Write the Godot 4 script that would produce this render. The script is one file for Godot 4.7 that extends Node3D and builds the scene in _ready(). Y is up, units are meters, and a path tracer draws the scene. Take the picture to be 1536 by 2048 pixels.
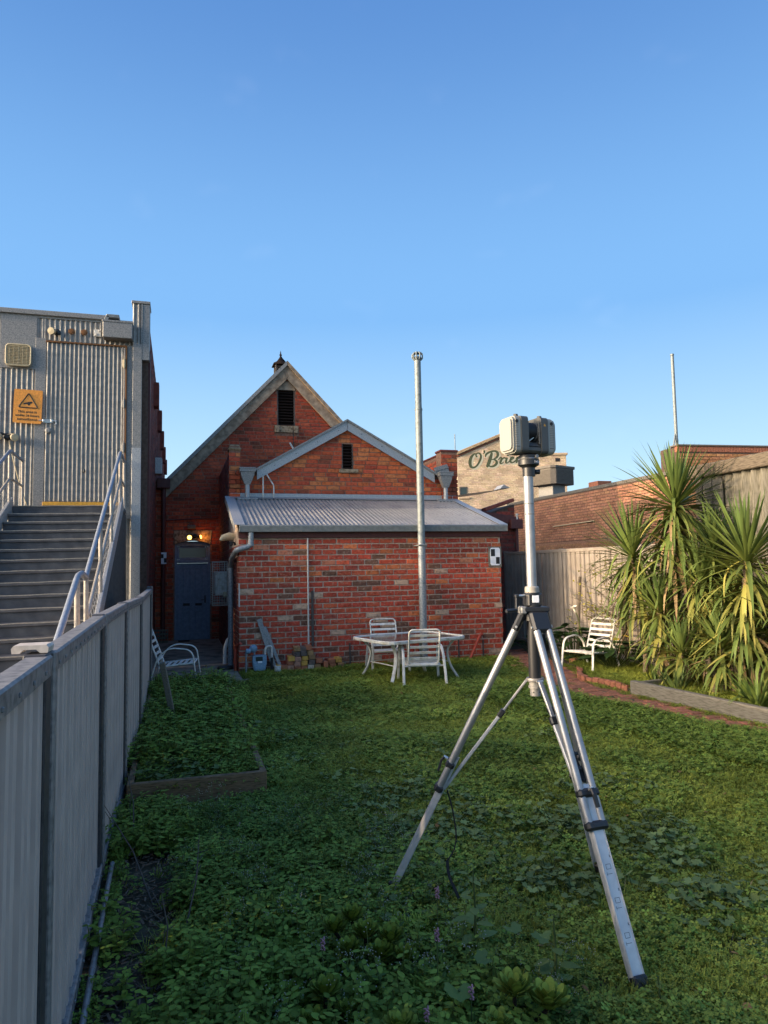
extends Node3D

var rng := RandomNumberGenerator.new()
var M := {}
var used := {}

# ---------------------------------------------------------------- mesh builder
class MB:
	var v := PackedVector3Array()
	var n := PackedVector3Array()
	var c := PackedColorArray()
	var u := PackedVector2Array()
	var ix := PackedInt32Array()
	var col := Color(1, 1, 1)

	func vert(p: Vector3, nn: Vector3, uv := Vector2.ZERO) -> int:
		v.push_back(p); n.push_back(nn); c.push_back(col); u.push_back(uv)
		return v.size() - 1

	func tri_i(a: int, b: int, d: int) -> void:   # counter-clockwise seen from the front
		ix.push_back(a); ix.push_back(d); ix.push_back(b)

	func tri(a: Vector3, b: Vector3, d: Vector3) -> void:
		var nn := (b - a).cross(d - a).normalized()
		var i := vert(a, nn); vert(b, nn); vert(d, nn)
		tri_i(i, i + 1, i + 2)

	func quad(a: Vector3, b: Vector3, d: Vector3, e: Vector3) -> void:
		var nn := (d - a).cross(e - b).normalized()
		var i := vert(a, nn, Vector2(0, 0)); vert(b, nn, Vector2(1, 0)); vert(d, nn, Vector2(1, 1)); vert(e, nn, Vector2(0, 1))
		tri_i(i, i + 1, i + 2); tri_i(i, i + 2, i + 3)

	func box(lo: Vector3, hi: Vector3, ch := 0.0) -> void:
		obox(Transform3D(Basis(), (lo + hi) * 0.5), hi - lo, ch)

	func obox(xf: Transform3D, size: Vector3, ch := 0.0) -> void:
		var h := size * 0.5
		if ch > 0.0:
			ch = minf(ch, 0.45 * minf(size.x, minf(size.y, size.z)))
			for ax in 3:
				for s in [-1.0, 1.0]:
					var a1 := (ax + 1) % 3
					var a2 := (ax + 2) % 3
					var pts := []
					for q in [[-1, -1], [1, -1], [1, 1], [-1, 1]]:
						var p := Vector3.ZERO
						p[ax] = s * h[ax]
						p[a1] = q[0] * (h[a1] - ch)
						p[a2] = q[1] * (h[a2] - ch)
						pts.append(xf * p)
					if s > 0: quad(pts[0], pts[1], pts[2], pts[3])
					else: quad(pts[3], pts[2], pts[1], pts[0])
			for ax in 3:
				var a1 := (ax + 1) % 3
				var a2 := (ax + 2) % 3
				for s1 in [-1.0, 1.0]:
					for s2 in [-1.0, 1.0]:
						var p := []
						for q in [[-1, 0], [1, 0], [1, 1], [-1, 1]]:
							var w := Vector3.ZERO
							w[ax] = q[0] * (h[ax] - ch)
							w[a1] = s1 * (h[a1] - (0.0 if q[1] == 0 else ch))
							w[a2] = s2 * (h[a2] - (ch if q[1] == 0 else 0.0))
							p.append(xf * w)
						if s1 * s2 > 0: quad(p[3], p[2], p[1], p[0])
						else: quad(p[0], p[1], p[2], p[3])
			for sx in [-1.0, 1.0]:
				for sy in [-1.0, 1.0]:
					for sz in [-1.0, 1.0]:
						var a := xf * Vector3(sx * h.x, sy * (h.y - ch), sz * (h.z - ch))
						var b := xf * Vector3(sx * (h.x - ch), sy * h.y, sz * (h.z - ch))
						var d := xf * Vector3(sx * (h.x - ch), sy * (h.y - ch), sz * h.z)
						if sx * sy * sz > 0: tri(a, b, d)
						else: tri(a, d, b)
			return
		for ax in 3:
			for s in [-1.0, 1.0]:
				var a1 := (ax + 1) % 3
				var a2 := (ax + 2) % 3
				var pts := []
				for q in [[-1, -1], [1, -1], [1, 1], [-1, 1]]:
					var p := Vector3.ZERO
					p[ax] = s * h[ax]; p[a1] = q[0] * h[a1]; p[a2] = q[1] * h[a2]
					pts.append(xf * p)
				if s > 0: quad(pts[0], pts[1], pts[2], pts[3])
				else: quad(pts[3], pts[2], pts[1], pts[0])

	# a bar of rectangular section from a to b; wide along side, thick across it
	func bar(a: Vector3, b: Vector3, wide: float, thick: float, side: Vector3, ch := 0.0) -> void:
		var y := (b - a).normalized()
		var x := (side - y * side.dot(y)).normalized()
		var z := x.cross(y)
		obox(Transform3D(Basis(x, y, z), (a + b) * 0.5), Vector3(wide, a.distance_to(b), thick), ch)

	func sweep(path: Array, prof: PackedVector2Array, smooth := true, caps := true, ref := Vector3.UP, scales := [], loop := false) -> void:
		var m := prof.size()
		var np := path.size()
		var rings := []
		var up := ref
		var fr := []
		for i in np:
			var t: Vector3
			if loop: t = (path[(i + 1) % np] - path[(i - 1 + np) % np]).normalized()
			elif i == 0: t = (path[1] - path[0]).normalized()
			elif i == np - 1: t = (path[i] - path[i - 1]).normalized()
			else: t = ((path[i] - path[i - 1]).normalized() + (path[i + 1] - path[i]).normalized()).normalized()
			var k := up - t * up.dot(t)
			if k.length() < 0.05:
				k = Vector3.RIGHT - t * t.x
				if k.length() < 0.05: k = Vector3.BACK - t * t.z
			up = k.normalized()
			fr.append([t.cross(up), up, t])
		for i in np:
			var s: float = scales[i] if scales.size() else 1.0
			var ring := []
			for q in prof: ring.append(path[i] + (fr[i][0] * q.x + fr[i][1] * q.y) * s)
			rings.append(ring)
		# profile counter-clockwise seen along -t
		if smooth:
			var base := v.size()
			for i in np:
				for j in m:
					var q0: Vector2 = prof[(j - 1 + m) % m]
					var q1: Vector2 = prof[(j + 1) % m]
					var d2 := (q1 - q0).normalized()
					vert(rings[i][j], (fr[i][1] * d2.x - fr[i][0] * d2.y).normalized())
			for i in (np if loop else np - 1):
				var i2 := (i + 1) % np
				for j in m:
					var j2 := (j + 1) % m
					tri_i(base + i * m + j, base + i * m + j2, base + i2 * m + j2)
					tri_i(base + i * m + j, base + i2 * m + j2, base + i2 * m + j)
		else:
			for i in (np if loop else np - 1):
				var i2 := (i + 1) % np
				for j in m:
					var j2 := (j + 1) % m
					quad(rings[i][j], rings[i][j2], rings[i2][j2], rings[i2][j])
		if caps and not loop:
			for j in range(1, m - 1):
				tri(rings[0][0], rings[0][j + 1], rings[0][j])
				tri(rings[np - 1][0], rings[np - 1][j], rings[np - 1][j + 1])

	static func circle(r: float, k := 8) -> PackedVector2Array:
		var p := PackedVector2Array()
		# fr is (t x up, up, t): right-handed order of x, y seen along +t is clockwise, so run the angle backwards
		for j in k: p.push_back(Vector2(cos(-TAU * j / k), sin(-TAU * j / k)) * r)
		return p

	static func rect(w: float, h: float, ch := 0.0) -> PackedVector2Array:
		var a := w * 0.5
		var b := h * 0.5
		if ch <= 0.0: return PackedVector2Array([Vector2(-a, -b), Vector2(-a, b), Vector2(a, b), Vector2(a, -b)])
		return PackedVector2Array([Vector2(-a + ch, -b), Vector2(-a, -b + ch), Vector2(-a, b - ch), Vector2(-a + ch, b), Vector2(a - ch, b), Vector2(a, b - ch), Vector2(a, -b + ch), Vector2(a - ch, -b)])

	func tube(path: Array, r: float, k := 8, caps := true, scales := [], loop := false) -> void:
		sweep(path, circle(r, k), true, caps, Vector3(0.13, 0.97, 0.21), scales, loop)

	func lathe(xf: Transform3D, prof: Array, k := 16) -> void:   # prof: Vector2(radius, height), from the bottom up
		var m := prof.size()
		for i in m - 1:
			var a: Vector2 = prof[i]
			var b: Vector2 = prof[i + 1]
			var d := (b - a).normalized()
			var base := v.size()
			for j in k + 1:
				var t := TAU * j / k
				var nn := xf.basis * Vector3(cos(t) * d.y, -d.x, -sin(t) * d.y)
				vert(xf * Vector3(cos(t) * a.x, a.y, -sin(t) * a.x), nn.normalized())
				vert(xf * Vector3(cos(t) * b.x, b.y, -sin(t) * b.x), nn.normalized())
			for j in k:
				var q := base + j * 2
				tri_i(q, q + 2, q + 3)
				tri_i(q, q + 3, q + 1)

	func prism(xf: Transform3D, poly: PackedVector2Array, z0: float, z1: float) -> void:   # polygon in x, y pushed from z0 to z1
		var area := 0.0
		for i in poly.size():
			var a := poly[i]
			var b := poly[(i + 1) % poly.size()]
			area += a.x * b.y - b.x * a.y
		if area < 0.0: poly.reverse()
		var t := Geometry2D.triangulate_polygon(poly)
		for k in range(0, t.size(), 3):
			var p := [poly[t[k]], poly[t[k + 1]], poly[t[k + 2]]]
			if (p[1] - p[0]).cross(p[2] - p[0]) < 0.0: p = [p[0], p[2], p[1]]
			tri(xf * Vector3(p[0].x, p[0].y, z1), xf * Vector3(p[1].x, p[1].y, z1), xf * Vector3(p[2].x, p[2].y, z1))
			tri(xf * Vector3(p[0].x, p[0].y, z0), xf * Vector3(p[2].x, p[2].y, z0), xf * Vector3(p[1].x, p[1].y, z0))
		for i in poly.size():
			var a := poly[i]
			var b := poly[(i + 1) % poly.size()]
			quad(xf * Vector3(a.x, a.y, z0), xf * Vector3(b.x, b.y, z0), xf * Vector3(b.x, b.y, z1), xf * Vector3(a.x, a.y, z1))

	func append(o: MB, xf: Transform3D, tint := Color(1, 1, 1)) -> void:
		var base := v.size()
		for i in o.v.size():
			v.push_back(xf * o.v[i]); n.push_back((xf.basis * o.n[i]).normalized()); c.push_back(o.c[i] * tint); u.push_back(o.u[i])
		for i in o.ix: ix.push_back(base + i)

	func mesh() -> ArrayMesh:
		var am := ArrayMesh.new()
		var a := []
		a.resize(Mesh.ARRAY_MAX)
		a[Mesh.ARRAY_VERTEX] = v; a[Mesh.ARRAY_NORMAL] = n; a[Mesh.ARRAY_COLOR] = c; a[Mesh.ARRAY_TEX_UV] = u; a[Mesh.ARRAY_INDEX] = ix
		am.add_surface_from_arrays(Mesh.PRIMITIVE_TRIANGLES, a)
		return am

# ---------------------------------------------------------------- nodes
func numbered(called: String) -> String:
	if not used.has(called):
		used[called] = 0
		return called
	used[called] += 1
	return "%s_%03d" % [called, used[called]]

func tag(o: Node, label: String, category: String, group := "", kind := "") -> Node:
	o.set_meta("label", label)
	o.set_meta("category", category)
	if group: o.set_meta("group", group)
	if kind: o.set_meta("kind", kind)
	return o

func thing(called: String, label: String, category: String, at := Vector3.ZERO, turn := 0.0, group := "", kind := "") -> Node3D:
	var o := Node3D.new()
	o.name = numbered(called)
	add_child(o)
	o.position = at
	o.rotation.y = turn
	tag(o, label, category, group, kind)
	return o

func part(called: String, mb, material: Material, parent: Node, kind := "", label := "") -> MeshInstance3D:
	var o := MeshInstance3D.new()
	o.mesh = mb.mesh() if mb is MB else mb
	o.material_override = material
	if parent == self: o.name = numbered(called)
	else: o.name = called
	parent.add_child(o, true)
	if kind: o.set_meta("kind", kind)
	if label: o.set_meta("label", label)
	return o

func solo(called: String, mb, material: Material, label: String, category: String, group := "", kind := "") -> MeshInstance3D:
	var o := part(called, mb, material, self)
	tag(o, label, category, group, kind)
	return o

func V(x: float, y: float, z: float) -> Vector3: return Vector3(x, y, z)

func lin(r: float, g: float, b: float) -> Color: return Color(r, g, b)

func rnd(a: float, b: float) -> float: return rng.randf_range(a, b)

func fillet(pts: Array, r: float, k := 5, loop := false) -> Array:
	var o := []
	var m := pts.size()
	for i in m:
		if not loop and (i == 0 or i == m - 1):
			o.append(pts[i]); continue
		var p: Vector3 = pts[i]
		var a: Vector3 = pts[(i - 1 + m) % m]
		var b: Vector3 = pts[(i + 1) % m]
		var rr := minf(r, 0.48 * minf(p.distance_to(a), p.distance_to(b)))
		var p0 := p + (a - p).normalized() * rr
		var p1 := p + (b - p).normalized() * rr
		for j in k + 1:
			var t := float(j) / k
			o.append(p0.lerp(p, t).lerp(p.lerp(p1, t), t))
	return o

# ---------------------------------------------------------------- materials
func noise_tex(sd: int, freq: float, cols: Array, size := 256, oct := 4, kind := FastNoiseLite.TYPE_SIMPLEX_SMOOTH, offs := []) -> NoiseTexture2D:
	var f := FastNoiseLite.new()
	f.seed = sd; f.frequency = freq; f.noise_type = kind
	f.fractal_type = FastNoiseLite.FRACTAL_FBM if oct > 1 else FastNoiseLite.FRACTAL_NONE
	f.fractal_octaves = oct
	if kind == FastNoiseLite.TYPE_CELLULAR: f.cellular_return_type = FastNoiseLite.RETURN_CELL_VALUE
	var t := NoiseTexture2D.new()
	t.width = size; t.height = size; t.seamless = true; t.noise = f
	var g := Gradient.new()
	var ps := PackedFloat32Array()
	var cs := PackedColorArray()
	for i in cols.size():
		ps.push_back(offs[i] if offs.size() else float(i) / (cols.size() - 1))
		cs.push_back(cols[i])
	g.offsets = ps; g.colors = cs
	t.color_ramp = g
	return t

func grey(x: float) -> Color: return Color(x, x, x)

# colour is a real-world (linear) base colour
func mat(called: String, color: Color, rough: float, metal := 0.0, tex: Texture2D = null, scale := 1.0, bump: Texture2D = null, bump_cm := 0.0, bump_scale := 0.0) -> StandardMaterial3D:
	var m := StandardMaterial3D.new()
	m.resource_name = called
	m.albedo_color = color.linear_to_srgb()
	m.roughness = rough; m.metallic = metal
	m.vertex_color_use_as_albedo = true
	if tex: m.albedo_texture = tex
	if bump:
		m.heightmap_enabled = true
		m.heightmap_texture = bump
		m.heightmap_scale = bump_cm
	if tex or bump:
		m.uv1_triplanar = true
		m.uv1_world_triplanar = true
		m.uv1_scale = Vector3.ONE * scale
	M[called] = m
	return m

func make_materials() -> void:
	var patchy := noise_tex(3, 0.012, [Color(0.72, 0.70, 0.68), Color(0.97, 0.97, 0.97), Color(1, 1, 1)], 512, 5)
	var fine := noise_tex(4, 0.05, [Color(0.80, 0.80, 0.80), Color(1, 1, 1)], 256, 4)
	var coarse_h := noise_tex(5, 0.03, [grey(0), grey(1)], 256, 5)
	var spangle := noise_tex(6, 0.06, [Color(0.74, 0.76, 0.79), Color(1, 1, 1)], 256, 1, FastNoiseLite.TYPE_CELLULAR)
	var lime := noise_tex(7, 0.02, [Color(0.78, 0.74, 0.7), Color(0.9, 0.88, 0.86), Color(1, 1, 1), Color(1.0, 1.0, 1.0)], 512, 6)
	# brick faces: mostly their own tone, with darker fire marks and lime bloom
	var br_t := noise_tex(11, 0.02, [Color(0.62, 0.58, 0.56), Color(0.90, 0.90, 0.90), Color(1, 1, 1), Color(1, 1, 1)], 512, 5)
	var m := mat("brick", Color(1, 1, 1), 0.92, 0.0, br_t, 1.1, coarse_h, 0.12)
	# lime bloom in patches over the shed bricks
	var bloom := noise_tex(21, 0.013, [Color(0.62, 0.50, 0.42, 0.0), Color(0.66, 0.52, 0.44, 0.0), Color(0.72, 0.58, 0.50, 0.16), Color(0.80, 0.70, 0.60, 0.34)], 1024, 4, FastNoiseLite.TYPE_SIMPLEX_SMOOTH, [0.0, 0.56, 0.70, 0.85])
	var ms: StandardMaterial3D = m.duplicate()
	ms.resource_name = "brick_bloomed"
	ms.detail_enabled = true
	ms.detail_albedo = bloom
	ms.detail_blend_mode = BaseMaterial3D.BLEND_MODE_MIX
	M["brick_bloomed"] = ms
	mat("mortar", Color(0.52, 0.40, 0.31), 0.95, 0.0, lime, 1.3, coarse_h, 0.15)
	mat("mortar_grey", Color(0.27, 0.15, 0.10), 0.95, 0.0, lime, 1.3)
	mat("mortar_dark", Color(0.10, 0.065, 0.05), 0.95, 0.0, lime, 1.3)
	mat("zinc", Color(0.48, 0.48, 0.47), 0.5, 0.35, spangle, 9.0)
	mat("zinc_dull", Color(0.31, 0.30, 0.28), 0.55, 0.25, spangle, 6.0)
	var roofstain := noise_tex(31, 0.008, [Color(0.70, 0.72, 0.75), Color(0.92, 0.92, 0.92), Color(1, 1, 1)], 512, 4)
	mat("roof_iron", Color(0.40, 0.395, 0.385), 0.45, 0.35, roofstain, 0.7)
	mat("wall_iron", Color(0.40, 0.375, 0.335), 0.55, 0.25, noise_tex(33, 0.02, [Color(0.7, 0.72, 0.75), Color(1, 1, 1)], 512, 5), 0.9)
	mat("fence_sheet", Color(0.58, 0.48, 0.42), 0.5, 0.0, noise_tex(34, 0.01, [Color(0.86, 0.86, 0.87), Color(1, 1, 1)], 512, 5), 0.6)
	mat("fence_post", Color(0.07, 0.07, 0.075), 0.5, 0.3, noise_tex(35, 0.03, [Color(0.6, 0.62, 0.66), Color(0.9, 0.9, 0.9), Color(1, 1, 1)], 512, 5), 1.4)
	mat("fence_rail", Color(0.34, 0.32, 0.30), 0.5, 0.3, noise_tex(36, 0.03, [Color(0.55, 0.56, 0.58), Color(0.85, 0.86, 0.88), Color(1, 1, 1)], 512, 5), 1.4)
	mat("tan_sheet", Color(0.33, 0.285, 0.24), 0.6, 0.0, noise_tex(37, 0.01, [Color(0.84, 0.83, 0.82), Color(1, 1, 1)], 512, 5), 0.6)
	mat("asbestos", Color(0.19, 0.175, 0.145), 0.95, 0.0, noise_tex(38, 0.03, [Color(0.45, 0.45, 0.42), Color(0.8, 0.8, 0.76), Color(1, 1, 1), Color(1.0, 1.0, 0.95)], 512, 6), 0.8)
	var grain := FastNoiseLite.new()
	grain.seed = 40; grain.frequency = 0.02
	mat("grey_timber", Color(0.20, 0.185, 0.155), 0.9, 0.0, noise_tex(41, 0.03, [Color(0.55, 0.52, 0.48), Color(0.9, 0.9, 0.88), Color(1, 1, 1)], 512, 6), 1.2, coarse_h, 0.05)
	mat("bed_timber", Color(0.24, 0.15, 0.08), 0.9, 0.0, noise_tex(42, 0.03, [Color(0.5, 0.48, 0.45), Color(0.9, 0.9, 0.88), Color(1, 1, 1)], 512, 6), 1.2, coarse_h, 0.05)
	mat("barge_timber", Color(0.42, 0.325, 0.23), 0.8, 0.0, noise_tex(43, 0.015, [Color(0.62, 0.60, 0.58), Color(1, 1, 1)], 512, 6), 0.7)
	mat("dark_timber", Color(0.10, 0.085, 0.075), 0.9, 0.0, fine, 1.0)
	mat("cap_timber", Color(0.15, 0.12, 0.09), 0.9, 0.0, noise_tex(44, 0.03, [Color(0.5, 0.48, 0.45), Color(0.9, 0.9, 0.88), Color(1, 1, 1)], 512, 6), 1.2).uv1_scale = Vector3(5, 5, 0.5)
	mat("louvre", Color(0.028, 0.02, 0.018), 0.95, 0.0, fine, 1.0).metallic_specular = 0.15
	mat("oxblood", Color(0.105, 0.024, 0.02), 0.6, 0.0, fine, 0.8)
	mat("oxblood_wall", Color(0.20, 0.05, 0.035), 0.85, 0.0, patchy, 0.9)
	mat("stone", Color(0.40, 0.31, 0.21), 0.95, 0.0, noise_tex(45, 0.03, [Color(0.45, 0.42, 0.36), Color(0.9, 0.88, 0.85), Color(1, 1, 1)], 256, 6), 1.5, coarse_h, 0.10)
	mat("concrete", Color(0.27, 0.235, 0.19), 0.95, 0.0, noise_tex(46, 0.01, [Color(0.5, 0.48, 0.44), Color(0.9, 0.9, 0.88), Color(1, 1, 1)], 512, 6), 0.5, coarse_h, 0.05)
	mat("door_blue", Color(0.18, 0.25, 0.36), 0.55, 0.0, fine, 0.8)
	mat("dark_glass", Color(0.03, 0.045, 0.045), 0.18)
	mat("white_paint", Color(0.66, 0.655, 0.62), 0.45, 0.0, noise_tex(47, 0.03, [Color(0.66, 0.60, 0.52), Color(0.93, 0.92, 0.89), Color(1, 1, 1), Color(1, 1, 1)], 256, 4), 1.3)
	mat("pvc_white", Color(0.70, 0.68, 0.63), 0.4, 0.0, fine, 2.0)
	mat("cream", Color(0.62, 0.52, 0.33), 0.5, 0.0, fine, 2.0)
	mat("cap_plastic", Color(0.70, 0.61, 0.52), 0.5, 0.0, fine, 2.0)
	mat("galv_pipe", Color(0.32, 0.35, 0.37), 0.5, 0.3, noise_tex(48, 0.03, [Color(0.62, 0.64, 0.66), Color(0.95, 0.95, 0.95), Color(1, 1, 1)], 512, 5), 1.6)
	mat("flue", Color(0.24, 0.275, 0.28), 0.55, 0.2, noise_tex(49, 0.02, [Color(0.65, 0.65, 0.64), Color(0.95, 0.95, 0.95), Color(1, 1, 1)], 512, 5), 1.2)
	mat("gutter", Color(0.22, 0.24, 0.24), 0.5, 0.2, fine, 1.0)
	mat("stair_tread", Color(0.105, 0.105, 0.11), 0.6, 0.1, noise_tex(50, 0.02, [Color(0.72, 0.72, 0.74), Color(1, 1, 1)], 256, 5), 1.0)
	mat("nosing", Color(0.40, 0.36, 0.30), 0.5, 0.2, fine, 2.0)
	mat("rail_paint", Color(0.26, 0.30, 0.37), 0.45, 0.15, fine, 2.0)
	mat("rail_post", Color(0.42, 0.38, 0.33), 0.5, 0.1, fine, 2.0)
	mat("wire", Color(0.50, 0.50, 0.48), 0.5, 0.4)
	mat("yellow", Color(0.80, 0.40, 0.04), 0.6, 0.0, fine, 2.0)
	mat("sign_orange", Color(0.90, 0.36, 0.05), 0.5, 0.0, fine, 2.0)
	mat("ink", Color(0.012, 0.012, 0.014), 0.6)
	mat("rust", Color(0.22, 0.10, 0.04), 0.9, 0.0, fine, 3.0)
	mat("black_plastic", Color(0.018, 0.019, 0.022), 0.42)
	mat("webbing", Color(0.012, 0.012, 0.014), 0.85)
	mat("aluminium", Color(0.40, 0.405, 0.41), 0.45, 0.6, noise_tex(51, 0.02, [Color(0.86, 0.86, 0.87), Color(1, 1, 1)], 256, 4), 3.0)
	mat("aluminium_satin", Color(0.62, 0.62, 0.62), 0.5, 0.4, noise_tex(52, 0.02, [Color(0.86, 0.86, 0.87), Color(1, 1, 1)], 256, 4), 3.0)
	mat("steel_bright", Color(0.62, 0.62, 0.60), 0.3, 0.8)
	mat("scanner_light", Color(0.30, 0.295, 0.26), 0.45)
	mat("scanner_dark", Color(0.075, 0.076, 0.073), 0.5)
	mat("meter_blue", Color(0.22, 0.37, 0.50), 0.5, 0.0, fine, 3.0)
	mat("red_pipe", Color(0.46, 0.07, 0.035), 0.6, 0.0, fine, 2.0)
	mat("acrylic", Color(0.07, 0.075, 0.065), 0.08)
	mat("paper", Color(0.78, 0.80, 0.84), 0.7)
	mat("brown_tile", Color(0.12, 0.10, 0.09), 0.7, 0.0, fine, 1.0)
	mat("tan_brick", Color(0.56, 0.44, 0.31), 0.9, 0.0, noise_tex(53, 0.01, [Color(0.82, 0.80, 0.78), Color(1, 1, 1)], 512, 6), 0.3)
	mat("sign_green", Color(0.055, 0.075, 0.04), 0.85, 0.0, noise_tex(54, 0.02, [Color(0.85, 0.85, 0.85), Color(1, 1, 1)], 256, 5), 0.6)
	mat("sign_shade", Color(0.42, 0.41, 0.32), 0.85)
	mat("cooler", Color(0.17, 0.15, 0.125), 0.7, 0.0, fine, 1.0)
	mat("soil", Color(0.08, 0.06, 0.04), 1.0, 0.0, noise_tex(55, 0.02, [Color(0.45, 0.45, 0.42), Color(1, 1, 1)], 512, 6), 0.8, coarse_h, 1.5)
	mat("ground", Color(0.105, 0.085, 0.05), 1.0, 0.0, noise_tex(56, 0.02, [Color(0.5, 0.5, 0.45), Color(1, 1, 1)], 512, 6), 0.5, coarse_h, 1.5)
	mat("mulch", Color(0.17, 0.12, 0.08), 0.95)
	mat("terracotta", Color(0.34, 0.13, 0.075), 0.92, 0.0, br_t, 2.0, coarse_h, 0.1)
	mat("bark", Color(0.22, 0.175, 0.12), 0.95, 0.0, noise_tex(57, 0.05, [Color(0.5, 0.48, 0.45), Color(1, 1, 1)], 256, 5), 2.0, coarse_h, 0.3)
	M["asbestos"].uv1_scale = V(4, 0.3, 4)
	M["grey_timber"].uv1_scale = V(5, 5, 0.5)
	M["bed_timber"].uv1_scale = V(0.7, 6, 0.7)
	for a in [["leaf", 0.65, 0.5], ["yucca_leaf", 0.45, 0.4], ["succulent", 0.6, 0.45], ["flower", 0.6, 0.4]]:
		var f := StandardMaterial3D.new()
		f.resource_name = a[0]
		f.vertex_color_use_as_albedo = true
		f.roughness = a[1]
		f.backlight_enabled = true
		f.metallic_specular = 0.25
		f.backlight = Color(a[2], a[2], a[2])
		M[a[0]] = f
	var lampm := StandardMaterial3D.new()
	lampm.resource_name = "lamp_glow"
	lampm.albedo_color = Color(1, 0.9, 0.7)
	lampm.emission_enabled = true
	lampm.emission = Color(1.0, 0.72, 0.32)
	lampm.emission_energy_multiplier = 3.0
	M["lamp_glow"] = lampm

# ---------------------------------------------------------------- sky, sun, camera
const SUN_DIR := Vector3(-0.974, 0.205, 0.075)

func sky_image() -> Image:
	var w := 1024
	var h := 512
	var im := Image.create(w, h, false, Image.FORMAT_RGBAF)
	var sun := SUN_DIR.normalized()
	var wisp := FastNoiseLite.new()
	wisp.seed = 8; wisp.frequency = 1.6; wisp.fractal_octaves = 5
	var low := Color(0.36, 0.49, 0.515)
	var mid := Color(0.101, 0.222, 0.405)
	var top := Color(0.042, 0.111, 0.272)
	for y in h:
		var e := (0.5 - (y + 0.5) / h) * PI
		var s := sin(e)
		for x in w:
			var a := (x + 0.5) / w * TAU
			var d := Vector3(sin(a) * cos(e), s, -cos(a) * cos(e))
			var t := clampf(s, 0.0, 1.0)
			var base: Color
			if t < 0.34: base = low.lerp(mid, pow(t / 0.34, 0.75))
			else: base = mid.lerp(top, smoothstep(0.0, 1.0, clampf((t - 0.34) / 0.40, 0.0, 1.0)) * 0.98)
			if s > 0.05 and s < 0.8:
				var cl := wisp.get_noise_3d(d.x * 5.0, d.y * 11.0, d.z * 5.0)
				base += Color(0.010, 0.008, 0.006) * smoothstep(0.36, 0.66, cl)
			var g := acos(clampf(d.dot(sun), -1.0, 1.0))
			var glow := 6.0 * exp(-g * g / 0.02) + 11.0 * exp(-g * g / 0.14)  # sun glow made stronger than the visible sky suggests, to lift the shade
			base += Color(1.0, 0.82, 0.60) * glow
			if s < 0.0: base = Color(0.10, 0.11, 0.09)
			base.a = 1.0
			im.set_pixel(x, y, base)
	return im

func setup() -> void:
	var cam := Camera3D.new()
	cam.name = "camera"
	var yaw := deg_to_rad(16.5)
	var pitch := deg_to_rad(4.5)
	var roll := deg_to_rad(1.04)
	var f := Vector3(sin(yaw) * cos(pitch), sin(pitch), -cos(yaw) * cos(pitch))
	var r0 := Vector3(cos(yaw), 0, sin(yaw))
	var u0 := r0.cross(f)
	var r := r0 * cos(roll) - u0 * sin(roll)
	var uu := r0 * sin(roll) + u0 * cos(roll)
	cam.transform = Transform3D(Basis(r, uu, -f), Vector3(0, 1.6, 0))
	cam.fov = rad_to_deg(2.0 * atan(1024.0 / 1390.0))
	cam.near = 0.05
	cam.far = 400.0
	add_child(cam)
	var we := WorldEnvironment.new()
	we.name = "world_environment"
	var env := Environment.new()
	var sky := Sky.new()
	var pm := PanoramaSkyMaterial.new()
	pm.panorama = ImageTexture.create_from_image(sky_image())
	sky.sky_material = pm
	env.background_mode = Environment.BG_SKY
	env.sky = sky
	env.tonemap_mode = Environment.TONE_MAPPER_LINEAR
	env.tonemap_exposure = 2.4
	env.sdfgi_enabled = true
	env.ssao_enabled = true
	env.ssil_enabled = true
	we.environment = env
	add_child(we)
	var sunl := DirectionalLight3D.new()
	sunl.name = "sun"
	sunl.light_color = Color(1.0, 0.87, 0.70)
	sunl.light_energy = 0.6
	sunl.light_angular_distance = 0.5
	sunl.shadow_enabled = true
	add_child(sunl)
	sunl.look_at_from_position(SUN_DIR, Vector3.ZERO, Vector3.UP)

# ---------------------------------------------------------------- brickwork
# One brick face standing proud of its wall: front, four bevelled sides. Local x along the wall, y up, z out.
func brick_shape(w: float, h: float, d: float, color: Color, rough := 0.005) -> MB:
	var b := MB.new()
	b.col = color
	var x := w * 0.5
	var y := h * 0.5
	var bv := 0.006
	var o := []
	var f := []
	for q in [[-1, -1], [1, -1], [1, 1], [-1, 1]]:
		o.append(Vector3(q[0] * x, q[1] * y, -0.004))
		f.append(Vector3(q[0] * (x - bv + rnd(-rough, rough)), q[1] * (y - bv + rnd(-rough, rough)), d + rnd(-0.0015, 0.0015)))
	b.quad(f[0], f[1], f[2], f[3])
	for i in 4:
		var j := (i + 1) % 4
		b.quad(o[i], o[j], f[j], f[i])
	return b

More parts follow.
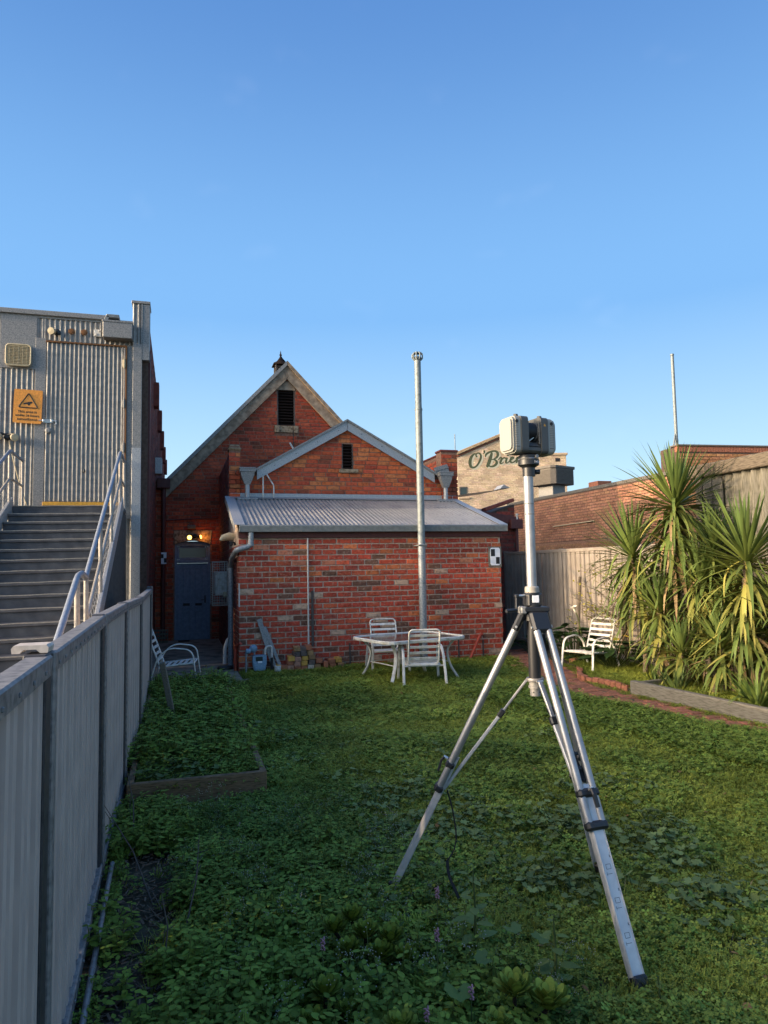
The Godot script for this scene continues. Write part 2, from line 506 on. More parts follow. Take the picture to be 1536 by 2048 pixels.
# Where the bricks of a wall lie. span(y) gives the ends of the wall at that height; holes are Rect2 in wall space.
func courses(y0: float, y1: float, span: Callable, holes: Array, bl := 0.23, bh := 0.076, gap := 0.01, header_rows := 0) -> Array:
	var outp := []
	var row := 0
	var y := y0
	while y + bh <= y1 + 0.001:
		var s0: Vector2 = span.call(y)
		var s1: Vector2 = span.call(y + bh)
		var a := maxf(s0.x, s1.x)
		var b := minf(s0.y, s1.y)
		var l := bl
		if header_rows > 0 and row % header_rows == header_rows - 1: l = bl * 0.5 - gap * 0.5
		var x := a - (0.0 if row % 2 == 0 else (l + gap) * 0.5) + fmod(row * 0.013, 0.02) + rnd(-0.012, 0.012)
		while x < b:
			var e0 := maxf(x, a)
			var e1 := minf(x + l + rnd(-0.006, 0.005), b)
			x += l + gap
			var pieces := [Vector2(e0, e1)]
			for r in holes:
				if r.position.y < y + bh * 0.8 and r.end.y > y + bh * 0.2:
					var next := []
					for p in pieces:
						if r.end.x <= p.x or r.position.x >= p.y: next.append(p)
						else:
							if r.position.x - gap > p.x: next.append(Vector2(p.x, r.position.x - gap))
							if r.end.x + gap < p.y: next.append(Vector2(r.end.x + gap, p.y))
					pieces = next
			for p in pieces:
				if p.y - p.x > 0.03: outp.append(Rect2(p.x, y, p.y - p.x, bh))
		y += bh + gap
		row += 1
	return outp

func pick(palette: Array) -> Color:
	var tot := 0.0
	for p in palette: tot += p[1]
	var t := rnd(0.0, tot)
	for p in palette:
		t -= p[1]
		if t <= 0.0:
			var k := rnd(0.86, 1.12)
			return Color(p[0].r * k, p[0].g * k * rnd(0.94, 1.06), p[0].b * k * rnd(0.94, 1.06))
	return palette[0][0]

# xf: wall space (x along, y up, z out) to the parent's space. The first `singles` bricks become parts of their own, the rest one part.
func lay_bricks(parent: Node, xf: Transform3D, list: Array, palette: Array, material: Material, singles := 0, depth := 0.008, called := "brick") -> void:
	var variants := []
	if singles > 0:
		var tones := []
		for k in 36: tones.append(pick(palette))
		tones.sort_custom(func(a, b): return a.get_luminance() < b.get_luminance())
		for k in 36: variants.append(brick_shape(0.23, 0.076, depth, tones[k]).mesh())
	var rest := MB.new()
	var shapes := []
	for k in 6: shapes.append(brick_shape(1.0, 1.0, depth, Color(1, 1, 1), 0.0))
	var made := 0
	# the kiln loads and the weather give a wall slow drifts of tone
	var drift := FastNoiseLite.new()
	drift.seed = 90 + list.size(); drift.frequency = 0.9; drift.fractal_octaves = 3
	for r in list:
		var c: Vector2 = r.get_center()
		if made < singles:
			var o := part(called, variants[clampi(int((0.5 + 0.75 * drift.get_noise_2d(c.x, c.y * 1.6) + rnd(-0.42, 0.42)) * 36.0), 0, 35)], material, parent)
			o.transform = xf * Transform3D(Basis.from_scale(Vector3(r.size.x / 0.23, r.size.y / 0.076, 1)), Vector3(c.x, c.y + rnd(-0.002, 0.002), rnd(-0.003, 0.003)))
			made += 1
		else:
			rest.append(brick_shape(r.size.x, r.size.y, depth + rnd(-0.002, 0.002), pick(palette) * (1.0 + 0.5 * drift.get_noise_2d(c.x, c.y * 1.6))), xf * Transform3D(Basis(), Vector3(c.x, c.y, 0)))
	if rest.v.size(): part("brick_courses", rest, material, parent, "stuff")

# corrugated sheet: x across the corrugations, y along them, z out. Height may vary with x through top(x).
func corrugated(mb: MB, xf: Transform3D, x0: float, x1: float, y0: float, y1: float, pitch := 0.076, amp := 0.009, per := 8, top = null) -> void:
	var k := int(ceil((x1 - x0) / pitch * per))
	var base := mb.v.size()
	for i in k + 1:
		var x := minf(x0 + pitch * i / per, x1)
		var ph := TAU * (x - x0) / pitch
		var z := amp * sin(ph)
		var dz := amp * cos(ph) * TAU / pitch
		var nn := (xf.basis * Vector3(-dz, 0, 1)).normalized()
		mb.vert(xf * Vector3(x, y0, z), nn)
		mb.vert(xf * Vector3(x, (top.call(x) if top != null else y1), z), nn)
	for i in k:
		var q := base + i * 2
		mb.tri_i(q, q + 2, q + 3)
		mb.tri_i(q, q + 3, q + 1)

# trapezoid-ribbed sheet
func ribbed(mb: MB, xf: Transform3D, x0: float, x1: float, y0: float, y1: float, prof: Array, pitch: float) -> void:
	var pts := []
	var x := x0
	while x < x1 - 0.001:
		for p in prof:
			var px: float = x + p.x * pitch
			if px <= x1 + 0.0001: pts.append(Vector2(px, p.y))
		x += pitch
	pts.append(Vector2(x1, 0.0))
	for i in pts.size() - 1:
		var a: Vector2 = pts[i]
		var b: Vector2 = pts[i + 1]
		if b.x - a.x < 0.0005: continue
		mb.quad(xf * Vector3(a.x, y0, a.y), xf * Vector3(b.x, y0, b.y), xf * Vector3(b.x, y1, b.y), xf * Vector3(a.x, y1, a.y))

# ---------------------------------------------------------------- ground
func ground_y(x: float, z: float) -> float:
	var y := 0.018 * sin(x * 2.1 + 0.4 * z) + 0.018 * sin(z * 1.7 - 0.8 * x) + 0.012 * sin(x * 4.7 + z * 3.1)
	y *= clampf((z + 11.0) / 1.2, 0.1, 1.0) * clampf((5.6 - x) / 1.0, 0.1, 1.0) * clampf((x - 0.5) / 0.8, 0.3, 1.0)
	return y

func build_ground() -> void:
	var g := MB.new()
	var xs := [-60.0, -20.0, -6.0, -2.0]
	var x := -0.5
	while x < 7.0:
		xs.append(x); x += 0.15
	for q in [9.0, 14.0, 30.0, 60.0]: xs.append(q)
	var zs := [-120.0, -60.0, -36.0, -24.0, -17.0]
	var z := -11.5
	while z < 0.4:
		zs.append(z); z += 0.15
	for q in [3.0, 10.0, 40.0]: zs.append(q)
	var base := 0
	for j in zs.size():
		for i in xs.size():
			var inn: bool = xs[i] > -0.6 and xs[i] < 7.0 and zs[j] > -11.6 and zs[j] < 0.5
			g.vert(V(xs[i], (ground_y(xs[i], zs[j]) if inn else 0.0) - 0.004, zs[j]), Vector3.UP)
	for j in zs.size() - 1:
		for i in xs.size() - 1:
			var q := j * xs.size() + i
			g.tri_i(q, q + xs.size(), q + xs.size() + 1)
			g.tri_i(q, q + xs.size() + 1, q + 1)
	solo("ground", g, M["ground"], "dark earth of the back yard under the grass", "ground", "", "structure")
	var c := MB.new()
	c.box(V(-0.56, -0.1, -16.5), V(0.89, 0.03, -12.6), 0.004)
	c.box(V(-0.56, -0.1, -12.595), V(0.89, 0.028, -10.35), 0.004)
	c.prism(Transform3D(Basis(V(1, 0, 0), V(0, 0, -1), V(0, 1, 0)), Vector3.ZERO), PackedVector2Array([Vector2(-0.4, 9.9), Vector2(0.25, 9.75), Vector2(0.95, 10.2), Vector2(1.0, 10.345), Vector2(-0.4, 10.345)]), -0.1, 0.022)
	solo("concrete_path", c, M["concrete"], "dark damp concrete path leading to the blue door", "path", "", "structure")

# ---------------------------------------------------------------- shed
var SHED := [[Color(0.49, 0.070, 0.034), 7.0], [Color(0.43, 0.058, 0.030), 6.0], [Color(0.55, 0.098, 0.042), 3.0], [Color(0.33, 0.062, 0.036), 1.6], [Color(0.19, 0.085, 0.05), 1.1], [Color(0.66, 0.17, 0.055), 1.3], [Color(0.56, 0.19, 0.10), 1.1], [Color(0.55, 0.36, 0.24), 0.4]]
var GABLE := [[Color(0.51, 0.092, 0.038), 6.0], [Color(0.45, 0.078, 0.034), 5.0], [Color(0.62, 0.145, 0.047), 3.0], [Color(0.31, 0.08, 0.04), 1.0], [Color(0.60, 0.19, 0.065), 1.0]]
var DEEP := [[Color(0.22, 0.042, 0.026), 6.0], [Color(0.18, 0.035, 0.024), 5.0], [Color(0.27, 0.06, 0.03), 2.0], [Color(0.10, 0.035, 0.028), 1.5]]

func build_shed() -> void:
	var t := thing("brick_shed", "low red brick lean-to with grey corrugated iron roof behind the patio table", "shed", V(0.9, 0, -11.07))
	var O := Transform3D(Basis(), V(-0.9, 0, 11.07))      # world to thing space
	var w := MB.new()
	w.box(V(0.908, -0.2, -11.38), V(5.382, 2.1, -11.078))
	w.box(V(0.908, -0.2, -13.29), V(1.14, 2.0, -11.382))
	w.box(V(5.15, -0.2, -13.29), V(5.382, 2.0, -11.382))
	var side := PackedVector2Array([Vector2(11.381, 2.003), Vector2(13.29, 2.003), Vector2(13.29, 2.84), Vector2(11.381, 2.27)])
	w.prism(Transform3D(Basis(V(0, 0, -1), V(0, 1, 0), V(1, 0, 0)), V(0.908, 0, 0)), side.duplicate(), 0.0, 0.23)
	w.prism(Transform3D(Basis(V(0, 0, -1), V(0, 1, 0), V(1, 0, 0)), V(5.152, 0, 0)), side.duplicate(), 0.0, 0.23)
	var wall := part("wall", w, M["mortar"], t)
	wall.transform = O
	var span := func(_y): return Vector2(0.9, 5.39)
	lay_bricks(t, O * Transform3D(Basis(), V(0, 0, -11.078)), courses(0.0, 2.085, span, [], 0.227, 0.073, 0.0135), SHED, M["brick_bloomed"], 300, 0.010)
	# the side facing the passage
	var sp2 := func(_y): return Vector2(0.0, 2.22)
	var bs := Basis(V(0, 0, 1), V(0, 1, 0), V(-1, 0, 0))
	var sl := courses(0.0, 2.0, sp2, [Rect2(1.3, 0.95, 0.5, 0.85)], 0.227, 0.073, 0.0135)
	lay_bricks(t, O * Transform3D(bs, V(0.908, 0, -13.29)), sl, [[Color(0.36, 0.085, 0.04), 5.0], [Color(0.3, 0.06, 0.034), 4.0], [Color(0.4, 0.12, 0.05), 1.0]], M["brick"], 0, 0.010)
	var sh := MB.new()
	sh.box(V(0.886, 0.96, -11.98), V(0.905, 1.79, -11.5), 0.004)
	for k in 10: sh.obox(Transform3D(Basis(V(0, 0, 1), 0.5), V(0.884, 1.02 + k * 0.08, -11.74)), V(0.03, 0.05, 0.42))
	part("shutter", sh, M["oxblood"], t).transform = O
	# roof
	var a := V(0, 2.255, -10.985)
	var b := V(0, 2.93, -13.285)
	var sl_dir := (b - a).normalized()
	var nrm := V(1, 0, 0).cross(sl_dir)
	var rx := Transform3D(Basis(V(1, 0, 0), sl_dir, nrm), V(0, 2.275, -10.985))
	var r := MB.new()
	corrugated(r, rx, 0.98, 5.36, 0.0, a.distance_to(b), 0.076, 0.010, 8)
	part("roof_sheet", r, M["roof_iron"], t).transform = O
	var sc := MB.new()
	for row in [0.12, 0.85, 1.6, 2.25]:
		for k in 29: sc.obox(rx * Transform3D(Basis(), V(0.998 + k * 0.152, row, 0.013)), V(0.012, 0.012, 0.008))
	part("roof_screws", sc, M["zinc_dull"], t, "stuff").transform = O
	for s in 2:
		var f := MB.new()
		var xa := 0.83 if s == 0 else 5.34
		var xb := 0.99 if s == 0 else 5.49
		f.obox(rx * Transform3D(Basis(), V((xa + xb) * 0.5, a.distance_to(b) * 0.5 - 0.005, 0.022)), V(xb - xa, a.distance_to(b) + 0.02, 0.008), 0.003)
		var xs := xa if s == 0 else xb
		f.obox(rx * Transform3D(Basis(), V(xs, a.distance_to(b) * 0.5, -0.03)), V(0.008, a.distance_to(b) + 0.02, 0.112))
		part("barge_flashing", f, M["zinc"], t).transform = O
	var ap := MB.new()
	ap.box(V(0.92, 2.93, -13.285), V(5.5, 3.035, -13.262), 0.004)
	ap.obox(rx * Transform3D(Basis(), V(3.2, a.distance_to(b) - 0.09, 0.02)), V(4.5, 0.16, 0.006))
	part("apron_flashing", ap, M["zinc"], t).transform = O
	var fa := MB.new()
	fa.box(V(0.9, 2.083, -11.07), V(5.4, 2.215, -11.035), 0.004)
	part("fascia", fa, M["oxblood"], t).transform = O
	var soff := MB.new()
	soff.obox(rx * Transform3D(Basis(), V(3.15, 1.2, -0.06)), V(4.5, 2.2, 0.02))
	part("roof_lining", soff, M["dark_timber"], t).transform = O
	var gt := MB.new()
	var gp := PackedVector2Array([Vector2(0, 0.0), Vector2(0.0, 0.085), Vector2(0.012, 0.085), Vector2(0.012, 0.012), Vector2(0.098, 0.012), Vector2(0.104, 0.09), Vector2(0.096, 0.104), Vector2(0.112, 0.108), Vector2(0.122, 0.09), Vector2(0.112, 0.0)])
	gt.prism(Transform3D(Basis(V(0, 0, 1), V(0, 1, 0), V(-1, 0, 0)), V(5.46, 2.178, -11.034)), gp, 0.0, 4.56)
	for k in 2: gt.box(V(1.86 + k * 2.0, 2.176, -11.035), V(1.885 + k * 2.0, 2.262, -10.918), 0.002)
	part("gutter", gt, M["gutter"], t).transform = O
	for e in [0.905, 5.455]:
		var ec := MB.new()
		ec.box(V(e - 0.004, 2.179, -11.033), V(e + 0.004, 2.28, -10.915))
		part("gutter_end", ec, M["gutter"], t).transform = O

func pipe(called: String, label: String, category: String, pts: Array, r: float, material: String, rad := 0.06, k := 10, collars := []) -> Node3D:
	var t := thing(called, label, category, pts[0])
	var p := MB.new()
	var loc := []
	for q in pts: loc.append(q - pts[0])
	p.tube(fillet(loc, rad, 4), r, k)
	part("pipe", p, M[material], t)
	for c in collars:
		var m := MB.new()
		var d: Vector3 = c[1]
		m.tube([c[0] - pts[0] - d * 0.02, c[0] - pts[0] + d * 0.02], r * 1.13, k)
		part("collar", m, M[material], t)
	return t

func build_shed_fittings() -> void:
	pipe("downpipe", "galvanised downpipe bending round the left corner of the shed", "downpipe", [V(1.08, 2.17, -10.975), V(1.08, 1.96, -10.975), V(0.86, 1.90, -10.985), V(0.825, 1.78, -11.45), V(0.825, 1.66, -11.75), V(0.825, 0.04, -11.75)], 0.044, "galv_pipe", 0.07, 12, [[V(1.08, 1.98, -10.975), V(0, 1, 0)], [V(0.825, 1.60, -11.75), V(0, 1, 0)], [V(0.825, 0.9, -11.75), V(0, 1, 0)]])
	var ft := thing("flue_pipe", "tall grey metal flue pipe standing against the shed wall", "flue", V(3.855, 0, -10.86))
	var f := MB.new()
	f.tube([V(0, 0.1, 0), V(0, 2.0, 0)], 0.062, 16)
	part("pipe", f, M["galv_pipe"], ft)
	f = MB.new()
	f.tube([V(0, 2.0, 0), V(0, 4.25, 0)], 0.060, 16)
	f.tube([V(0, 4.22, 0), V(0.0, 5.06, 0)], 0.055, 16)
	part("pipe", f, M["flue"], ft)
	for y in [1.32, 2.0, 2.82, 4.22]:
		var c := MB.new()
		c.tube([V(0, y - 0.012, 0), V(0, y + 0.012, 0)], 0.066, 16)
		part("collar", c, M["flue"], ft)
	var bk := MB.new()
	bk.box(V(-0.075, 1.93, -0.2), V(0.075, 1.955, 0.075), 0.004)
	part("bracket", bk, M["gutter"], ft)
	var cw := MB.new()
	cw.lathe(Transform3D(Basis(), V(0, 5.05, 0)), [Vector2(0.05, 0), Vector2(0.062, 0.03), Vector2(0.062, 0.07)], 16)
	cw.lathe(Transform3D(Basis(), V(0, 5.18, 0)), [Vector2(0.062, 0.0), Vector2(0.055, 0.02), Vector2(0.0, 0.035)], 16)
	for k in 9:
		var an := TAU * k / 9
		var d := V(cos(an), 0, sin(an))
		cw.tube([V(0, 5.07, 0) + d * 0.058, V(0, 5.105, 0) + d * 0.088, V(0, 5.16, 0) + d * 0.088, V(0, 5.195, 0) + d * 0.055], 0.013, 6)
	part("cowl", cw, M["flue"], ft)
	pipe("white_conduit", "thin white conduit running down the shed wall above the bricks", "conduit", [V(1.985, 2.08, -11.045), V(1.985, 0.36, -11.045)], 0.014, "pvc_white", 0.02, 8, [[V(1.985, 1.95, -11.045), V(0, 1, 0)], [V(1.985, 1.15, -11.045), V(0, 1, 0)]])
	var rp := MB.new()
	rp.box(V(2.035, 0.36, -11.068), V(2.075, 1.24, -11.05), 0.004)  # narrow dark strip just right of the conduit
	solo("dark_strip", rp, M["dark_timber"], "dark strip on the wall beside the white conduit", "metal strip")
	# survey target on the brick wall
	var tg := thing("survey_target", "black and white checkered paper target on the shed wall", "target", V(5.275, 1.74, -11.055))
	var pb := MB.new()
	pb.box(V(-0.13, -0.175, -0.008), V(0.12, 0.175, -0.003), 0.001)
	part("backing_board", pb, M["asbestos"], tg)
	pb = MB.new()
	pb.prism(Transform3D(), PackedVector2Array([Vector2(-0.07, -0.15), Vector2(0.07, -0.15), Vector2(0.095, -0.125), Vector2(0.095, 0.13), Vector2(0.07, 0.155), Vector2(-0.07, 0.155), Vector2(-0.095, 0.13), Vector2(-0.095, -0.125)]), -0.003, 0.0)
	part("paper", pb, M["paper"], tg)
	for q in [[-0.082, 0.008, -0.004, 0.132], [0.012, -0.125, 0.082, -0.008]]:
		var s := MB.new()
		s.box(V(q[0], q[1], 0.0), V(q[2], q[3], 0.0015))
		part("black_square", s, M["ink"], tg)
	var fl := thing("security_floodlight", "pale floodlight on the shed corner over the passage", "floodlight", V(0.80, 2.11, -11.75))
	var h := MB.new()
	h.sweep([V(-0.15, -0.03, 0.05), V(-0.1, 0.01, 0.04), V(0.0, 0.035, 0.02), V(0.07, 0.02, 0.0)], MB.circle(0.07, 10), true, true, Vector3.UP, [0.25, 0.8, 1.0, 0.9])
	part("lamp_head", h, M["cream"], fl)
	h = MB.new()
	h.tube([V(0.05, -0.05, 0), V(0.09, -0.08, 0), V(0.10, -0.11, 0)], 0.018, 6)
	h.box(V(0.0, -0.12, -0.03), V(0.06, -0.05, 0.03), 0.01)
	part("sensor", h, M["black_plastic"], fl)
	# caged air conditioner
	var ac := thing("caged_air_conditioner", "air conditioner box in a white wire cage on the passage wall", "air conditioner", V(0.75, 1.34, -14.0))
	var u := MB.new()
	u.box(V(-0.08, -0.22, -0.34), V(0.14, 0.22, 0.34), 0.01)
	part("unit", u, M["white_paint"], ac)
	var fr := MB.new()
	for s in [[-0.13, -0.41], [0.14, -0.41], [-0.13, 0.41], [0.14, 0.41]]: fr.bar(V(s[0], s[1], -0.4), V(s[0], s[1], 0.4), 0.022, 0.022, V(1, 0, 0))
	for zz in [-0.4, 0.4]:
		for s in [-0.13, 0.14]: fr.bar(V(s, -0.41, zz), V(s, 0.41, zz), 0.022, 0.022, V(1, 0, 0))
		for s in [-0.41, 0.41]: fr.bar(V(-0.13, s, zz), V(0.14, s, zz), 0.022, 0.022, V(0, 1, 0))
	part("cage_frame", fr, M["rail_post"], ac)
	var gm := MB.new()
	for k in 5: gm.bar(V(-0.09 + k * 0.045, -0.41, 0.4), V(-0.09 + k * 0.045, 0.41, 0.4), 0.005, 0.005, V(1, 0, 0))
	for k in 17: gm.bar(V(-0.13, -0.36 + k * 0.045, 0.4), V(0.14, -0.36 + k * 0.045, 0.4), 0.005, 0.005, V(0, 1, 0))
	for k in 17: gm.bar(V(-0.13, -0.36 + k * 0.045, -0.4), V(-0.13, -0.36 + k * 0.045, 0.4), 0.005, 0.005, V(0, 1, 0))
	part("cage_mesh", gm, M["wire"], ac)
	gm = MB.new()
	gm.box(V(0.06, -0.26, 0.405), V(0.13, -0.16, 0.43), 0.015)
	part("isolator_box", gm, M["cream"], ac)
	# pipes at the foot of the corner
	pipe("red_pipe", "short red painted pipe standing at the shed corner", "pipe", [V(0.86, 0.0, -11.2), V(0.86, 0.40, -11.2), V(0.93, 0.46, -11.06)], 0.026, "red_pipe", 0.05)
	pipe("ribbed_drain_pipe", "dirty white drain pipe beside the downpipe foot", "pipe", [V(0.74, 0.04, -11.95), V(0.75, 0.30, -11.98), V(0.80, 0.44, -12.0), V(0.86, 0.46, -12.0)], 0.034, "pvc_white", 0.05, 10, [[V(0.747, 0.16, -11.965), V(0, 1, 0)], [V(0.75, 0.26, -11.975), V(0, 1, 0)]])
	pipe("corner_cable_tube", "short white tube fixed upright on the shed corner", "conduit", [V(0.905, 1.02, -11.045), V(0.905, 1.38, -11.045)], 0.012, "pvc_white")
	var dr := MB.new()
	dr.lathe(Transform3D(Basis(), V(0.72, 0.028, -11.45)), [Vector2(0.13, 0), Vector2(0.13, 0.03), Vector2(0.10, 0.05), Vector2(0, 0.05)], 14)
	solo("drain_cover", dr, M["black_plastic"], "dark round drain cover on the concrete by the downpipe", "drain cover")

# ---------------------------------------------------------------- hall with two gables
func barge(mb: MB, p0: Vector3, p1: Vector3, wide: float, thick: float) -> void:
	# a sloping board with plumb cuts, p0 and p1 on its centre line
	var d := (p1 - p0).normalized()
	var hv := wide * 0.5 / absf(d.x)
	mb.prism(Transform3D(), PackedVector2Array([Vector2(p0.x, p0.y - hv), Vector2(p1.x, p1.y - hv), Vector2(p1.x, p1.y + hv), Vector2(p0.x, p0.y + hv)]), p0.z - thick * 0.5, p0.z + thick * 0.5)

func build_rear_wing() -> void:
	var t := thing("gabled_brick_wing", "red brick wing with a low iron-capped gable above the shed", "building", V(3.2, 0, -13.3))
	var O := Transform3D(Basis(), V(-3.2, 0, 13.3))
	var Wm := "mortar_grey"
	var w := MB.new()
	w.prism(Transform3D(), PackedVector2Array([Vector2(0.9, 0), Vector2(5.53, 0), Vector2(5.53, 3.42), Vector2(5.05, 3.42), Vector2(4.83, 3.541), Vector2(1.593, 3.541), Vector2(1.38, 3.42), Vector2(0.9, 3.42)]), -13.54, -13.306)
	w.prism(Transform3D(), PackedVector2Array([Vector2(1.594, 3.542), Vector2(3.098, 3.542), Vector2(3.098, 4.04), Vector2(2.47, 4.04)]), -13.54, -13.306)
	w.prism(Transform3D(), PackedVector2Array([Vector2(3.312, 3.542), Vector2(4.829, 3.542), Vector2(3.93, 4.04), Vector2(3.312, 4.04)]), -13.54, -13.306)
	w.prism(Transform3D(), PackedVector2Array([Vector2(2.471, 4.041), Vector2(3.929, 4.041), Vector2(3.19, 4.45)]), -13.54, -13.306)
	w.box(V(0.908, 3.421, -13.54), V(1.11, 3.92, -13.262))
	w.box(V(5.172, 3.421, -13.54), V(5.53, 3.94, -13.262))
	w.box(V(0.908, 0, -16.49), V(1.11, 3.80, -13.541))
	w.box(V(5.32, 0, -16.49), V(5.522, 3.94, -13.541))
	part("wall", w, M[Wm], t).transform = O
	var span := func(y):
		if y < 3.42: return Vector2(1.11, 5.17)
		return Vector2(1.38 + (y - 3.42) * 1.757, 5.05 - (y - 3.42) * 1.806)
	var holes := [Rect2(3.10, 3.54, 0.21, 0.50), Rect2(3.03, 3.455, 0.38, 0.085)]
	var list := courses(2.95, 4.45, span, holes)
	lay_bricks(t, O * Transform3D(Basis(), V(0, 0, -13.306)), list, GABLE, M["brick"], 300, 0.008)
	for pr in [[0.9, 1.11, 3.84], [5.17, 5.53, 3.94]]:
		var sp := func(_y): return Vector2(pr[0], pr[1])
		var pl := courses(2.95, pr[2], sp, [])
		lay_bricks(t, O * Transform3D(Basis(), V(0, 0, -13.262)), pl, GABLE, M["brick"], 0, 0.008)
	# passage side and the inner face of the right parapet
	var sp3 := func(_y): return Vector2(0.0, 3.2)
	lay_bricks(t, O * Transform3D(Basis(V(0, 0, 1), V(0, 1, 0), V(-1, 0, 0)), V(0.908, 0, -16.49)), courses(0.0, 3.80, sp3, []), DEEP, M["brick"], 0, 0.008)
	lay_bricks(t, O * Transform3D(Basis(V(0, 0, 1), V(0, 1, 0), V(-1, 0, 0)), V(5.32, 0, -16.49)), courses(3.0, 3.9, sp3, []), GABLE, M["brick"], 0, 0.008)
	# corbelled pier top
	var pt := MB.new()
	pt.col = Color(0.9, 0.8, 0.7)
	pt.box(V(0.885, 3.84, -13.56), V(1.13, 3.90, -13.24), 0.02)
	pt.box(V(0.90, 3.90, -13.53), V(1.11, 3.96, -13.27), 0.03)
	part("pier_cap", pt, M["stone"], t).transform = O
	pt = MB.new()
	pt.box(V(5.15, 3.94, -13.56), V(5.55, 3.985, -13.24), 0.01)
	pt.box(V(5.30, 3.94, -16.5), V(5.55, 3.98, -13.561), 0.01)
	part("parapet_coping", pt, M["oxblood_wall"], t).transform = O
	# roof and barges
	var ro := MB.new()
	for s in 2:
		var e := V(1.33, 3.42, 0) if s == 0 else V(5.10, 3.42, 0)
		var ap := V(3.19, 4.49, 0)
		var d := (ap - e).normalized()
		var nn := V(0, 0, 1).cross(d) if s == 1 else d.cross(V(0, 0, 1)) * -1.0
		if nn.y < 0: nn = -nn
		ro.quad(e + V(0, 0, -13.2), ap + V(0, 0, -13.2), ap + V(0, 0, -16.49), e + V(0, 0, -16.49))
		ro.quad(e + V(0, 0, -13.2) + nn * 0.02, e + V(0, 0, -16.49) + nn * 0.02, ap + V(0, 0, -16.49) + nn * 0.02, ap + V(0, 0, -13.2) + nn * 0.02)
		ro.quad(e + V(0, 0, -13.2), e + V(0, 0, -13.2) + nn * 0.02, ap + V(0, 0, -13.2) + nn * 0.02, ap + V(0, 0, -13.2))
	part("roof", ro, M["roof_iron"], t).transform = O
	for s in 2:
		var b := MB.new()
		if s == 0: barge(b, V(1.42, 3.385, -13.24), V(3.185, 4.40, -13.24), 0.165, 0.03)
		else: barge(b, V(3.195, 4.40, -13.24), V(5.01, 3.39, -13.24), 0.165, 0.03)
		part("barge_board", b, M["zinc"], t).transform = O
		b = MB.new()
		if s == 0: barge(b, V(1.37, 3.465, -13.225), V(3.187, 4.505, -13.225), 0.035, 0.07)
		else: barge(b, V(3.193, 4.505, -13.225), V(5.06, 3.465, -13.225), 0.035, 0.07)
		part("barge_capping", b, M["zinc_dull"], t).transform = O
	var sc := MB.new()
	for k in 4:
		sc.lathe(Transform3D(Basis(V(1, 0, 0), V(0, 0, 1), V(0, -1, 0)), V(1.75 + k * 0.42, 3.57 + k * 0.2415, -13.226)), [Vector2(0.014, 0), Vector2(0.01, 0.008), Vector2(0, 0.008)], 6)
		sc.lathe(Transform3D(Basis(V(1, 0, 0), V(0, 0, 1), V(0, -1, 0)), V(3.48 + k * 0.42, 4.24 - k * 0.235, -13.226)), [Vector2(0.014, 0), Vector2(0.01, 0.008), Vector2(0, 0.008)], 6)
	part("barge_screws", sc, M["gutter"], t, "stuff").transform = O
	# louvred vent and sill
	var vb := MB.new()
	vb.box(V(3.09, 3.53, -13.45), V(3.32, 4.05, -13.42))
	var vent := part("vent", vb, M["louvre"], t)
	vent.transform = O
	for k in 8:
		var sl := MB.new()
		sl.obox(Transform3D(Basis(V(1, 0, 0), 0.6), V(3.205, 3.57 + k * 0.062, -13.33)), V(0.205, 0.012, 0.06))
		part("louvre_slat", sl, M["louvre"], vent)
	var vf := MB.new()
	for xx in [3.10, 3.31]: vf.box(V(xx - 0.009, 3.54, -13.36), V(xx + 0.009, 4.04, -13.302))
	part("vent_frame", vf, M["dark_timber"], vent)
	var si := MB.new()
	si.box(V(3.03, 3.46, -13.4), V(3.41, 3.535, -13.24), 0.008)
	part("sill", si, M["stone"], t).transform = O
	# box gutter end at the right
	var bg := MB.new()
	bg.obox(Transform3D(Basis(V(0, 0, 1), 0.28), V(5.16, 3.56, -13.215)), V(0.30, 0.16, 0.03), 0.004)
	bg.obox(Transform3D(Basis(V(0, 0, 1), 0.28), V(5.16, 3.57, -13.195)), V(0.31, 0.02, 0.02), 0.004)
	part("box_gutter_end", bg, M["zinc_dull"], t).transform = O

func rainhead(label: String, at: Vector3) -> void:
	var t := thing("rainhead", label, "rainhead", at, 0.0, "galvanised rainheads above the shed roof")
	var b := MB.new()
	var rings := [[0.145, 0.09, 0.24], [0.145, 0.09, 0.17], [0.125, 0.075, 0.16], [0.118, 0.07, 0.10], [0.055, 0.05, -0.06], [0.05, 0.045, -0.07]]
	for i in rings.size() - 1:
		var p: Array = rings[i + 1]
		var q: Array = rings[i]
		var c0 := [V(-p[0], p[2], p[1]), V(p[0], p[2], p[1]), V(p[0], p[2], -p[1]), V(-p[0], p[2], -p[1])]
		var c1 := [V(-q[0], q[2], q[1]), V(q[0], q[2], q[1]), V(q[0], q[2], -q[1]), V(-q[0], q[2], -q[1])]
		for k in 4: b.quad(c0[k], c0[(k + 1) % 4], c1[(k + 1) % 4], c1[k])
	part("hopper", b, M["zinc_dull"], t)
	b = MB.new()
	b.box(V(-0.152, 0.225, -0.095), V(0.152, 0.25, 0.097), 0.004)
	part("rim", b, M["zinc_dull"], t)
	b = MB.new()
	b.tube([V(0, -0.06, 0), V(0, -0.33, 0)], 0.045, 12)
	part("outlet_pipe", b, M["zinc"], t)
	b = MB.new()
	b.tube([V(-0.19, -0.345, 0.03), V(0.19, -0.345, 0.03)], 0.038, 10)
	part("spreader_pipe", b, M["zinc_dull"], t)
	for k in 4:
		b = MB.new()
		b.tube([V(-0.13 + k * 0.087, -0.36, 0.05), V(-0.13 + k * 0.087, -0.37, 0.072)], 0.012, 6)
		part("spreader_hole", b, M["ink"], t)

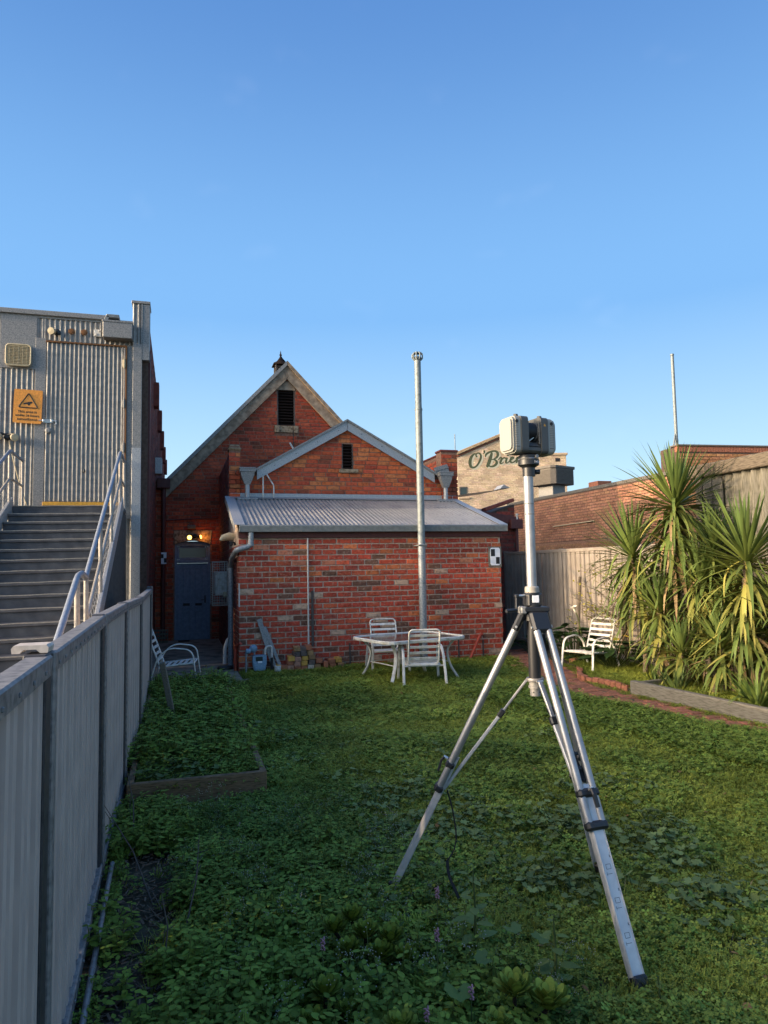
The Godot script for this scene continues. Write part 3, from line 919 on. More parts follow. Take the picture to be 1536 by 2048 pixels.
func build_hall() -> void:
	var t := thing("gabled_brick_hall", "tall dark red brick hall with steep timber-edged gable", "building", V(2.49, 0, -16.5))
	var O := Transform3D(Basis(), V(-2.49, 0, 16.5))
	var s_l := 1.052
	var w := MB.new()
	# wall in pieces round the door opening
	w.box(V(-0.6, 0, -16.8), V(-0.085, 2.3, -16.508))
	w.box(V(0.70, 0, -16.8), V(5.6, 2.3, -16.508))
	w.prism(Transform3D(), PackedVector2Array([Vector2(-0.6, 2.301), Vector2(5.6, 2.301), Vector2(5.6, 3.6), Vector2(5.23, 3.66), Vector2(3.906, 5.032), Vector2(1.074, 5.032), Vector2(-0.25, 3.66), Vector2(-0.6, 3.66)]), -16.8, -16.508)
	w.prism(Transform3D(), PackedVector2Array([Vector2(1.075, 5.033), Vector2(2.268, 5.033), Vector2(2.268, 5.90), Vector2(1.911, 5.90)]), -16.8, -16.508)
	w.prism(Transform3D(), PackedVector2Array([Vector2(2.672, 5.033), Vector2(3.905, 5.033), Vector2(3.069, 5.90), Vector2(2.672, 5.90)]), -16.8, -16.508)
	w.prism(Transform3D(), PackedVector2Array([Vector2(1.912, 5.901), Vector2(3.068, 5.901), Vector2(2.49, 6.48)]), -16.8, -16.508)
	part("wall", w, M["mortar_grey"], t).transform = O
	var span := func(y):
		if y < 3.55: return Vector2(-0.6, 5.6)
		return Vector2(-0.3 + (y - 3.6) / s_l, 5.28 - (y - 3.6) / s_l)
	var holes := [Rect2(-0.10, 0, 0.82, 2.5), Rect2(2.26, 5.02, 0.42, 0.9), Rect2(2.19, 4.84, 0.58, 0.18), Rect2(2.22, 5.9, 0.50, 0.23)]
	var list := courses(0.0, 6.45, span, holes, 0.23, 0.076, 0.008)
	var front := []
	var back := []
	for r in list:
		if r.position.y > 3.9 and r.position.x < 4.2 and front.size() < 300 and r.size.x > 0.15: front.append(r)
		else: back.append(r)
	lay_bricks(t, O * Transform3D(Basis(), V(0, 0, -16.508)), front + back, [[Color(0.45, 0.078, 0.034), 6.0], [Color(0.39, 0.066, 0.030), 5.0], [Color(0.50, 0.105, 0.042), 2.0], [Color(0.22, 0.06, 0.03), 1.2]], M["brick"], front.size(), 0.007)
	# roof
	var ro := MB.new()
	for s in 2:
		var e := V(-0.38, 3.46, 0) if s == 0 else V(5.36, 3.46, 0)
		var ap := V(2.49, 6.51, 0)
		var d := (ap - e).normalized()
		var nn := V(0, 0, 1).cross(d)
		if nn.y < 0: nn = -nn
		for lift in [0.0, 0.05]:
			ro.quad(e + V(0, lift, -16.4), ap + V(0, lift, -16.4), ap + V(0, lift, -30), e + V(0, lift, -30))
	part("roof", ro, M["zinc_dull"], t).transform = O
	for s in 2:
		var b := MB.new()
		var sx := -1.0 if s == 0 else 1.0
		barge(b, V(2.49 + sx * 2.80, 3.40, -16.44), V(2.49 + sx * 0.003, 6.335, -16.44), 0.25, 0.05)
		part("barge_board", b, M["barge_timber"], t).transform = O
		b = MB.new()
		barge(b, V(2.49 + sx * 2.885, 3.50, -16.42), V(2.49 + sx * 0.003, 6.535, -16.42), 0.075, 0.11)
		part("barge_capping", b, M["zinc_dull"] if s == 0 else M["barge_timber"], t).transform = O
	# gable vent
	var vb := MB.new()
	vb.box(V(2.26, 5.02, -16.68), V(2.68, 5.91, -16.65))
	var vent := part("vent", vb, M["louvre"], t)
	vent.transform = O
	for k in 12:
		var sl := MB.new()
		sl.obox(Transform3D(Basis(V(1, 0, 0), 0.6), V(2.47, 5.07 + k * 0.071, -16.55)), V(0.385, 0.014, 0.075))
		part("louvre_slat", sl, M["louvre"], vent)
	var vf := MB.new()
	for xx in [2.27, 2.67]: vf.box(V(xx - 0.012, 5.03, -16.6), V(xx + 0.012, 5.9, -16.506))
	part("vent_frame", vf, M["dark_timber"], vent)
	var si := MB.new()
	si.box(V(2.30, 4.86, -16.6), V(2.64, 5.02, -16.47), 0.008)
	si.box(V(2.20, 4.85, -16.6), V(2.298, 5.02, -16.43), 0.008)
	si.box(V(2.642, 4.85, -16.6), V(2.75, 5.02, -16.43), 0.008)
	part("sill", si, M["stone"], t).transform = O
	var li := MB.new()
	li.prism(Transform3D(), PackedVector2Array([Vector2(2.24, 5.90), Vector2(2.70, 5.90), Vector2(2.62, 6.12), Vector2(2.36, 6.12)]), -16.6, -16.49)
	part("lintel", li, M["barge_timber"], t).transform = O
	# door lintel stone with a shallow arch
	var ar := PackedVector2Array()
	for k in 9:
		var x := -0.085 + 0.785 * k / 8.0
		ar.append(Vector2(x, 2.20 + 0.075 * (1.0 - pow((x - 0.3075) / 0.3925, 2.0))))
	ar.append(Vector2(0.74, 2.51))
	ar.append(Vector2(-0.10, 2.50))
	li = MB.new()
	li.prism(Transform3D(), ar, -16.7, -16.485)
	part("door_lintel", li, M["stone"], t).transform = O
	# door
	var dn := Node3D.new()
	dn.name = "door"
	t.add_child(dn, true)
	dn.transform = O * Transform3D(Basis(), V(-0.085, 0.02, -16.62))
	var d := MB.new()
	for xx in [0.0, 0.725]: d.box(V(xx, 0, -0.03), V(xx + 0.06, 2.2, 0.05), 0.005)
	d.box(V(0.06, 1.74, -0.03), V(0.725, 1.83, 0.055), 0.008)
	d.box(V(0.06, 2.13, -0.03), V(0.725, 2.24, 0.045), 0.005)
	part("door_frame", d, M["door_blue"], dn)
	d = MB.new()
	d.box(V(0.06, 0.0, -0.03), V(0.725, 1.738, 0.0))
	for b in [[0.06, 0.0, 0.165, 1.738], [0.62, 0.0, 0.725, 1.738], [0.345, 0.16, 0.44, 1.62], [0.165, 0.0, 0.62, 0.16], [0.165, 0.64, 0.345, 0.90], [0.44, 0.64, 0.62, 0.90], [0.165, 1.62, 0.62, 1.738]]:
		d.box(V(b[0] + 0.0005, b[1], 0.0), V(b[2] - 0.0005, b[3], 0.022), 0.004)
	part("door_leaf", d, M["door_blue"], dn)
	for b in [[0.165, 0.16, 0.345, 0.64], [0.44, 0.16, 0.62, 0.64], [0.165, 0.90, 0.345, 1.62], [0.44, 0.90, 0.62, 1.62]]:
		d = MB.new()
		d.box(V(b[0] + 0.025, b[1] + 0.025, -0.001), V(b[2] - 0.025, b[3] - 0.025, 0.014), 0.012)
		part("door_panel", d, M["door_blue"], dn)
	for xx in [0.185, 0.455]:
		d = MB.new()
		d.box(V(xx, 0.77, 0.021), V(xx + 0.15, 0.83, 0.0245), 0.001)
		part("letter_slot", d, M["ink"], dn)
		d = MB.new()
		d.box(V(xx - 0.01, 0.715, 0.02), V(xx + 0.16, 0.745, 0.035), 0.004)
		part("slot_ledge", d, M["door_blue"], dn)
	d = MB.new()
	d.box(V(0.655, 0.83, 0.022), V(0.69, 1.0, 0.03), 0.003)
	d.tube(fillet([V(0.672, 0.9, 0.02), V(0.672, 0.9, 0.07), V(0.58, 0.9, 0.075)], 0.02), 0.009, 8)
	part("handle", d, M["black_plastic"], dn)
	d = MB.new()
	d.box(V(0.095, 1.865, -0.02), V(0.69, 2.095, -0.012))
	part("transom_glass", d, M["dark_glass"], dn)
	d = MB.new()
	for b in [[0.06, 1.83, 0.098, 2.13], [0.687, 1.83, 0.725, 2.13], [0.098, 1.83, 0.687, 1.868], [0.098, 2.093, 0.687, 2.13]]: d.box(V(b[0], b[1], -0.025), V(b[2], b[3], 0.02), 0.006)
	part("transom_sash", d, M["door_blue"], dn)
	for k in 16:
		d = MB.new()
		d.obox(Transform3D(Basis(V(1, 0, 0), 0.5), V(0.392, 1.876 + k * 0.0142, -0.035)), V(0.57, 0.0015, 0.016))
		part("blind_slat", d, M["asbestos"], dn)
	# ridge ventilator
	var l := thing("ridge_ventilator", "small louvred ventilator turret on the hall ridge", "ventilator", V(2.49, 6.5, -17.5))
	var lb := MB.new()
	for q in [[-0.14, -0.14], [0.14, -0.14], [0.14, 0.14], [-0.14, 0.14]]: lb.box(V(q[0] - 0.018, -0.15, q[1] - 0.018), V(q[0] + 0.018, 0.28, q[1] + 0.018))
	lb.box(V(-0.10, -0.15, -0.10), V(0.10, 0.28, 0.10))
	part("turret", lb, M["dark_timber"], l)
	for k in 5:
		var sl := MB.new()
		for sd in 4:
			var bb := Basis(V(0, 1, 0), sd * PI / 2)
			sl.obox(Transform3D(bb * Basis(V(1, 0, 0), 0.6), bb * V(0, 0.02 + k * 0.055, 0.13)), V(0.24, 0.008, 0.06))
		part("louvre_slat", sl, M["dark_timber"], l)
	var cp := MB.new()
	cp.lathe(Transform3D(Basis(V(0, 1, 0), PI / 4), V(0, 0.28, 0)), [Vector2(0.29, 0.0), Vector2(0.29, 0.02), Vector2(0.16, 0.09), Vector2(0.06, 0.20), Vector2(0.02, 0.26), Vector2(0.02, 0.27)], 4)
	part("cap", cp, M["louvre"], l)
	cp = MB.new()
	cp.lathe(Transform3D(Basis(), V(0, 0.54, 0)), [Vector2(0.022, 0), Vector2(0.035, 0.03), Vector2(0.016, 0.06), Vector2(0.014, 0.09), Vector2(0.0, 0.15)], 8)
	part("finial", cp, M["louvre"], l)

func build_hall_fittings() -> void:
	var dp := pipe("oxblood_downpipe", "dark red downpipe beside the blue door", "downpipe", [V(-0.33, 3.5, -16.42), V(-0.33, 0.08, -16.42)], 0.05, "oxblood", 0.03, 10, [[V(-0.33, 2.6, -16.42), V(0, 1, 0)], [V(-0.33, 1.3, -16.42), V(0, 1, 0)]])
	var b := MB.new()
	b.box(V(-0.15, -0.04, -0.08), V(0.14, 0.18, 0.10), 0.01)
	part("rainwater_box", b, M["oxblood"], dp)
	var tg := thing("wall_target", "narrow black and white target taped on the oxblood downpipe", "target", V(-0.315, 1.88, -16.36))
	b = MB.new()
	b.box(V(-0.06, -0.13, 0), V(0.055, 0.13, 0.004))
	part("paper", b, M["paper"], tg)
	for q in [[-0.06, -0.0, -0.01, 0.09], [0.0, -0.10, 0.055, 0.0]]:
		b = MB.new()
		b.box(V(q[0], q[1], 0.0045), V(q[2], q[3], 0.006))
		part("black_square", b, M["ink"], tg)
	var la := thing("twin_spotlight", "pair of lit spotlights over the blue door", "lamp", V(0.36, 2.36, -16.44))
	b = MB.new()
	b.lathe(Transform3D(Basis(V(1, 0, 0), PI / 2), V(0, 0.02, -0.04)), [Vector2(0.05, 0), Vector2(0.05, 0.03), Vector2(0.03, 0.05), Vector2(0, 0.05)], 12)
	b.tube([V(0, 0.02, 0), V(-0.07, 0.0, 0.05)], 0.018, 8)
	b.tube([V(0, 0.02, 0), V(0.09, 0.0, 0.03)], 0.018, 8)
	part("mount", b, M["black_plastic"], la)
	b = MB.new()
	b.lathe(Transform3D(Basis(V(1, 0, 0), 1.45), V(-0.125, -0.02, 0.10)), [Vector2(0.022, -0.08), Vector2(0.045, -0.02), Vector2(0.055, 0.0)], 14)
	part("lamp_shade", b, M["black_plastic"], la)
	b = MB.new()
	b.lathe(Transform3D(Basis(V(1, 0, 0), 1.45), V(-0.125, -0.02, 0.10)), [Vector2(0.05, 0.0), Vector2(0.042, 0.012), Vector2(0.02, 0.02), Vector2(0, 0.022)], 14)
	part("bulb", b, M["lamp_glow"], la)
	b = MB.new()
	b.lathe(Transform3D(Basis(V(0, 0, 1), -1.35) * Basis(V(1, 0, 0), 0.35), V(0.12, -0.005, 0.04)), [Vector2(0.022, -0.06), Vector2(0.04, -0.01), Vector2(0.048, 0.0)], 14)
	part("lamp_shade", b, M["black_plastic"], la)
	b = MB.new()
	b.lathe(Transform3D(Basis(V(0, 0, 1), -1.35) * Basis(V(1, 0, 0), 0.35), V(0.12, -0.005, 0.04)), [Vector2(0.044, 0.0), Vector2(0.036, 0.012), Vector2(0.018, 0.02), Vector2(0, 0.022)], 14)
	part("bulb", b, M["lamp_glow"], la)
	for q in [[V(0.215, 2.33, -16.29), 0.005], [V(0.56, 2.355, -16.38), 0.014]]:
		var o := OmniLight3D.new()
		o.name = "spot_glow"
		o.light_color = Color(1.0, 0.62, 0.25)
		o.light_energy = q[1]
		o.light_size = 0.04
		o.omni_range = 6.0
		o.omni_attenuation = 2.0
		o.shadow_enabled = true
		add_child(o, true)
		o.position = q[0]
	b = MB.new()
	b.box(V(0.19, 2.54, -16.49), V(0.37, 2.63, -16.41), 0.01)
	solo("junction_box", b, M["asbestos"], "pale rectangular box fixed above the lit spotlights", "box")
	pipe("wall_conduit", "thin dark conduit running level across the hall wall above the door", "conduit", [V(-0.28, 2.74, -16.47), V(0.86, 2.80, -16.47)], 0.014, "oxblood")
	b = MB.new()
	b.box(V(-0.57, 3.72, -16.2), V(-0.36, 4.08, -15.9), 0.01)
	solo("pale_gutter_box", b, M["zinc"], "pale grey metal box beside the hall eave at the passage end", "gutter box")
	var rc := thing("milk_crate", "dark plastic crate standing by the passage wall near the blue door", "crate", V(-0.36, 0.03, -16.2))
	b = MB.new()
	for y in [0.0, 0.09, 0.17, 0.25]:
		for q in [[-0.14, -0.14, 0.14, -0.14], [0.14, -0.14, 0.14, 0.14], [0.14, 0.14, -0.14, 0.14], [-0.14, 0.14, -0.14, -0.14]]: b.bar(V(q[0], y + 0.012, q[1]), V(q[2], y + 0.012, q[3]), 0.022, 0.014, V(0, 1, 0))
	for k in 6:
		for sd in 4:
			var bb := Basis(V(0, 1, 0), sd * PI / 2)
			b.bar(bb * V(-0.14 + k * 0.056, 0, 0.14), bb * V(-0.14 + k * 0.056, 0.262, 0.14), 0.014, 0.012, bb * V(1, 0, 0))
	part("lattice", b, M["asbestos"], rc)
	b = MB.new()
	b.box(V(0.0, 0.031, -16.35), V(0.24, 0.045, -16.1), 0.004)
	solo("door_mat", b, M["webbing"], "small dark mat on the concrete at the blue door", "door mat")
	pipe("bent_white_conduit", "bent white conduit rising from the shed roof to the left eave", "conduit", [V(1.53, 2.94, -13.2), V(1.53, 3.36, -13.2)], 0.013, "white_paint")
	pipe("slanting_white_conduit", "slanting white conduit kinked down to the shed roof", "conduit", [V(1.73, 2.94, -13.2), V(1.73, 3.18, -13.2), V(1.60, 3.39, -13.2)], 0.013, "white_paint", 0.03)
	pipe("mast_stub", "short bent white pipe on the hall gable below the vent", "pipe", [V(2.62, 4.0, -16.3), V(2.62, 4.42, -16.3), V(2.52, 4.58, -16.3)], 0.02, "white_paint", 0.05)
	pipe("gable_cable", "thin dark cable running down from the hall gable vent", "cable", [V(2.63, 5.05, -16.46), V(2.64, 4.4, -16.46), V(2.645, 4.0, -16.46)], 0.010, "black_plastic", 0.03, 6)

# ---------------------------------------------------------------- corrugated building on the left
func text_part(called: String, words: String, font: String, size: float, material: Material, parent: Node, xf: Transform3D, bold := 400, depth := 0.002) -> void:
	var tm := TextMesh.new()
	tm.text = words
	var sf := SystemFont.new()
	sf.font_names = PackedStringArray([font])
	sf.font_weight = bold
	tm.font = sf
	tm.font_size = 64
	tm.pixel_size = size / 64.0
	tm.depth = depth
	var o := part(called, tm, material, parent)
	o.transform = xf

func build_left_building() -> void:
	var z := -12.0
	var t := thing("corrugated_iron_building", "tall building clad in corrugated iron above the outdoor stairs", "building", V(-2.0, 0, z))
	var O := Transform3D(Basis(), V(2.0, 0, -z))
	var b := MB.new()
	# body behind the cladding, and the long brick side along the passage
	b.box(V(-9.0, 0, -27.0), V(-0.505, 5.70, -12.06))
	part("body", b, M["mortar_dark"], t).transform = O
	var rf := MB.new()
	rf.box(V(-9.0, 5.70, -27.0), V(-0.75, 5.76, -12.02))
	part("roof", rf, M["zinc_dull"], t).transform = O
	var top := func(x): return 5.755
	b = MB.new()
	corrugated(b, Transform3D(Basis(), V(0, 0, -12.04)), -9.0, -2.72, 0.0, 5.755, 0.076, 0.012, 8)
	corrugated(b, Transform3D(Basis(), V(0, 0, -12.04)), -2.21, -2.06, 0.0, 5.755, 0.076, 0.012, 8)
	corrugated(b, Transform3D(Basis(), V(0, 0, -12.04)), -2.72, -2.21, 0.0, 4.86, 0.076, 0.012, 8)
	corrugated(b, Transform3D(Basis(), V(0, 0, -12.04)), -2.10, -0.75, 5.345, 5.755, 0.076, 0.012, 8)
	corrugated(b, Transform3D(Basis(), V(0, 0, -12.04)), -2.06, -0.74, 0.0, 2.5, 0.076, 0.012, 8)
	part("wall_sheet", b, M["wall_iron"], t).transform = O
	b = MB.new()
	b.box(V(-2.73, 4.85, -12.05), V(-2.20, 5.755, -12.022), 0.003)
	part("flat_panel", b, M["zinc_dull"], t).transform = O
	b = MB.new()
	b.box(V(-2.215, 2.45, -12.05), V(-2.055, 5.37, -12.018), 0.003)
	part("door_jamb", b, M["zinc_dull"], t).transform = O
	b = MB.new()
	b.box(V(-0.835, 2.45, -12.05), V(-0.735, 5.34, -12.02), 0.003)
	part("door_jamb", b, M["zinc_dull"], t).transform = O
	# eave capping
	b = MB.new()
	b.box(V(-9.0, 5.735, -12.06), V(-1.13, 5.815, -11.98), 0.006)
	part("eave_capping", b, M["zinc_dull"], t).transform = O
	b = MB.new()
	b.box(V(-1.16, 5.77, -12.2), V(-0.96, 5.83, -11.95), 0.01)
	b.obox(Transform3D(Basis(V(0, 0, 1), -0.3), V(-1.15, 5.76, -11.97)), V(0.06, 0.09, 0.04), 0.004)
	part("gutter_end", b, M["gutter"], t).transform = O
	b = MB.new()
	b.box(V(-1.20, 5.40, -12.03), V(-0.745, 5.66, -11.83), 0.008)
	b.box(V(-1.21, 5.655, -12.03), V(-0.74, 5.685, -11.82), 0.004)
	part("rainwater_box", b, M["zinc_dull"], t).transform = O
	# corner post and parapet end
	b = MB.new()
	b.box(V(-0.742, 3.60, -12.12), V(-0.60, 5.37, -11.975), 0.004)
	part("corner_post", b, M["zinc_dull"], t).transform = O
	b = MB.new()
	b.box(V(-0.746, 0, -12.12), V(-0.602, 3.62, -11.968), 0.004)
	part("corner_flashing", b, M["zinc"], t).transform = O
	b = MB.new()
	corrugated(b, Transform3D(Basis(), V(0, 0, -11.985)), -0.75, -0.60, 5.36, 6.06, 0.076, 0.012, 8)
	b.box(V(-0.75, 5.3, -12.3), V(-0.60, 6.055, -12.0))
	part("parapet_sheet", b, M["wall_iron"], t).transform = O
	b = MB.new()
	b.box(V(-0.60, 5.1, -12.3), V(-0.485, 6.055, -11.98), 0.004)
	b.box(V(-0.77, 6.055, -12.4), V(-0.475, 6.10, -11.96), 0.004)
	b.box(V(-0.615, 5.37, -11.978), V(-0.594, 6.05, -11.968))
	part("parapet_flashing", b, M["zinc_dull"], t).transform = O
	# passage side: oxblood brick with a stepped parapet
	b = MB.new()
	b.box(V(-0.60, 0, -12.25), V(-0.515, 5.1, -12.10))
	b.box(V(-0.60, 5.1, -27.0), V(-0.512, 5.92, -12.301))
	part("parapet", b, M["oxblood_wall"], t).transform = O
	b = MB.new()
	b.box(V(-0.53, 0.0, -12.3), V(-0.47, 5.3, -12.12), 0.004)
	part("downpipe", b, M["oxblood"], t).transform = O
	var sp := func(_y): return Vector2(-27.0, -12.12)
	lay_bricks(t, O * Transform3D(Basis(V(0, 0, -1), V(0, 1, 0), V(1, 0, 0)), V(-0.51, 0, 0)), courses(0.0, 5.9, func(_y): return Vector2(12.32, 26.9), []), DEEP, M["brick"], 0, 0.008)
	for k in 5:
		b = MB.new()
		b.box(V(-0.52, 4.95 - 0.0 * k, -15.0 - k * 2.6), V(-0.40, 5.45, -14.7 - k * 2.6), 0.01)
		part("corbel", b, M["oxblood_wall"], t).transform = O
	# door
	var dn := Node3D.new()
	dn.name = "door"
	t.add_child(dn, true)
	dn.transform = O * Transform3D(Basis(), V(0, 0, -12.0))
	b = MB.new()
	b.box(V(-2.05, 2.72, -0.05), V(-0.84, 5.30, -0.03))
	corrugated(b, Transform3D(Basis(), V(0, 0, -0.008)), -2.045, -0.89, 2.73, 5.30, 0.066, 0.012, 8)
	part("door_sheet", b, M["wall_iron"], dn)
	b = MB.new()
	b.box(V(-2.06, 5.30, -0.04), V(-0.835, 5.325, 0.02), 0.003)
	b.box(V(-0.855, 2.72, -0.04), V(-0.835, 5.30, 0.02), 0.003)
	part("door_trim", b, M["rust"], dn)
	b = MB.new()
	b.box(V(-0.885, 2.72, -0.03), V(-0.86, 5.29, 0.014), 0.003)
	part("door_edge", b, M["rail_post"], dn)
	for y in [5.02, 4.35, 3.62]:
		b = MB.new()
		b.box(V(-0.905, y - 0.06, 0.012), V(-0.855, y + 0.06, 0.03), 0.004)
		b.tube([V(-0.875, y - 0.08, 0.03), V(-0.875, y + 0.08, 0.03)], 0.012, 8)
		part("hinge", b, M["cream"] if y > 5.0 else M["zinc_dull"], dn)
	b = MB.new()
	b.box(V(-2.08, 3.985, 0.012), V(-1.93, 4.035, 0.02), 0.002)
	b.tube([V(-2.14, 4.015, 0.03), V(-1.88, 4.015, 0.03)], 0.009, 8)
	b.tube(fillet([V(-1.90, 4.015, 0.03), V(-1.88, 3.97, 0.03), V(-1.91, 3.95, 0.03)], 0.01), 0.008, 6)
	for x in [-2.07, -1.95]: b.box(V(x - 0.012, 3.995, 0.018), V(x + 0.012, 4.035, 0.044), 0.003)
	part("bolt", b, M["steel_bright"], dn)
	b = MB.new()
	b.lathe(Transform3D(Basis(V(1, 0, 0), PI / 2), V(-2.0, 3.86, 0.0)), [Vector2(0.045, 0), Vector2(0.045, 0.025), Vector2(0.03, 0.035), Vector2(0.012, 0.036), Vector2(0.0, 0.036)], 14)
	b.box(V(-2.06, 3.84, 0.0), V(-2.02, 3.88, 0.02), 0.003)
	part("lock", b, M["zinc_dull"], dn)
	b = MB.new()
	b.obox(Transform3D(Basis(), V(-1.46, 3.22, 0.02)), V(0.035, 0.05, 0.02), 0.006)
	part("keyhole_plate", b, M["black_plastic"], dn)
	b = MB.new()
	b.box(V(-2.06, 2.655, -12.02), V(-0.86, 2.715, -11.94), 0.005)
	part("yellow_threshold", b, M["yellow"], t).transform = O

func build_left_fittings() -> void:
	var f := thing("exhaust_fan_cover", "cream louvred exhaust fan cover on the grey wall panel", "fan cover", V(-2.45, 5.05, -12.02))
	var b := MB.new()
	var sq := func(w, h): return fillet([V(-w, -h, 0), V(w, -h, 0), V(w, h, 0), V(-w, h, 0)], 0.06, 4, true)
	var poly := PackedVector2Array()
	for p in sq.call(0.185, 0.175): poly.append(Vector2(p.x * (1.0 - 0.06 * absf(p.y) / 0.175), p.y))
	b.prism(Transform3D(), poly, 0.0, 0.05)
	part("housing", b, M["cream"], f)
	b = MB.new()
	b.tube(sq.call(0.178, 0.168).map(func(p): return p + V(0, 0, 0.055)), 0.014, 6, false, [], true)
	part("rim", b, M["cream"], f)
	for k in 13:
		b = MB.new()
		b.obox(Transform3D(Basis(V(1, 0, 0), 0.7), V(0, -0.145 + k * 0.0242, 0.058)), V(0.31, 0.004, 0.026))
		part("louvre_slat", b, M["cream"], f)
	b = MB.new()
	for k in 5: b.box(V(-0.125 + k * 0.0625 - 0.003, -0.15, 0.05), V(-0.125 + k * 0.0625 + 0.003, 0.15, 0.066))
	part("louvre_ribs", b, M["cream"], f)
	# warning sign
	var s := thing("surveillance_sign", "orange warning sign about 24 hours surveillance beside the iron door", "sign", V(-2.30, 4.23, -11.975), 0.0)
	s.rotation.z = -0.03
	b = MB.new()
	b.prism(Transform3D(), PackedVector2Array(fillet([V(-0.205, -0.27, 0), V(0.205, -0.27, 0), V(0.205, 0.27, 0), V(-0.205, 0.27, 0)], 0.02, 3, true).map(func(p): return Vector2(p.x, p.y))), 0.0, 0.006)
	part("plate", b, M["sign_orange"], s)
	b = MB.new()
	b.tube(fillet([V(-0.135, -0.02, 0.0065), V(0.145, -0.02, 0.0065), V(0.005, 0.215, 0.0065)], 0.025, 4, true), 0.0095, 4, false, [], true)
	part("warning_triangle", b, M["ink"], s)
	b = MB.new()
	var tilt := Transform3D(Basis(V(0, 0, 1), 0.22), V(0.005, 0.055, 0.0))
	b.prism(tilt, PackedVector2Array([Vector2(-0.07, -0.012), Vector2(0.05, -0.016), Vector2(0.062, 0.0), Vector2(0.05, 0.018), Vector2(-0.07, 0.010)]), 0.0062, 0.0078)
	b.prism(tilt, PackedVector2Array([Vector2(-0.02, -0.014), Vector2(0.03, -0.016), Vector2(0.012, -0.04), Vector2(-0.005, -0.042)]), 0.0062, 0.0078)
	part("camera_symbol", b, M["ink"], s)
	text_part("lettering", "This area is", "Droid Sans", 0.050, M["ink"], s, Transform3D(Basis(), V(0.0, -0.088, 0.0068)), 700)
	text_part("lettering", "under 24 hours", "Droid Sans", 0.047, M["ink"], s, Transform3D(Basis(), V(0.0, -0.148, 0.0068)), 700)
	text_part("lettering", "surveillance", "Droid Sans", 0.050, M["ink"], s, Transform3D(Basis(), V(0.0, -0.208, 0.0068)), 700)
	# small things above the door
	var lm := thing("floodlight", "single white floodlight above the iron door", "floodlight", V(-1.92, 5.47, -12.02))
	b = MB.new()
	b.lathe(Transform3D(Basis(V(1, 0, 0), PI / 2), V(0.02, 0, 0)), [Vector2(0.055, 0), Vector2(0.055, 0.03), Vector2(0.03, 0.05), Vector2(0, 0.05)], 12)
	b.tube([V(0.02, 0.0, 0.04), V(0.0, -0.01, 0.10)], 0.018, 6)
	part("mount", b, M["black_plastic"], lm)
	b = MB.new()
	b.lathe(Transform3D(Basis(V(0, 1, 0), -0.3) * Basis(V(1, 0, 0), 1.75), V(-0.03, -0.01, 0.09)), [Vector2(0.02, -0.06), Vector2(0.05, 0.0), Vector2(0.06, 0.06), Vector2(0.055, 0.075), Vector2(0.0, 0.08)], 14)
	part("lamp_head", b, M["cream"], lm)
	pipe("floodlight_lead", "short looped black lead below the floodlight over the iron door", "cable", [V(-1.88, 5.44, -11.99), V(-1.86, 5.34, -11.98), V(-1.90, 5.29, -12.0)], 0.009, "black_plastic", 0.03, 6)
	for k in 2:
		b = MB.new()
		for a in 7:
			var an := TAU * a / 7.0
			b.lathe(Transform3D(Basis(V(1, 0, 0), PI / 2), V(cos(an) * 0.032, sin(an) * 0.032, 0)), [Vector2(0.022, 0), Vector2(0.018, 0.012), Vector2(0.0, 0.015)], 8)
		b.lathe(Transform3D(Basis(V(1, 0, 0), PI / 2), Vector3.ZERO), [Vector2(0.035, 0), Vector2(0.03, 0.018), Vector2(0.0, 0.02)], 10)
		var o := solo("rusted_rosette", b, M["rust"], "rusted round bracket above the iron door, nearer the floodlight" if k == 0 else "rusted round bracket above the iron door, nearer the white bracket", "bracket", "rusted brackets over the iron door")
		o.position = V(-1.69 + k * 0.19, 5.51, -12.018)
	b = MB.new()
	b.box(V(-1.35, 5.45, -12.02), V(-1.24, 5.57, -12.0), 0.004)
	b.box(V(-1.33, 5.47, -12.0), V(-1.30, 5.50, -11.98), 0.004)
	b.box(V(-1.28, 5.53, -12.0), V(-1.25, 5.56, -11.98), 0.004)
	solo("white_bracket", b, M["pvc_white"], "small white bracket above the iron door by the grey box", "bracket")
	var tw := thing("twin_floodlight", "pair of white floodlights low on the corrugated wall above the left handrail", "floodlight", V(-2.58, 3.74, -12.02))
	b = MB.new()
	b.lathe(Transform3D(Basis(V(1, 0, 0), PI / 2), Vector3.ZERO), [Vector2(0.06, 0), Vector2(0.06, 0.04), Vector2(0.03, 0.07), Vector2(0, 0.07)], 12)
	for sx in [-1.0, 1.0]: b.tube([V(0, 0.02, 0.05), V(sx * 0.08, 0.04, 0.08), V(sx * 0.10, 0.0, 0.11)], 0.022, 6)
	part("mount", b, M["black_plastic"], tw)
	for sx in [-1.0, 1.0]:
		b = MB.new()
		b.lathe(Transform3D(Basis(V(0, 1, 0), sx * 0.3) * Basis(V(1, 0, 0), 1.8), V(sx * 0.11, -0.02, 0.12)), [Vector2(0.03, -0.07), Vector2(0.055, -0.02), Vector2(0.062, 0.06), Vector2(0.05, 0.075), Vector2(0.0, 0.08)], 14)
		part("lamp_head", b, M["cream"], tw)
	pipe("hanging_lead", "thin cream lead hanging from the twin floodlights", "cable", [V(-2.55, 3.68, -11.95), V(-2.45, 3.2, -11.97), V(-2.27, 2.6, -11.98)], 0.008, "cream", 0.3, 6)

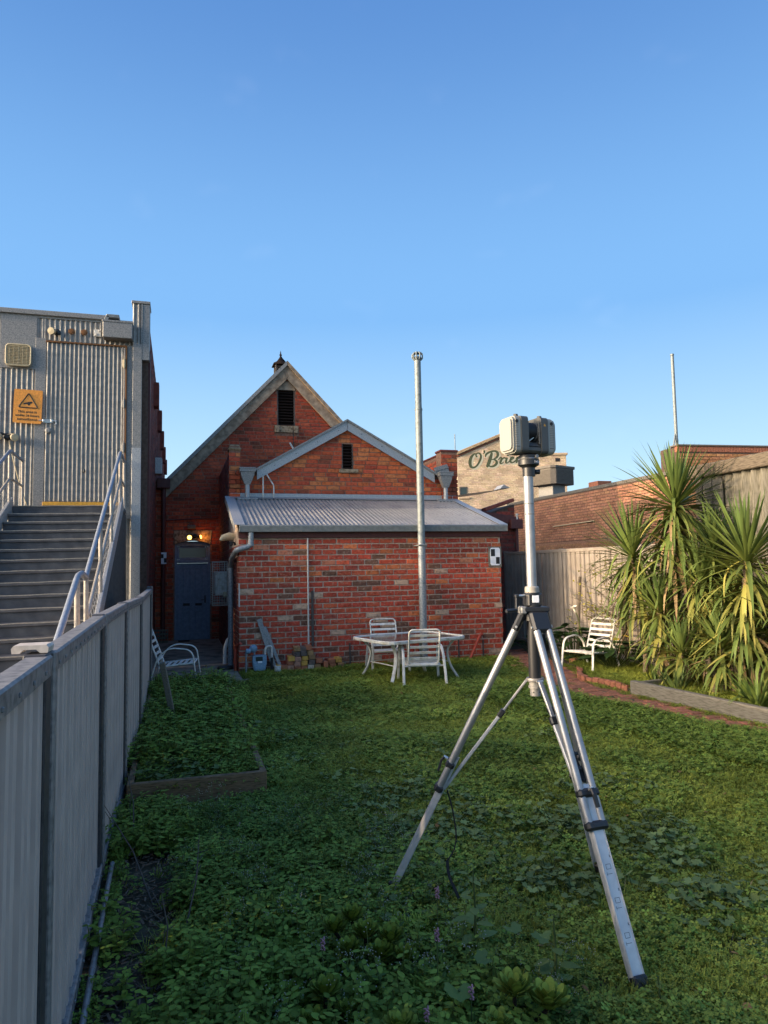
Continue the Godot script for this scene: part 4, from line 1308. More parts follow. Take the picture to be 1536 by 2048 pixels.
# ---------------------------------------------------------------- stairs
func build_stairs() -> void:
	var x0 := -2.28
	var x1 := -0.83
	var ztop := -11.15
	var floor_y := 2.58
	var nst := 19
	var rise := floor_y / nst
	var run := 0.292
	var t := thing("outdoor_staircase", "wide grey outdoor staircase with pipe handrails rising to the iron door", "staircase", V((x0 + x1) * 0.5, 0, ztop))
	var O := Transform3D(Basis(), V(-(x0 + x1) * 0.5, 0, -ztop))
	t.rotation.z = 0.012
	var b := MB.new()
	b.box(V(x0 - 0.04, floor_y - 0.06, -11.94), V(x1 + 0.04, floor_y, ztop), 0.004)
	part("landing", b, M["stair_tread"], t).transform = O
	for k in nst - 1:
		var y := floor_y - rise * (k + 1)
		var z := ztop + run * k
		b = MB.new()
		b.box(V(x0, y - 0.03, z - 0.02), V(x1, y, z + run + 0.012), 0.003)
		b.box(V(x0, y - rise - 0.0, z + run - 0.03), V(x1, y - 0.031, z + run - 0.012))
		part("tread", b, M["stair_tread"], t).transform = O
	for k in nst:
		var y := floor_y - rise * k
		var z := ztop + run * k
		b = MB.new()
		var pts := []
		for q in 9: pts.append(V(lerpf(x0, x1, q / 8.0), y + 0.002 + 0.003 * sin(q * 2.3 + k), z + 0.004))
		b.sweep(pts, MB.rect(0.018, 0.010), false, true, Vector3.UP)
		part("nosing", b, M["nosing"], t).transform = O
	b = MB.new()
	b.box(V(x0, floor_y - rise, ztop - 0.005), V(x1, floor_y - 0.06, ztop + 0.01))
	part("top_riser", b, M["stair_tread"], t).transform = O
	var zb := ztop + run * (nst - 1)
	for x in [x0 - 0.03, x1 + 0.03]:
		b = MB.new()
		var pa := V(x, floor_y + 0.05, ztop - 0.1)
		var pb := V(x, rise + 0.05 - 0.06, zb + 0.05)
		b.bar(pa, pb, 0.045, 0.20, V(1, 0, 0), 0.006)
		part("stringer", b, M["zinc"], t).transform = O
	# sheeting under the right side
	b = MB.new()
	var slope := (floor_y - rise) / (zb - ztop)
	corrugated(b, Transform3D(Basis(V(0, 0, -1), V(0, 1, 0), V(1, 0, 0)), V(x1 + 0.03, 0, 0)), -zb, 11.93, 0.0, 2.5, 0.2, 0.012, 8, func(u): return maxf(0.05, minf(2.5, floor_y - 0.1 - slope * (-u - ztop))))
	part("side_sheeting", b, M["dark_timber"], t).transform = O
	# handrails
	var hr := func(x: float, sgn: float) -> void:
		var l := [V(x, floor_y + 0.78, -11.9), V(x, floor_y + 0.80, -11.05), V(x, 1.53, -7.0)]
		var m := MB.new()
		m.tube(fillet(l, 0.06, 4), 0.024, 10)
		part("handrail", m, M["rail_paint"], t).transform = O
		m = MB.new()
		m.tube([V(x, floor_y + 0.38, -11.9), V(x, floor_y + 0.40, -11.05), V(x, 1.16, -7.1)], 0.019, 8)
		part("mid_rail", m, M["rail_post"], t).transform = O
		for q in [[-11.88, floor_y, floor_y + 0.78], [-11.03, floor_y, floor_y + 0.79], [-9.62, 1.90, 2.70], [-8.3, 1.28, 2.10], [-7.05, 0.72, 1.54]]:
			m = MB.new()
			m.tube([V(x, q[1], q[0]), V(x, q[2], q[0])], 0.022, 10)
			part("rail_post", m, M["rail_post"], t).transform = O
		m = MB.new()
		m.tube(fillet([V(x, 1.54, -7.05), V(x, 1.585, -6.75), V(x, 1.56, -6.48), V(x, 0.9, -4.95), V(x, 0.1, -4.93)], 0.08, 5), 0.026, 10)
		part("handrail", m, M["rail_paint"], t).transform = O
		m = MB.new()
		m.tube([V(x, 0.45, -6.45), V(x, 1.55, -6.45)], 0.024, 10)
		part("rail_post", m, M["rail_post"], t).transform = O
		# wire netting between the rails and the stringer
		m = MB.new()
		var nz := 84
		for k in nz:
			var za := -11.0 + 4.45 * k / nz
			var yb := floor_y - slope * (za - ztop) + 0.05
			if za < -10.95: yb = floor_y
			var rows := 11
			var pts := []
			for q in rows + 1: pts.append(V(x - sgn * 0.01 + 0.012 * sin(k * 1.7 + q), yb + 0.42 * q / rows, za + (0.022 if (q + k) % 2 == 0 else -0.022)))
			for q in rows:
				m.bar(pts[q], pts[q + 1], 0.0022, 0.0022, V(1, 0, 0))
		part("wire_netting", m, M["wire"], t, "stuff").transform = O
	hr.call(x1 + 0.02, 1.0)
	hr.call(x0 - 0.02, -1.0)
	var sg := thing("small_yellow_sign", "small yellow and black sign low beyond the fence cap", "sign", V(-1.35, 0.62, -5.2))
	b = MB.new()
	b.box(V(-0.12, -0.07, 0), V(0.12, 0.07, 0.006))
	part("plate", b, M["yellow"], sg)
	b = MB.new()
	for k in 4: b.box(V(-0.09 + k * 0.05, 0.02, 0.0062), V(-0.055 + k * 0.05, 0.045, 0.0075))
	part("print", b, M["ink"], sg)

# ---------------------------------------------------------------- left fence
func build_left_fence() -> void:
	var posts := [V(-0.345, 0, 0.1), V(-0.375, 0, -2.22), V(-0.405, 0, -4.06), V(-0.39, 0, -5.5), V(-0.345, 0, -6.75), V(-0.36, 0, -9.6)]
	var tops := [1.37, 1.37, 1.37, 1.37, 1.365, 1.37]
	var t := thing("grey_sheet_fence", "low grey steel sheet fence along the foot of the stairs", "fence", V(-0.38, 0, -4.0))
	var O := Transform3D(Basis(), V(0.38, 0, 4.0))
	var prof := [Vector2(0.0, 0.0), Vector2(0.28, 0.0), Vector2(0.31, 0.036), Vector2(0.50, 0.036), Vector2(0.52, 0.022), Vector2(0.68, 0.022), Vector2(0.70, 0.036), Vector2(0.92, 0.036), Vector2(0.96, 0.0)]
	for i in posts.size() - 1:
		var a: Vector3 = posts[i]
		var b: Vector3 = posts[i + 1]
		var d := (b - a).normalized()
		var out := V(0, 1, 0).cross(d) * -1.0       # towards the lawn
		if out.x < 0: out = -out
		var xf := Transform3D(Basis(-d, V(0, 1, 0), out) if (-d).cross(V(0, 1, 0)).dot(out) > 0 else Basis(d, V(0, 1, 0), out), a)
		var flip := xf.basis.x.dot(d) > 0
		var l := a.distance_to(b)
		var n_sheets := 2 if l > 1.6 else 1
		if i == 0: n_sheets = 3
		for s in n_sheets:
			var u0 := 0.05 + (l - 0.1) * s / n_sheets
			var u1 := 0.05 + (l - 0.1) * (s + 1) / n_sheets - 0.009
			var m := MB.new()
			if flip: ribbed(m, xf * Transform3D(Basis(), V(0, 0, -0.018 - 0.008 * (s % 2))), u0, u1, -0.12, tops[i] - 0.02, prof, 0.19)
			else: ribbed(m, xf * Transform3D(Basis(), V(0, 0, -0.018 - 0.008 * (s % 2))), -u1, -u0, -0.12, tops[i] - 0.02, prof, 0.19)
			part("infill_sheet", m, M["fence_sheet"], t).transform = O
		for y in [0.02, 1.0]:
			var m := MB.new()
			var ya: float = 0.055 if y < 0.5 else tops[i] - 0.032
			var yb: float = 0.055 if y < 0.5 else tops[i + 1] - 0.032
			m.bar(a + V(0, ya, 0) + d * 0.03, b + V(0, yb, 0) - d * 0.03, 0.066, 0.062, out, 0.006)
			part("bottom_rail" if y < 0.5 else "top_rail", m, M["fence_rail"], t).transform = O
	for i in posts.size():
		var m := MB.new()
		var a: Vector3 = posts[i]
		var hgt: float = tops[i] + 0.004
		if i == 5: hgt = 1.40
		# channel post: dark web set back, bright flange on the near side
		m.box(a + V(-0.035, -0.2, 0.0), a + V(0.026, hgt, 0.085), 0.004)
		part("post", m, M["fence_post"], t).transform = O
		m = MB.new()
		m.box(a + V(-0.037, -0.2, -0.045), a + V(0.036, hgt, -0.0015), 0.006)
		part("post_flange", m, M["fence_rail"], t).transform = O
	var cp := MB.new()
	var cpoly := PackedVector2Array([Vector2(-0.046, -0.014), Vector2(-0.026, -0.014), Vector2(-0.016, -0.004), Vector2(0.016, -0.004), Vector2(0.026, -0.014), Vector2(0.046, -0.014), Vector2(0.048, 0.0), Vector2(0.042, 0.008), Vector2(-0.042, 0.008), Vector2(-0.048, 0.0)])
	cp.prism(Transform3D(Basis(), V(-0.398, 1.39, -2.20)), cpoly, -0.06, 0.03)
	part("post_cap", cp, M["cap_plastic"], t).transform = O
	var sc := MB.new()
	for i in posts.size() - 1:
		for k in 13:
			var p: Vector3 = posts[i].lerp(posts[i + 1], (k + 0.7) / 13.6)
			for y in [0.055, 1.332]: sc.obox(Transform3D(Basis(), p + V(0.035, y, 0)), V(0.006, 0.011, 0.011), 0.002)
	part("rail_screws", sc, M["zinc_dull"], t, "stuff").transform = O
	pipe("grey_fence_pipe", "grey plastic pipe lying along the foot of the fence", "pipe", [V(-0.30, 0.02, -1.9), V(-0.315, 0.035, -2.9), V(-0.33, 0.05, -3.95), V(-0.33, 0.05, -4.1)], 0.012, "fence_rail", 0.1, 10, [[V(-0.318, 0.037, -3.1), V(0, 0, 1)]])

# ---------------------------------------------------------------- right side
func build_right_fence() -> void:
	var x := 6.7
	var t := thing("tan_sheet_fence", "tan steel sheet fence behind the garden bed and yuccas", "fence", V(x, 0, -10.5))
	var O := Transform3D(Basis(), V(-x, 0, 10.5))
	var zs := [-13.5, -11.25, -9.0, -7.75]
	var prof := [Vector2(0.0, 0.0), Vector2(0.30, 0.0), Vector2(0.36, 0.026), Vector2(0.56, 0.026), Vector2(0.62, 0.016), Vector2(0.72, 0.016), Vector2(0.76, 0.026), Vector2(0.94, 0.026)]
	var bs := Basis(V(0, 0, 1), V(0, 1, 0), V(-1, 0, 0))
	for i in zs.size() - 1:
		var n := 3
		for s in n:
			var m := MB.new()
			ribbed(m, Transform3D(bs, V(x - 0.004 * (s % 2), 0, 0)), lerpf(zs[i], zs[i + 1], float(s) / n) + 0.003, lerpf(zs[i], zs[i + 1], (s + 1.0) / n) - 0.003, 0.1, 1.83, prof, 0.155)
			part("infill_sheet", m, M["tan_sheet"], t).transform = O
		var r := MB.new()
		r.box(V(x - 0.035, 1.80, zs[i] + 0.02), V(x + 0.03, 1.86, zs[i + 1] - 0.02), 0.004)
		part("top_rail", r, M["tan_sheet"], t).transform = O
		r = MB.new()
		r.box(V(x - 0.035, 0.06, zs[i] + 0.02), V(x + 0.03, 0.12, zs[i + 1] - 0.02), 0.004)
		part("bottom_rail", r, M["tan_sheet"], t).transform = O
		r = MB.new()
		r.box(V(x - 0.02, -0.1, zs[i] + 0.02), V(x + 0.02, 0.058, zs[i + 1] - 0.02), 0.004)
		part("plinth", r, M["dark_timber"], t).transform = O
	for z in zs:
		var m := MB.new()
		m.box(V(x - 0.04, -0.1, z - 0.045), V(x + 0.03, 1.87, z + 0.04), 0.004)
		part("post", m, M["tan_sheet"], t).transform = O
	# old cement sheet fence nearer the camera
	var x2 := 6.78
	var a := thing("corrugated_cement_fence", "tall weathered grey corrugated cement sheet fence with timber capping", "fence", V(x2, 0, -6.0))
	var P := Transform3D(Basis(), V(-x2, 0, 6.0))
	for s in 5:
		var m := MB.new()
		corrugated(m, Transform3D(bs, V(x2 - 0.004 * (s % 2), 0, 0)), -7.62 + s * 1.0, -6.615 + s * 1.0, 0.0, 2.72, 0.146, 0.030, 10)
		part("cement_sheet", m, M["asbestos"], a).transform = P
	var c := MB.new()
	c.obox(Transform3D(Basis(V(0, 0, 1), 0.0), V(x2 - 0.03, 2.80, -5.15)), V(0.14, 0.17, 5.5), 0.012)
	part("timber_capping", c, M["cap_timber"], a).transform = P
	c = MB.new()
	c.box(V(x2 - 0.08, -0.1, -7.78), V(x2 + 0.05, 2.78, -7.66), 0.008)
	part("timber_post", c, M["dark_timber"], a).transform = P
	for q in [[-7.64, -7.48, 2.68], [-7.47, -7.30, 2.66]]:
		c = MB.new()
		c.box(V(x2 - 0.075, 0.0, q[0]), V(x2 - 0.05, q[2], q[1]), 0.004)
		part("paling", c, M["grey_timber"], a).transform = P
	var stick := pipe("leaning_stick", "brown wooden stick leaning on the tan fence", "stick", [V(6.15, 0.2, -9.95), V(6.58, 1.36, -10.5)], 0.024, "bark", 0.02, 8)
	stick.set_meta("category", "stick")

func build_neighbours() -> void:
	# painted outbuilding between the shed and the long wall
	var r := thing("oxblood_outbuilding", "small dark red painted brick outbuilding behind the shed's right corner", "building", V(6.4, 0, -13.6))
	var O := Transform3D(Basis(), V(-6.4, 0, 13.6))
	var b := MB.new()
	b.prism(Transform3D(), PackedVector2Array([Vector2(5.6, 0), Vector2(6.98, 0), Vector2(6.98, 2.9), Vector2(5.6, 2.45)]), -15.5, -13.61)
	part("wall", b, M["mortar_dark"], r).transform = O
	var sp := func(y):
		if y > 2.43: return Vector2(5.6 + (y - 2.43) * 3.05, 6.98)
		return Vector2(5.6, 6.98)
	lay_bricks(r, O * Transform3D(Basis(), V(0, 0, -13.61)), courses(0, 2.88, sp, []), [[Color(0.23, 0.045, 0.03), 4.0], [Color(0.20, 0.04, 0.028), 3.0], [Color(0.28, 0.075, 0.05), 1.0]], M["brick"], 0, 0.007)
	b = MB.new()
	b.obox(Transform3D(Basis(V(0, 0, 1), 0.31), V(6.60, 2.88, -13.62)), V(0.72, 0.075, 0.2), 0.01)
	part("coping", b, M["oxblood_wall"], r).transform = O
	b = MB.new()
	b.obox(Transform3D(Basis(V(0, 0, 1), -0.16), V(6.55, 2.60, -13.52)), V(0.95, 0.17, 0.06), 0.006)
	part("fascia", b, M["oxblood"], r).transform = O
	b = MB.new()
	b.box(V(6.80, 2.36, -13.60), V(7.08, 2.56, -13.42), 0.008)
	part("rainwater_box", b, M["oxblood"], r).transform = O
	b = MB.new()
	b.tube([V(6.96, 2.38, -13.5), V(6.96, 0.1, -13.5)], 0.04, 10)
	part("downpipe", b, M["oxblood"], r).transform = O
	b = MB.new()
	b.lathe(Transform3D(Basis(), V(6.98, 2.56, -13.5)), [Vector2(0.022, 0), Vector2(0.022, 0.08), Vector2(0.035, 0.09), Vector2(0.035, 0.12), Vector2(0, 0.13)], 8)
	part("vent_cap", b, M["pvc_white"], r).transform = O
	# long brown brick wall
	var w := thing("long_brown_brick_wall", "long brown brick wall of the neighbouring hall above the tan fence", "wall", V(12, 0, -19.0))
	O = Transform3D(Basis(), V(-12, 0, 19.0))
	b = MB.new()
	b.box(V(12.008, 0, -24.0), V(16.0, 3.88, -15.62))
	part("wall", b, M["mortar_dark"], w).transform = O
	var bs := Basis(V(0, 0, 1), V(0, 1, 0), V(-1, 0, 0))
	var zz := func(_y): return Vector2(-24.0, -14.83)
	var BR := [[Color(0.38, 0.185, 0.112), 6.0], [Color(0.35, 0.168, 0.10), 4.0], [Color(0.41, 0.205, 0.122), 2.0]]
	lay_bricks(w, O * Transform3D(bs, V(12.008, 0, 0)), courses(2.32, 3.80, zz, []), BR, M["brick"], 0, 0.008)
	b = MB.new()
	for k in 108: b.box(V(11.99, 3.81, -23.98 + k * 0.085), V(12.16, 3.905, -23.98 + k * 0.085 + 0.075), 0.004)
	part("soldier_course", b, M["cooler"], w, "stuff").transform = O
	b = MB.new()
	b.box(V(11.985, 0, -24.0), V(11.998, 2.30, -14.83))
	lay_bricks(w, O * Transform3D(bs, V(11.985, 0, 0)), courses(0.6, 2.30, zz, []), [[Color(0.33, 0.175, 0.09), 5.0], [Color(0.30, 0.16, 0.083), 4.0]], M["brick"], 0, 0.004)
	part("rendered_base", b, M["mortar_grey"], w).transform = O
	b = MB.new()
	b.tube([V(11.97, 2.83, -20.6), V(11.97, 2.86, -18.2)], 0.016, 6)
	part("white_conduit", b, M["cream"], w).transform = O
	b = MB.new()
	b.box(V(12.02, 3.9, -18.5), V(12.5, 4.05, -18.0), 0.01)
	part("brick_pier", b, M["terracotta"], w).transform = O
	# taller block at the right edge
	var k2 := thing("orange_brick_block", "taller orange brown brick block at the far right", "building", V(12.3, 0, -14.8), deg_to_rad(-6.0))
	O = Transform3D(Basis(), V(-12.0, 0, 14.8))
	b = MB.new()
	b.box(V(12.0, 0, -15.6), V(24.0, 4.56, -14.818))
	part("wall", b, M["mortar_dark"], k2).transform = O
	var xx := func(_y): return Vector2(11.99, 19.0)
	lay_bricks(k2, O * Transform3D(Basis(), V(0, 0, -14.818)), courses(1.8, 4.40, xx, []), [[Color(0.50, 0.235, 0.10), 6.0], [Color(0.46, 0.215, 0.095), 4.0], [Color(0.54, 0.26, 0.12), 2.0]], M["brick"], 300, 0.008)
	b = MB.new()
	for k in 82: b.box(V(11.99 + k * 0.085, 4.41, -14.95), V(11.99 + k * 0.085 + 0.076, 4.56, -14.80), 0.004)
	part("soldier_course", b, M["terracotta"], k2, "stuff").transform = O
	b = MB.new()
	b.box(V(11.95, 4.56, -15.1), V(24.0, 4.60, -14.77), 0.006)
	part("metal_capping", b, M["cooler"], k2).transform = O
	pipe("rooftop_mast", "thin grey mast standing on the orange brick block", "mast", [V(13.25, 4.6, -16.0), V(13.25, 7.35, -16.0)], 0.045, "flue", 0.02, 10, [[V(13.25, 7.38, -16.0), V(0, 1, 0)]])
	pipe("mast_stay", "short slanting stay at the foot of the rooftop mast", "stay", [V(13.02, 4.6, -15.9), V(13.22, 5.15, -16.0)], 0.02, "flue", 0.02, 6)
	# evaporative cooler
	var ac := thing("evaporative_cooler", "brown louvred rooftop cooler on a grey stand", "cooler", V(13.95, 4.3, -24.0))
	ac.rotation.y = 0.35
	b = MB.new()
	b.prism(Transform3D(Basis(V(1, 0, 0), V(0, 0, -1), V(0, 1, 0)), V(0, 0.33, 0)), PackedVector2Array([Vector2(-0.66, -0.52), Vector2(-0.52, -0.66), Vector2(0.52, -0.66), Vector2(0.66, -0.52), Vector2(0.66, 0.52), Vector2(0.52, 0.66), Vector2(-0.52, 0.66), Vector2(-0.66, 0.52)]), 0.0, 0.60)
	part("cabinet", b, M["cooler"], ac)
	b = MB.new()
	b.prism(Transform3D(Basis(V(1, 0, 0), V(0, 0, -1), V(0, 1, 0)), V(0, 0.935, 0)), PackedVector2Array([Vector2(-0.70, -0.56), Vector2(-0.56, -0.70), Vector2(0.56, -0.70), Vector2(0.70, -0.56), Vector2(0.70, 0.56), Vector2(0.56, 0.70), Vector2(-0.56, 0.70), Vector2(-0.70, 0.56)]), 0.0, 0.09)
	part("lid", b, M["cooler"], ac)
	for k in 11:
		b = MB.new()
		for sd in 4:
			var bb := Basis(V(0, 1, 0), sd * PI / 2)
			b.obox(Transform3D(bb * Basis(V(1, 0, 0), 0.6), bb * V(0, 0.37 + k * 0.049, 0.665)), V(1.02, 0.008, 0.035))
		part("louvre_slat", b, M["cooler"], ac)
	b = MB.new()
	b.box(V(-0.36, -0.5, -0.36), V(0.36, 0.33, 0.36), 0.01)
	part("duct", b, M["zinc_dull"], ac)
	# tan brick shop with painted lettering
	var ob := thing("tan_brick_shop", "cream painted brick shop wall with green painted script lettering", "building", V(13.76, 0, -33), deg_to_rad(-15.0))
	b = MB.new()
	var outline := PackedVector2Array([Vector2(0, 0), Vector2(5.67, 0), Vector2(5.67, 7.2), Vector2(4.75, 7.28), Vector2(4.75, 8.3), Vector2(3.75, 8.86), Vector2(0, 7.33)])
	b.prism(Transform3D(), outline, -7.0, -0.012)
	part("wall", b, M["tan_brick"], ob)
	var osp := func(y):
		if y > 7.25: return Vector2(maxf(0.0, (y - 7.33) * 2.45), 4.75 if y < 8.25 else 3.75 + (8.86 - y) * 1.7)
		return Vector2(0.0, 5.67)
	var wh := [Rect2(0.09, 5.15, 0.41, 0.50), Rect2(0.0, 4.98, 0.62, 0.13)]
	lay_bricks(ob, Transform3D(Basis(), V(0, 0, -0.012)), courses(3.4, 8.8, osp, wh), [[Color(0.56, 0.44, 0.31), 6.0], [Color(0.53, 0.41, 0.285), 4.0], [Color(0.59, 0.47, 0.34), 2.0]], M["brick"], 0, 0.008)
	b = MB.new()
	b.bar(V(-0.05, 7.33, 0.0), V(3.75, 8.88, 0.0), 0.16, 0.30, V(-0.38, 0.92, 0), 0.02)
	part("coping", b, M["stone"], ob)
	b = MB.new()
	b.bar(V(-0.05, 7.19, 0.0), V(3.75, 8.74, 0.0), 0.07, 0.10, V(-0.38, 0.92, 0), 0.01)
	part("coping_course", b, M["terracotta"], ob)
	b = MB.new()
	b.box(V(4.7, 7.2, -0.35), V(5.75, 7.32, 0.06), 0.02)
	part("coping", b, M["tan_brick"], ob)
	b = MB.new()
	b.box(V(5.10, 6.86, -0.02), V(5.34, 7.05, 0.004))
	part("wall_hole", b, M["ink"], ob)
	b = MB.new()
	b.box(V(0.10, 5.16, -0.03), V(0.49, 5.60, -0.006))
	var win := part("window", b, M["dark_glass"], ob)
	b = MB.new()
	for q in [[0.09, 5.15, 0.125, 5.62], [0.465, 5.15, 0.50, 5.62], [0.125, 5.15, 0.465, 5.18], [0.125, 5.59, 0.465, 5.63]]: b.box(V(q[0], q[1], -0.02), V(q[2], q[3], 0.01))
	part("window_frame", b, M["cooler"], win)
	b = MB.new()
	b.box(V(0.02, 5.0, -0.02), V(0.60, 5.09, 0.07), 0.01)
	part("sill", b, M["tan_brick"], ob)
	# painted script, stroke by stroke
	var strokes := [
		[[0.98, 7.33, 0.05], [0.86, 7.30, 0.09], [0.72, 7.12, 0.15], [0.66, 6.88, 0.17], [0.70, 6.68, 0.14], [0.82, 6.61, 0.10], [0.98, 6.68, 0.09], [1.12, 6.86, 0.10], [1.22, 7.08, 0.11], [1.23, 7.26, 0.10], [1.14, 7.36, 0.08], [1.03, 7.35, 0.06], [0.98, 7.26, 0.07], [1.02, 7.18, 0.09]],
		[[1.42, 7.46, 0.11], [1.42, 7.40, 0.09], [1.37, 7.32, 0.03]],
		[[1.48, 7.16, 0.04], [1.50, 7.27, 0.10], [1.60, 7.36, 0.11], [1.76, 7.43, 0.10], [1.95, 7.46, 0.10], [2.08, 7.40, 0.13], [2.12, 7.27, 0.14], [2.05, 7.13, 0.11], [1.90, 7.04, 0.06], [1.80, 7.02, 0.05]],
		[[1.86, 7.03, 0.05], [2.00, 6.97, 0.10], [2.05, 6.86, 0.14], [1.98, 6.74, 0.13], [1.84, 6.66, 0.10], [1.70, 6.66, 0.08], [1.64, 6.72, 0.06]],
		[[1.80, 7.34, 0.12], [1.73, 7.10, 0.17], [1.64, 6.85, 0.18], [1.56, 6.68, 0.15]],
		[[2.12, 6.98, 0.03], [2.20, 7.08, 0.05], [2.27, 7.12, 0.09], [2.33, 7.06, 0.08]],
		[[2.31, 7.05, 0.11], [2.26, 6.92, 0.12], [2.23, 6.83, 0.10], [2.30, 6.80, 0.05], [2.40, 6.88, 0.04]],
		[[2.33, 7.0, 0.05], [2.42, 7.10, 0.08], [2.50, 7.08, 0.09]],
		[[2.58, 7.08, 0.10], [2.53, 6.92, 0.11], [2.53, 6.84, 0.09], [2.60, 6.83, 0.05], [2.70, 6.92, 0.04]],
		[[2.63, 7.22, 0.09], [2.65, 7.25, 0.09]],
		[[2.74, 6.98, 0.04], [2.86, 7.02, 0.06], [2.93, 7.09, 0.08], [2.88, 7.13, 0.08], [2.80, 7.08, 0.10], [2.76, 6.96, 0.11], [2.79, 6.86, 0.10], [2.90, 6.85, 0.06], [3.04, 6.97, 0.04]],
		[[3.06, 7.02, 0.05], [3.12, 7.12, 0.08], [3.12, 7.02, 0.11], [3.07, 6.86, 0.10]],
		[[3.12, 7.02, 0.04], [3.22, 7.12, 0.07], [3.30, 7.12, 0.09], [3.28, 6.98, 0.10], [3.28, 6.88, 0.08], [3.36, 6.88, 0.05], [3.44, 6.96, 0.03]]]
	for layer in 2:
		var m := MB.new()
		var off := V(0.07, -0.06, 0.0) if layer == 0 else Vector3.ZERO
		var zz0 := 0.002 if layer == 0 else 0.006
		for st in strokes:
			var pts := []
			var wd := []
			for i in st.size():
				pts.append(V(st[i][0], st[i][1], 0) + off)
				wd.append(st[i][2] * (1.15 if layer == 0 else 1.0))
			# resample for smooth curves
			var c := Curve3D.new()
			for i in pts.size():
				var tan: Vector3 = (pts[mini(i + 1, pts.size() - 1)] - pts[maxi(i - 1, 0)]) / 6.0
				c.add_point(pts[i], -tan, tan)
			var fine := []
			var fw := []
			var fd := []
			for i in pts.size() - 1:
				for q in 5:
					fine.append(c.sample(i, q / 5.0)); fw.append(lerpf(wd[i], wd[i + 1], q / 5.0))
			fine.append(pts[pts.size() - 1]); fw.append(wd[wd.size() - 1])
			for i in fine.size():
				var d: Vector3 = (fine[mini(i + 1, fine.size() - 1)] - fine[maxi(i - 1, 0)]).normalized()
				fd.append(V(-d.y, d.x, 0))
			zz0 += 0.0003
			for i in fine.size() - 1:
				var z0 := V(0, 0, zz0)
				m.quad(fine[i] - fd[i] * fw[i] * 0.5 + z0, fine[i + 1] - fd[i + 1] * fw[i + 1] * 0.5 + z0, fine[i + 1] + fd[i + 1] * fw[i + 1] * 0.5 + z0, fine[i] + fd[i] * fw[i] * 0.5 + z0)
			for e in [0, fine.size() - 1]:
				for k in 8:
					var a0 := TAU * k / 8.0
					var a1 := TAU * (k + 1) / 8.0
					m.tri(fine[e] + V(0, 0, zz0 + 0.0001), fine[e] + V(cos(a0), sin(a0), 0) * fw[e] * 0.5 + V(0, 0, zz0 + 0.0001), fine[e] + V(cos(a1), sin(a1), 0) * fw[e] * 0.5 + V(0, 0, zz0 + 0.0001))
		part("letter_shade" if layer == 0 else "painted_lettering", m, M["sign_shade"] if layer == 0 else M["sign_green"], ob)
	pipe("roof_aerial", "thin aerial rod on the roof between the brick wing and the shop", "aerial", [V(10.6, 6.0, -25.6), V(10.6, 6.85, -25.6)], 0.018, "flue", 0.02, 6)
	b = MB.new()
	b.lathe(Transform3D(Basis(), V(6.18, 3.98, -16.95)), [Vector2(0.11, 0), Vector2(0.13, 0.1), Vector2(0.15, 0.22), Vector2(0.10, 0.32), Vector2(0.06, 0.36), Vector2(0, 0.37)], 12)
	solo("chimney_pot", b, M["stone"], "small stone pot showing above the roof behind the flue", "chimney pot")
	var lr := thing("distant_iron_roof", "low light grey iron roof in front of the cream shop wall", "roof", V(11.5, 0, -26.0))
	b = MB.new()
	b.quad(V(-4.5, 3.9, 0), V(1.6, 4.75, 0), V(1.6, 4.8, -3), V(-4.5, 3.95, -3))
	b.box(V(-4.5, 3.0, -3.0), V(1.6, 3.88, -0.02))
	part("roof_sheet", b, M["zinc"], lr)
	b = MB.new()
	b.prism(Transform3D(), PackedVector2Array([Vector2(1.2, 4.72), Vector2(1.65, 4.76), Vector2(1.38, 4.90)]), -0.6, 0.05)
	part("ridge_end", b, M["zinc"], lr)
	# far roof edge beyond the brown wall
	var fr := thing("far_white_roof", "far pale roof edge beyond the brown wall", "roof", V(24, 0, -38))
	b = MB.new()
	b.box(V(-8, 5.6, -6), V(6, 6.0, 0), 0.02)
	part("roof_edge", b, M["zinc"], fr)
	b = MB.new()
	b.box(V(-8, 0, -6), V(6, 5.59, -0.3))
	part("wall", b, M["terracotta"], fr)

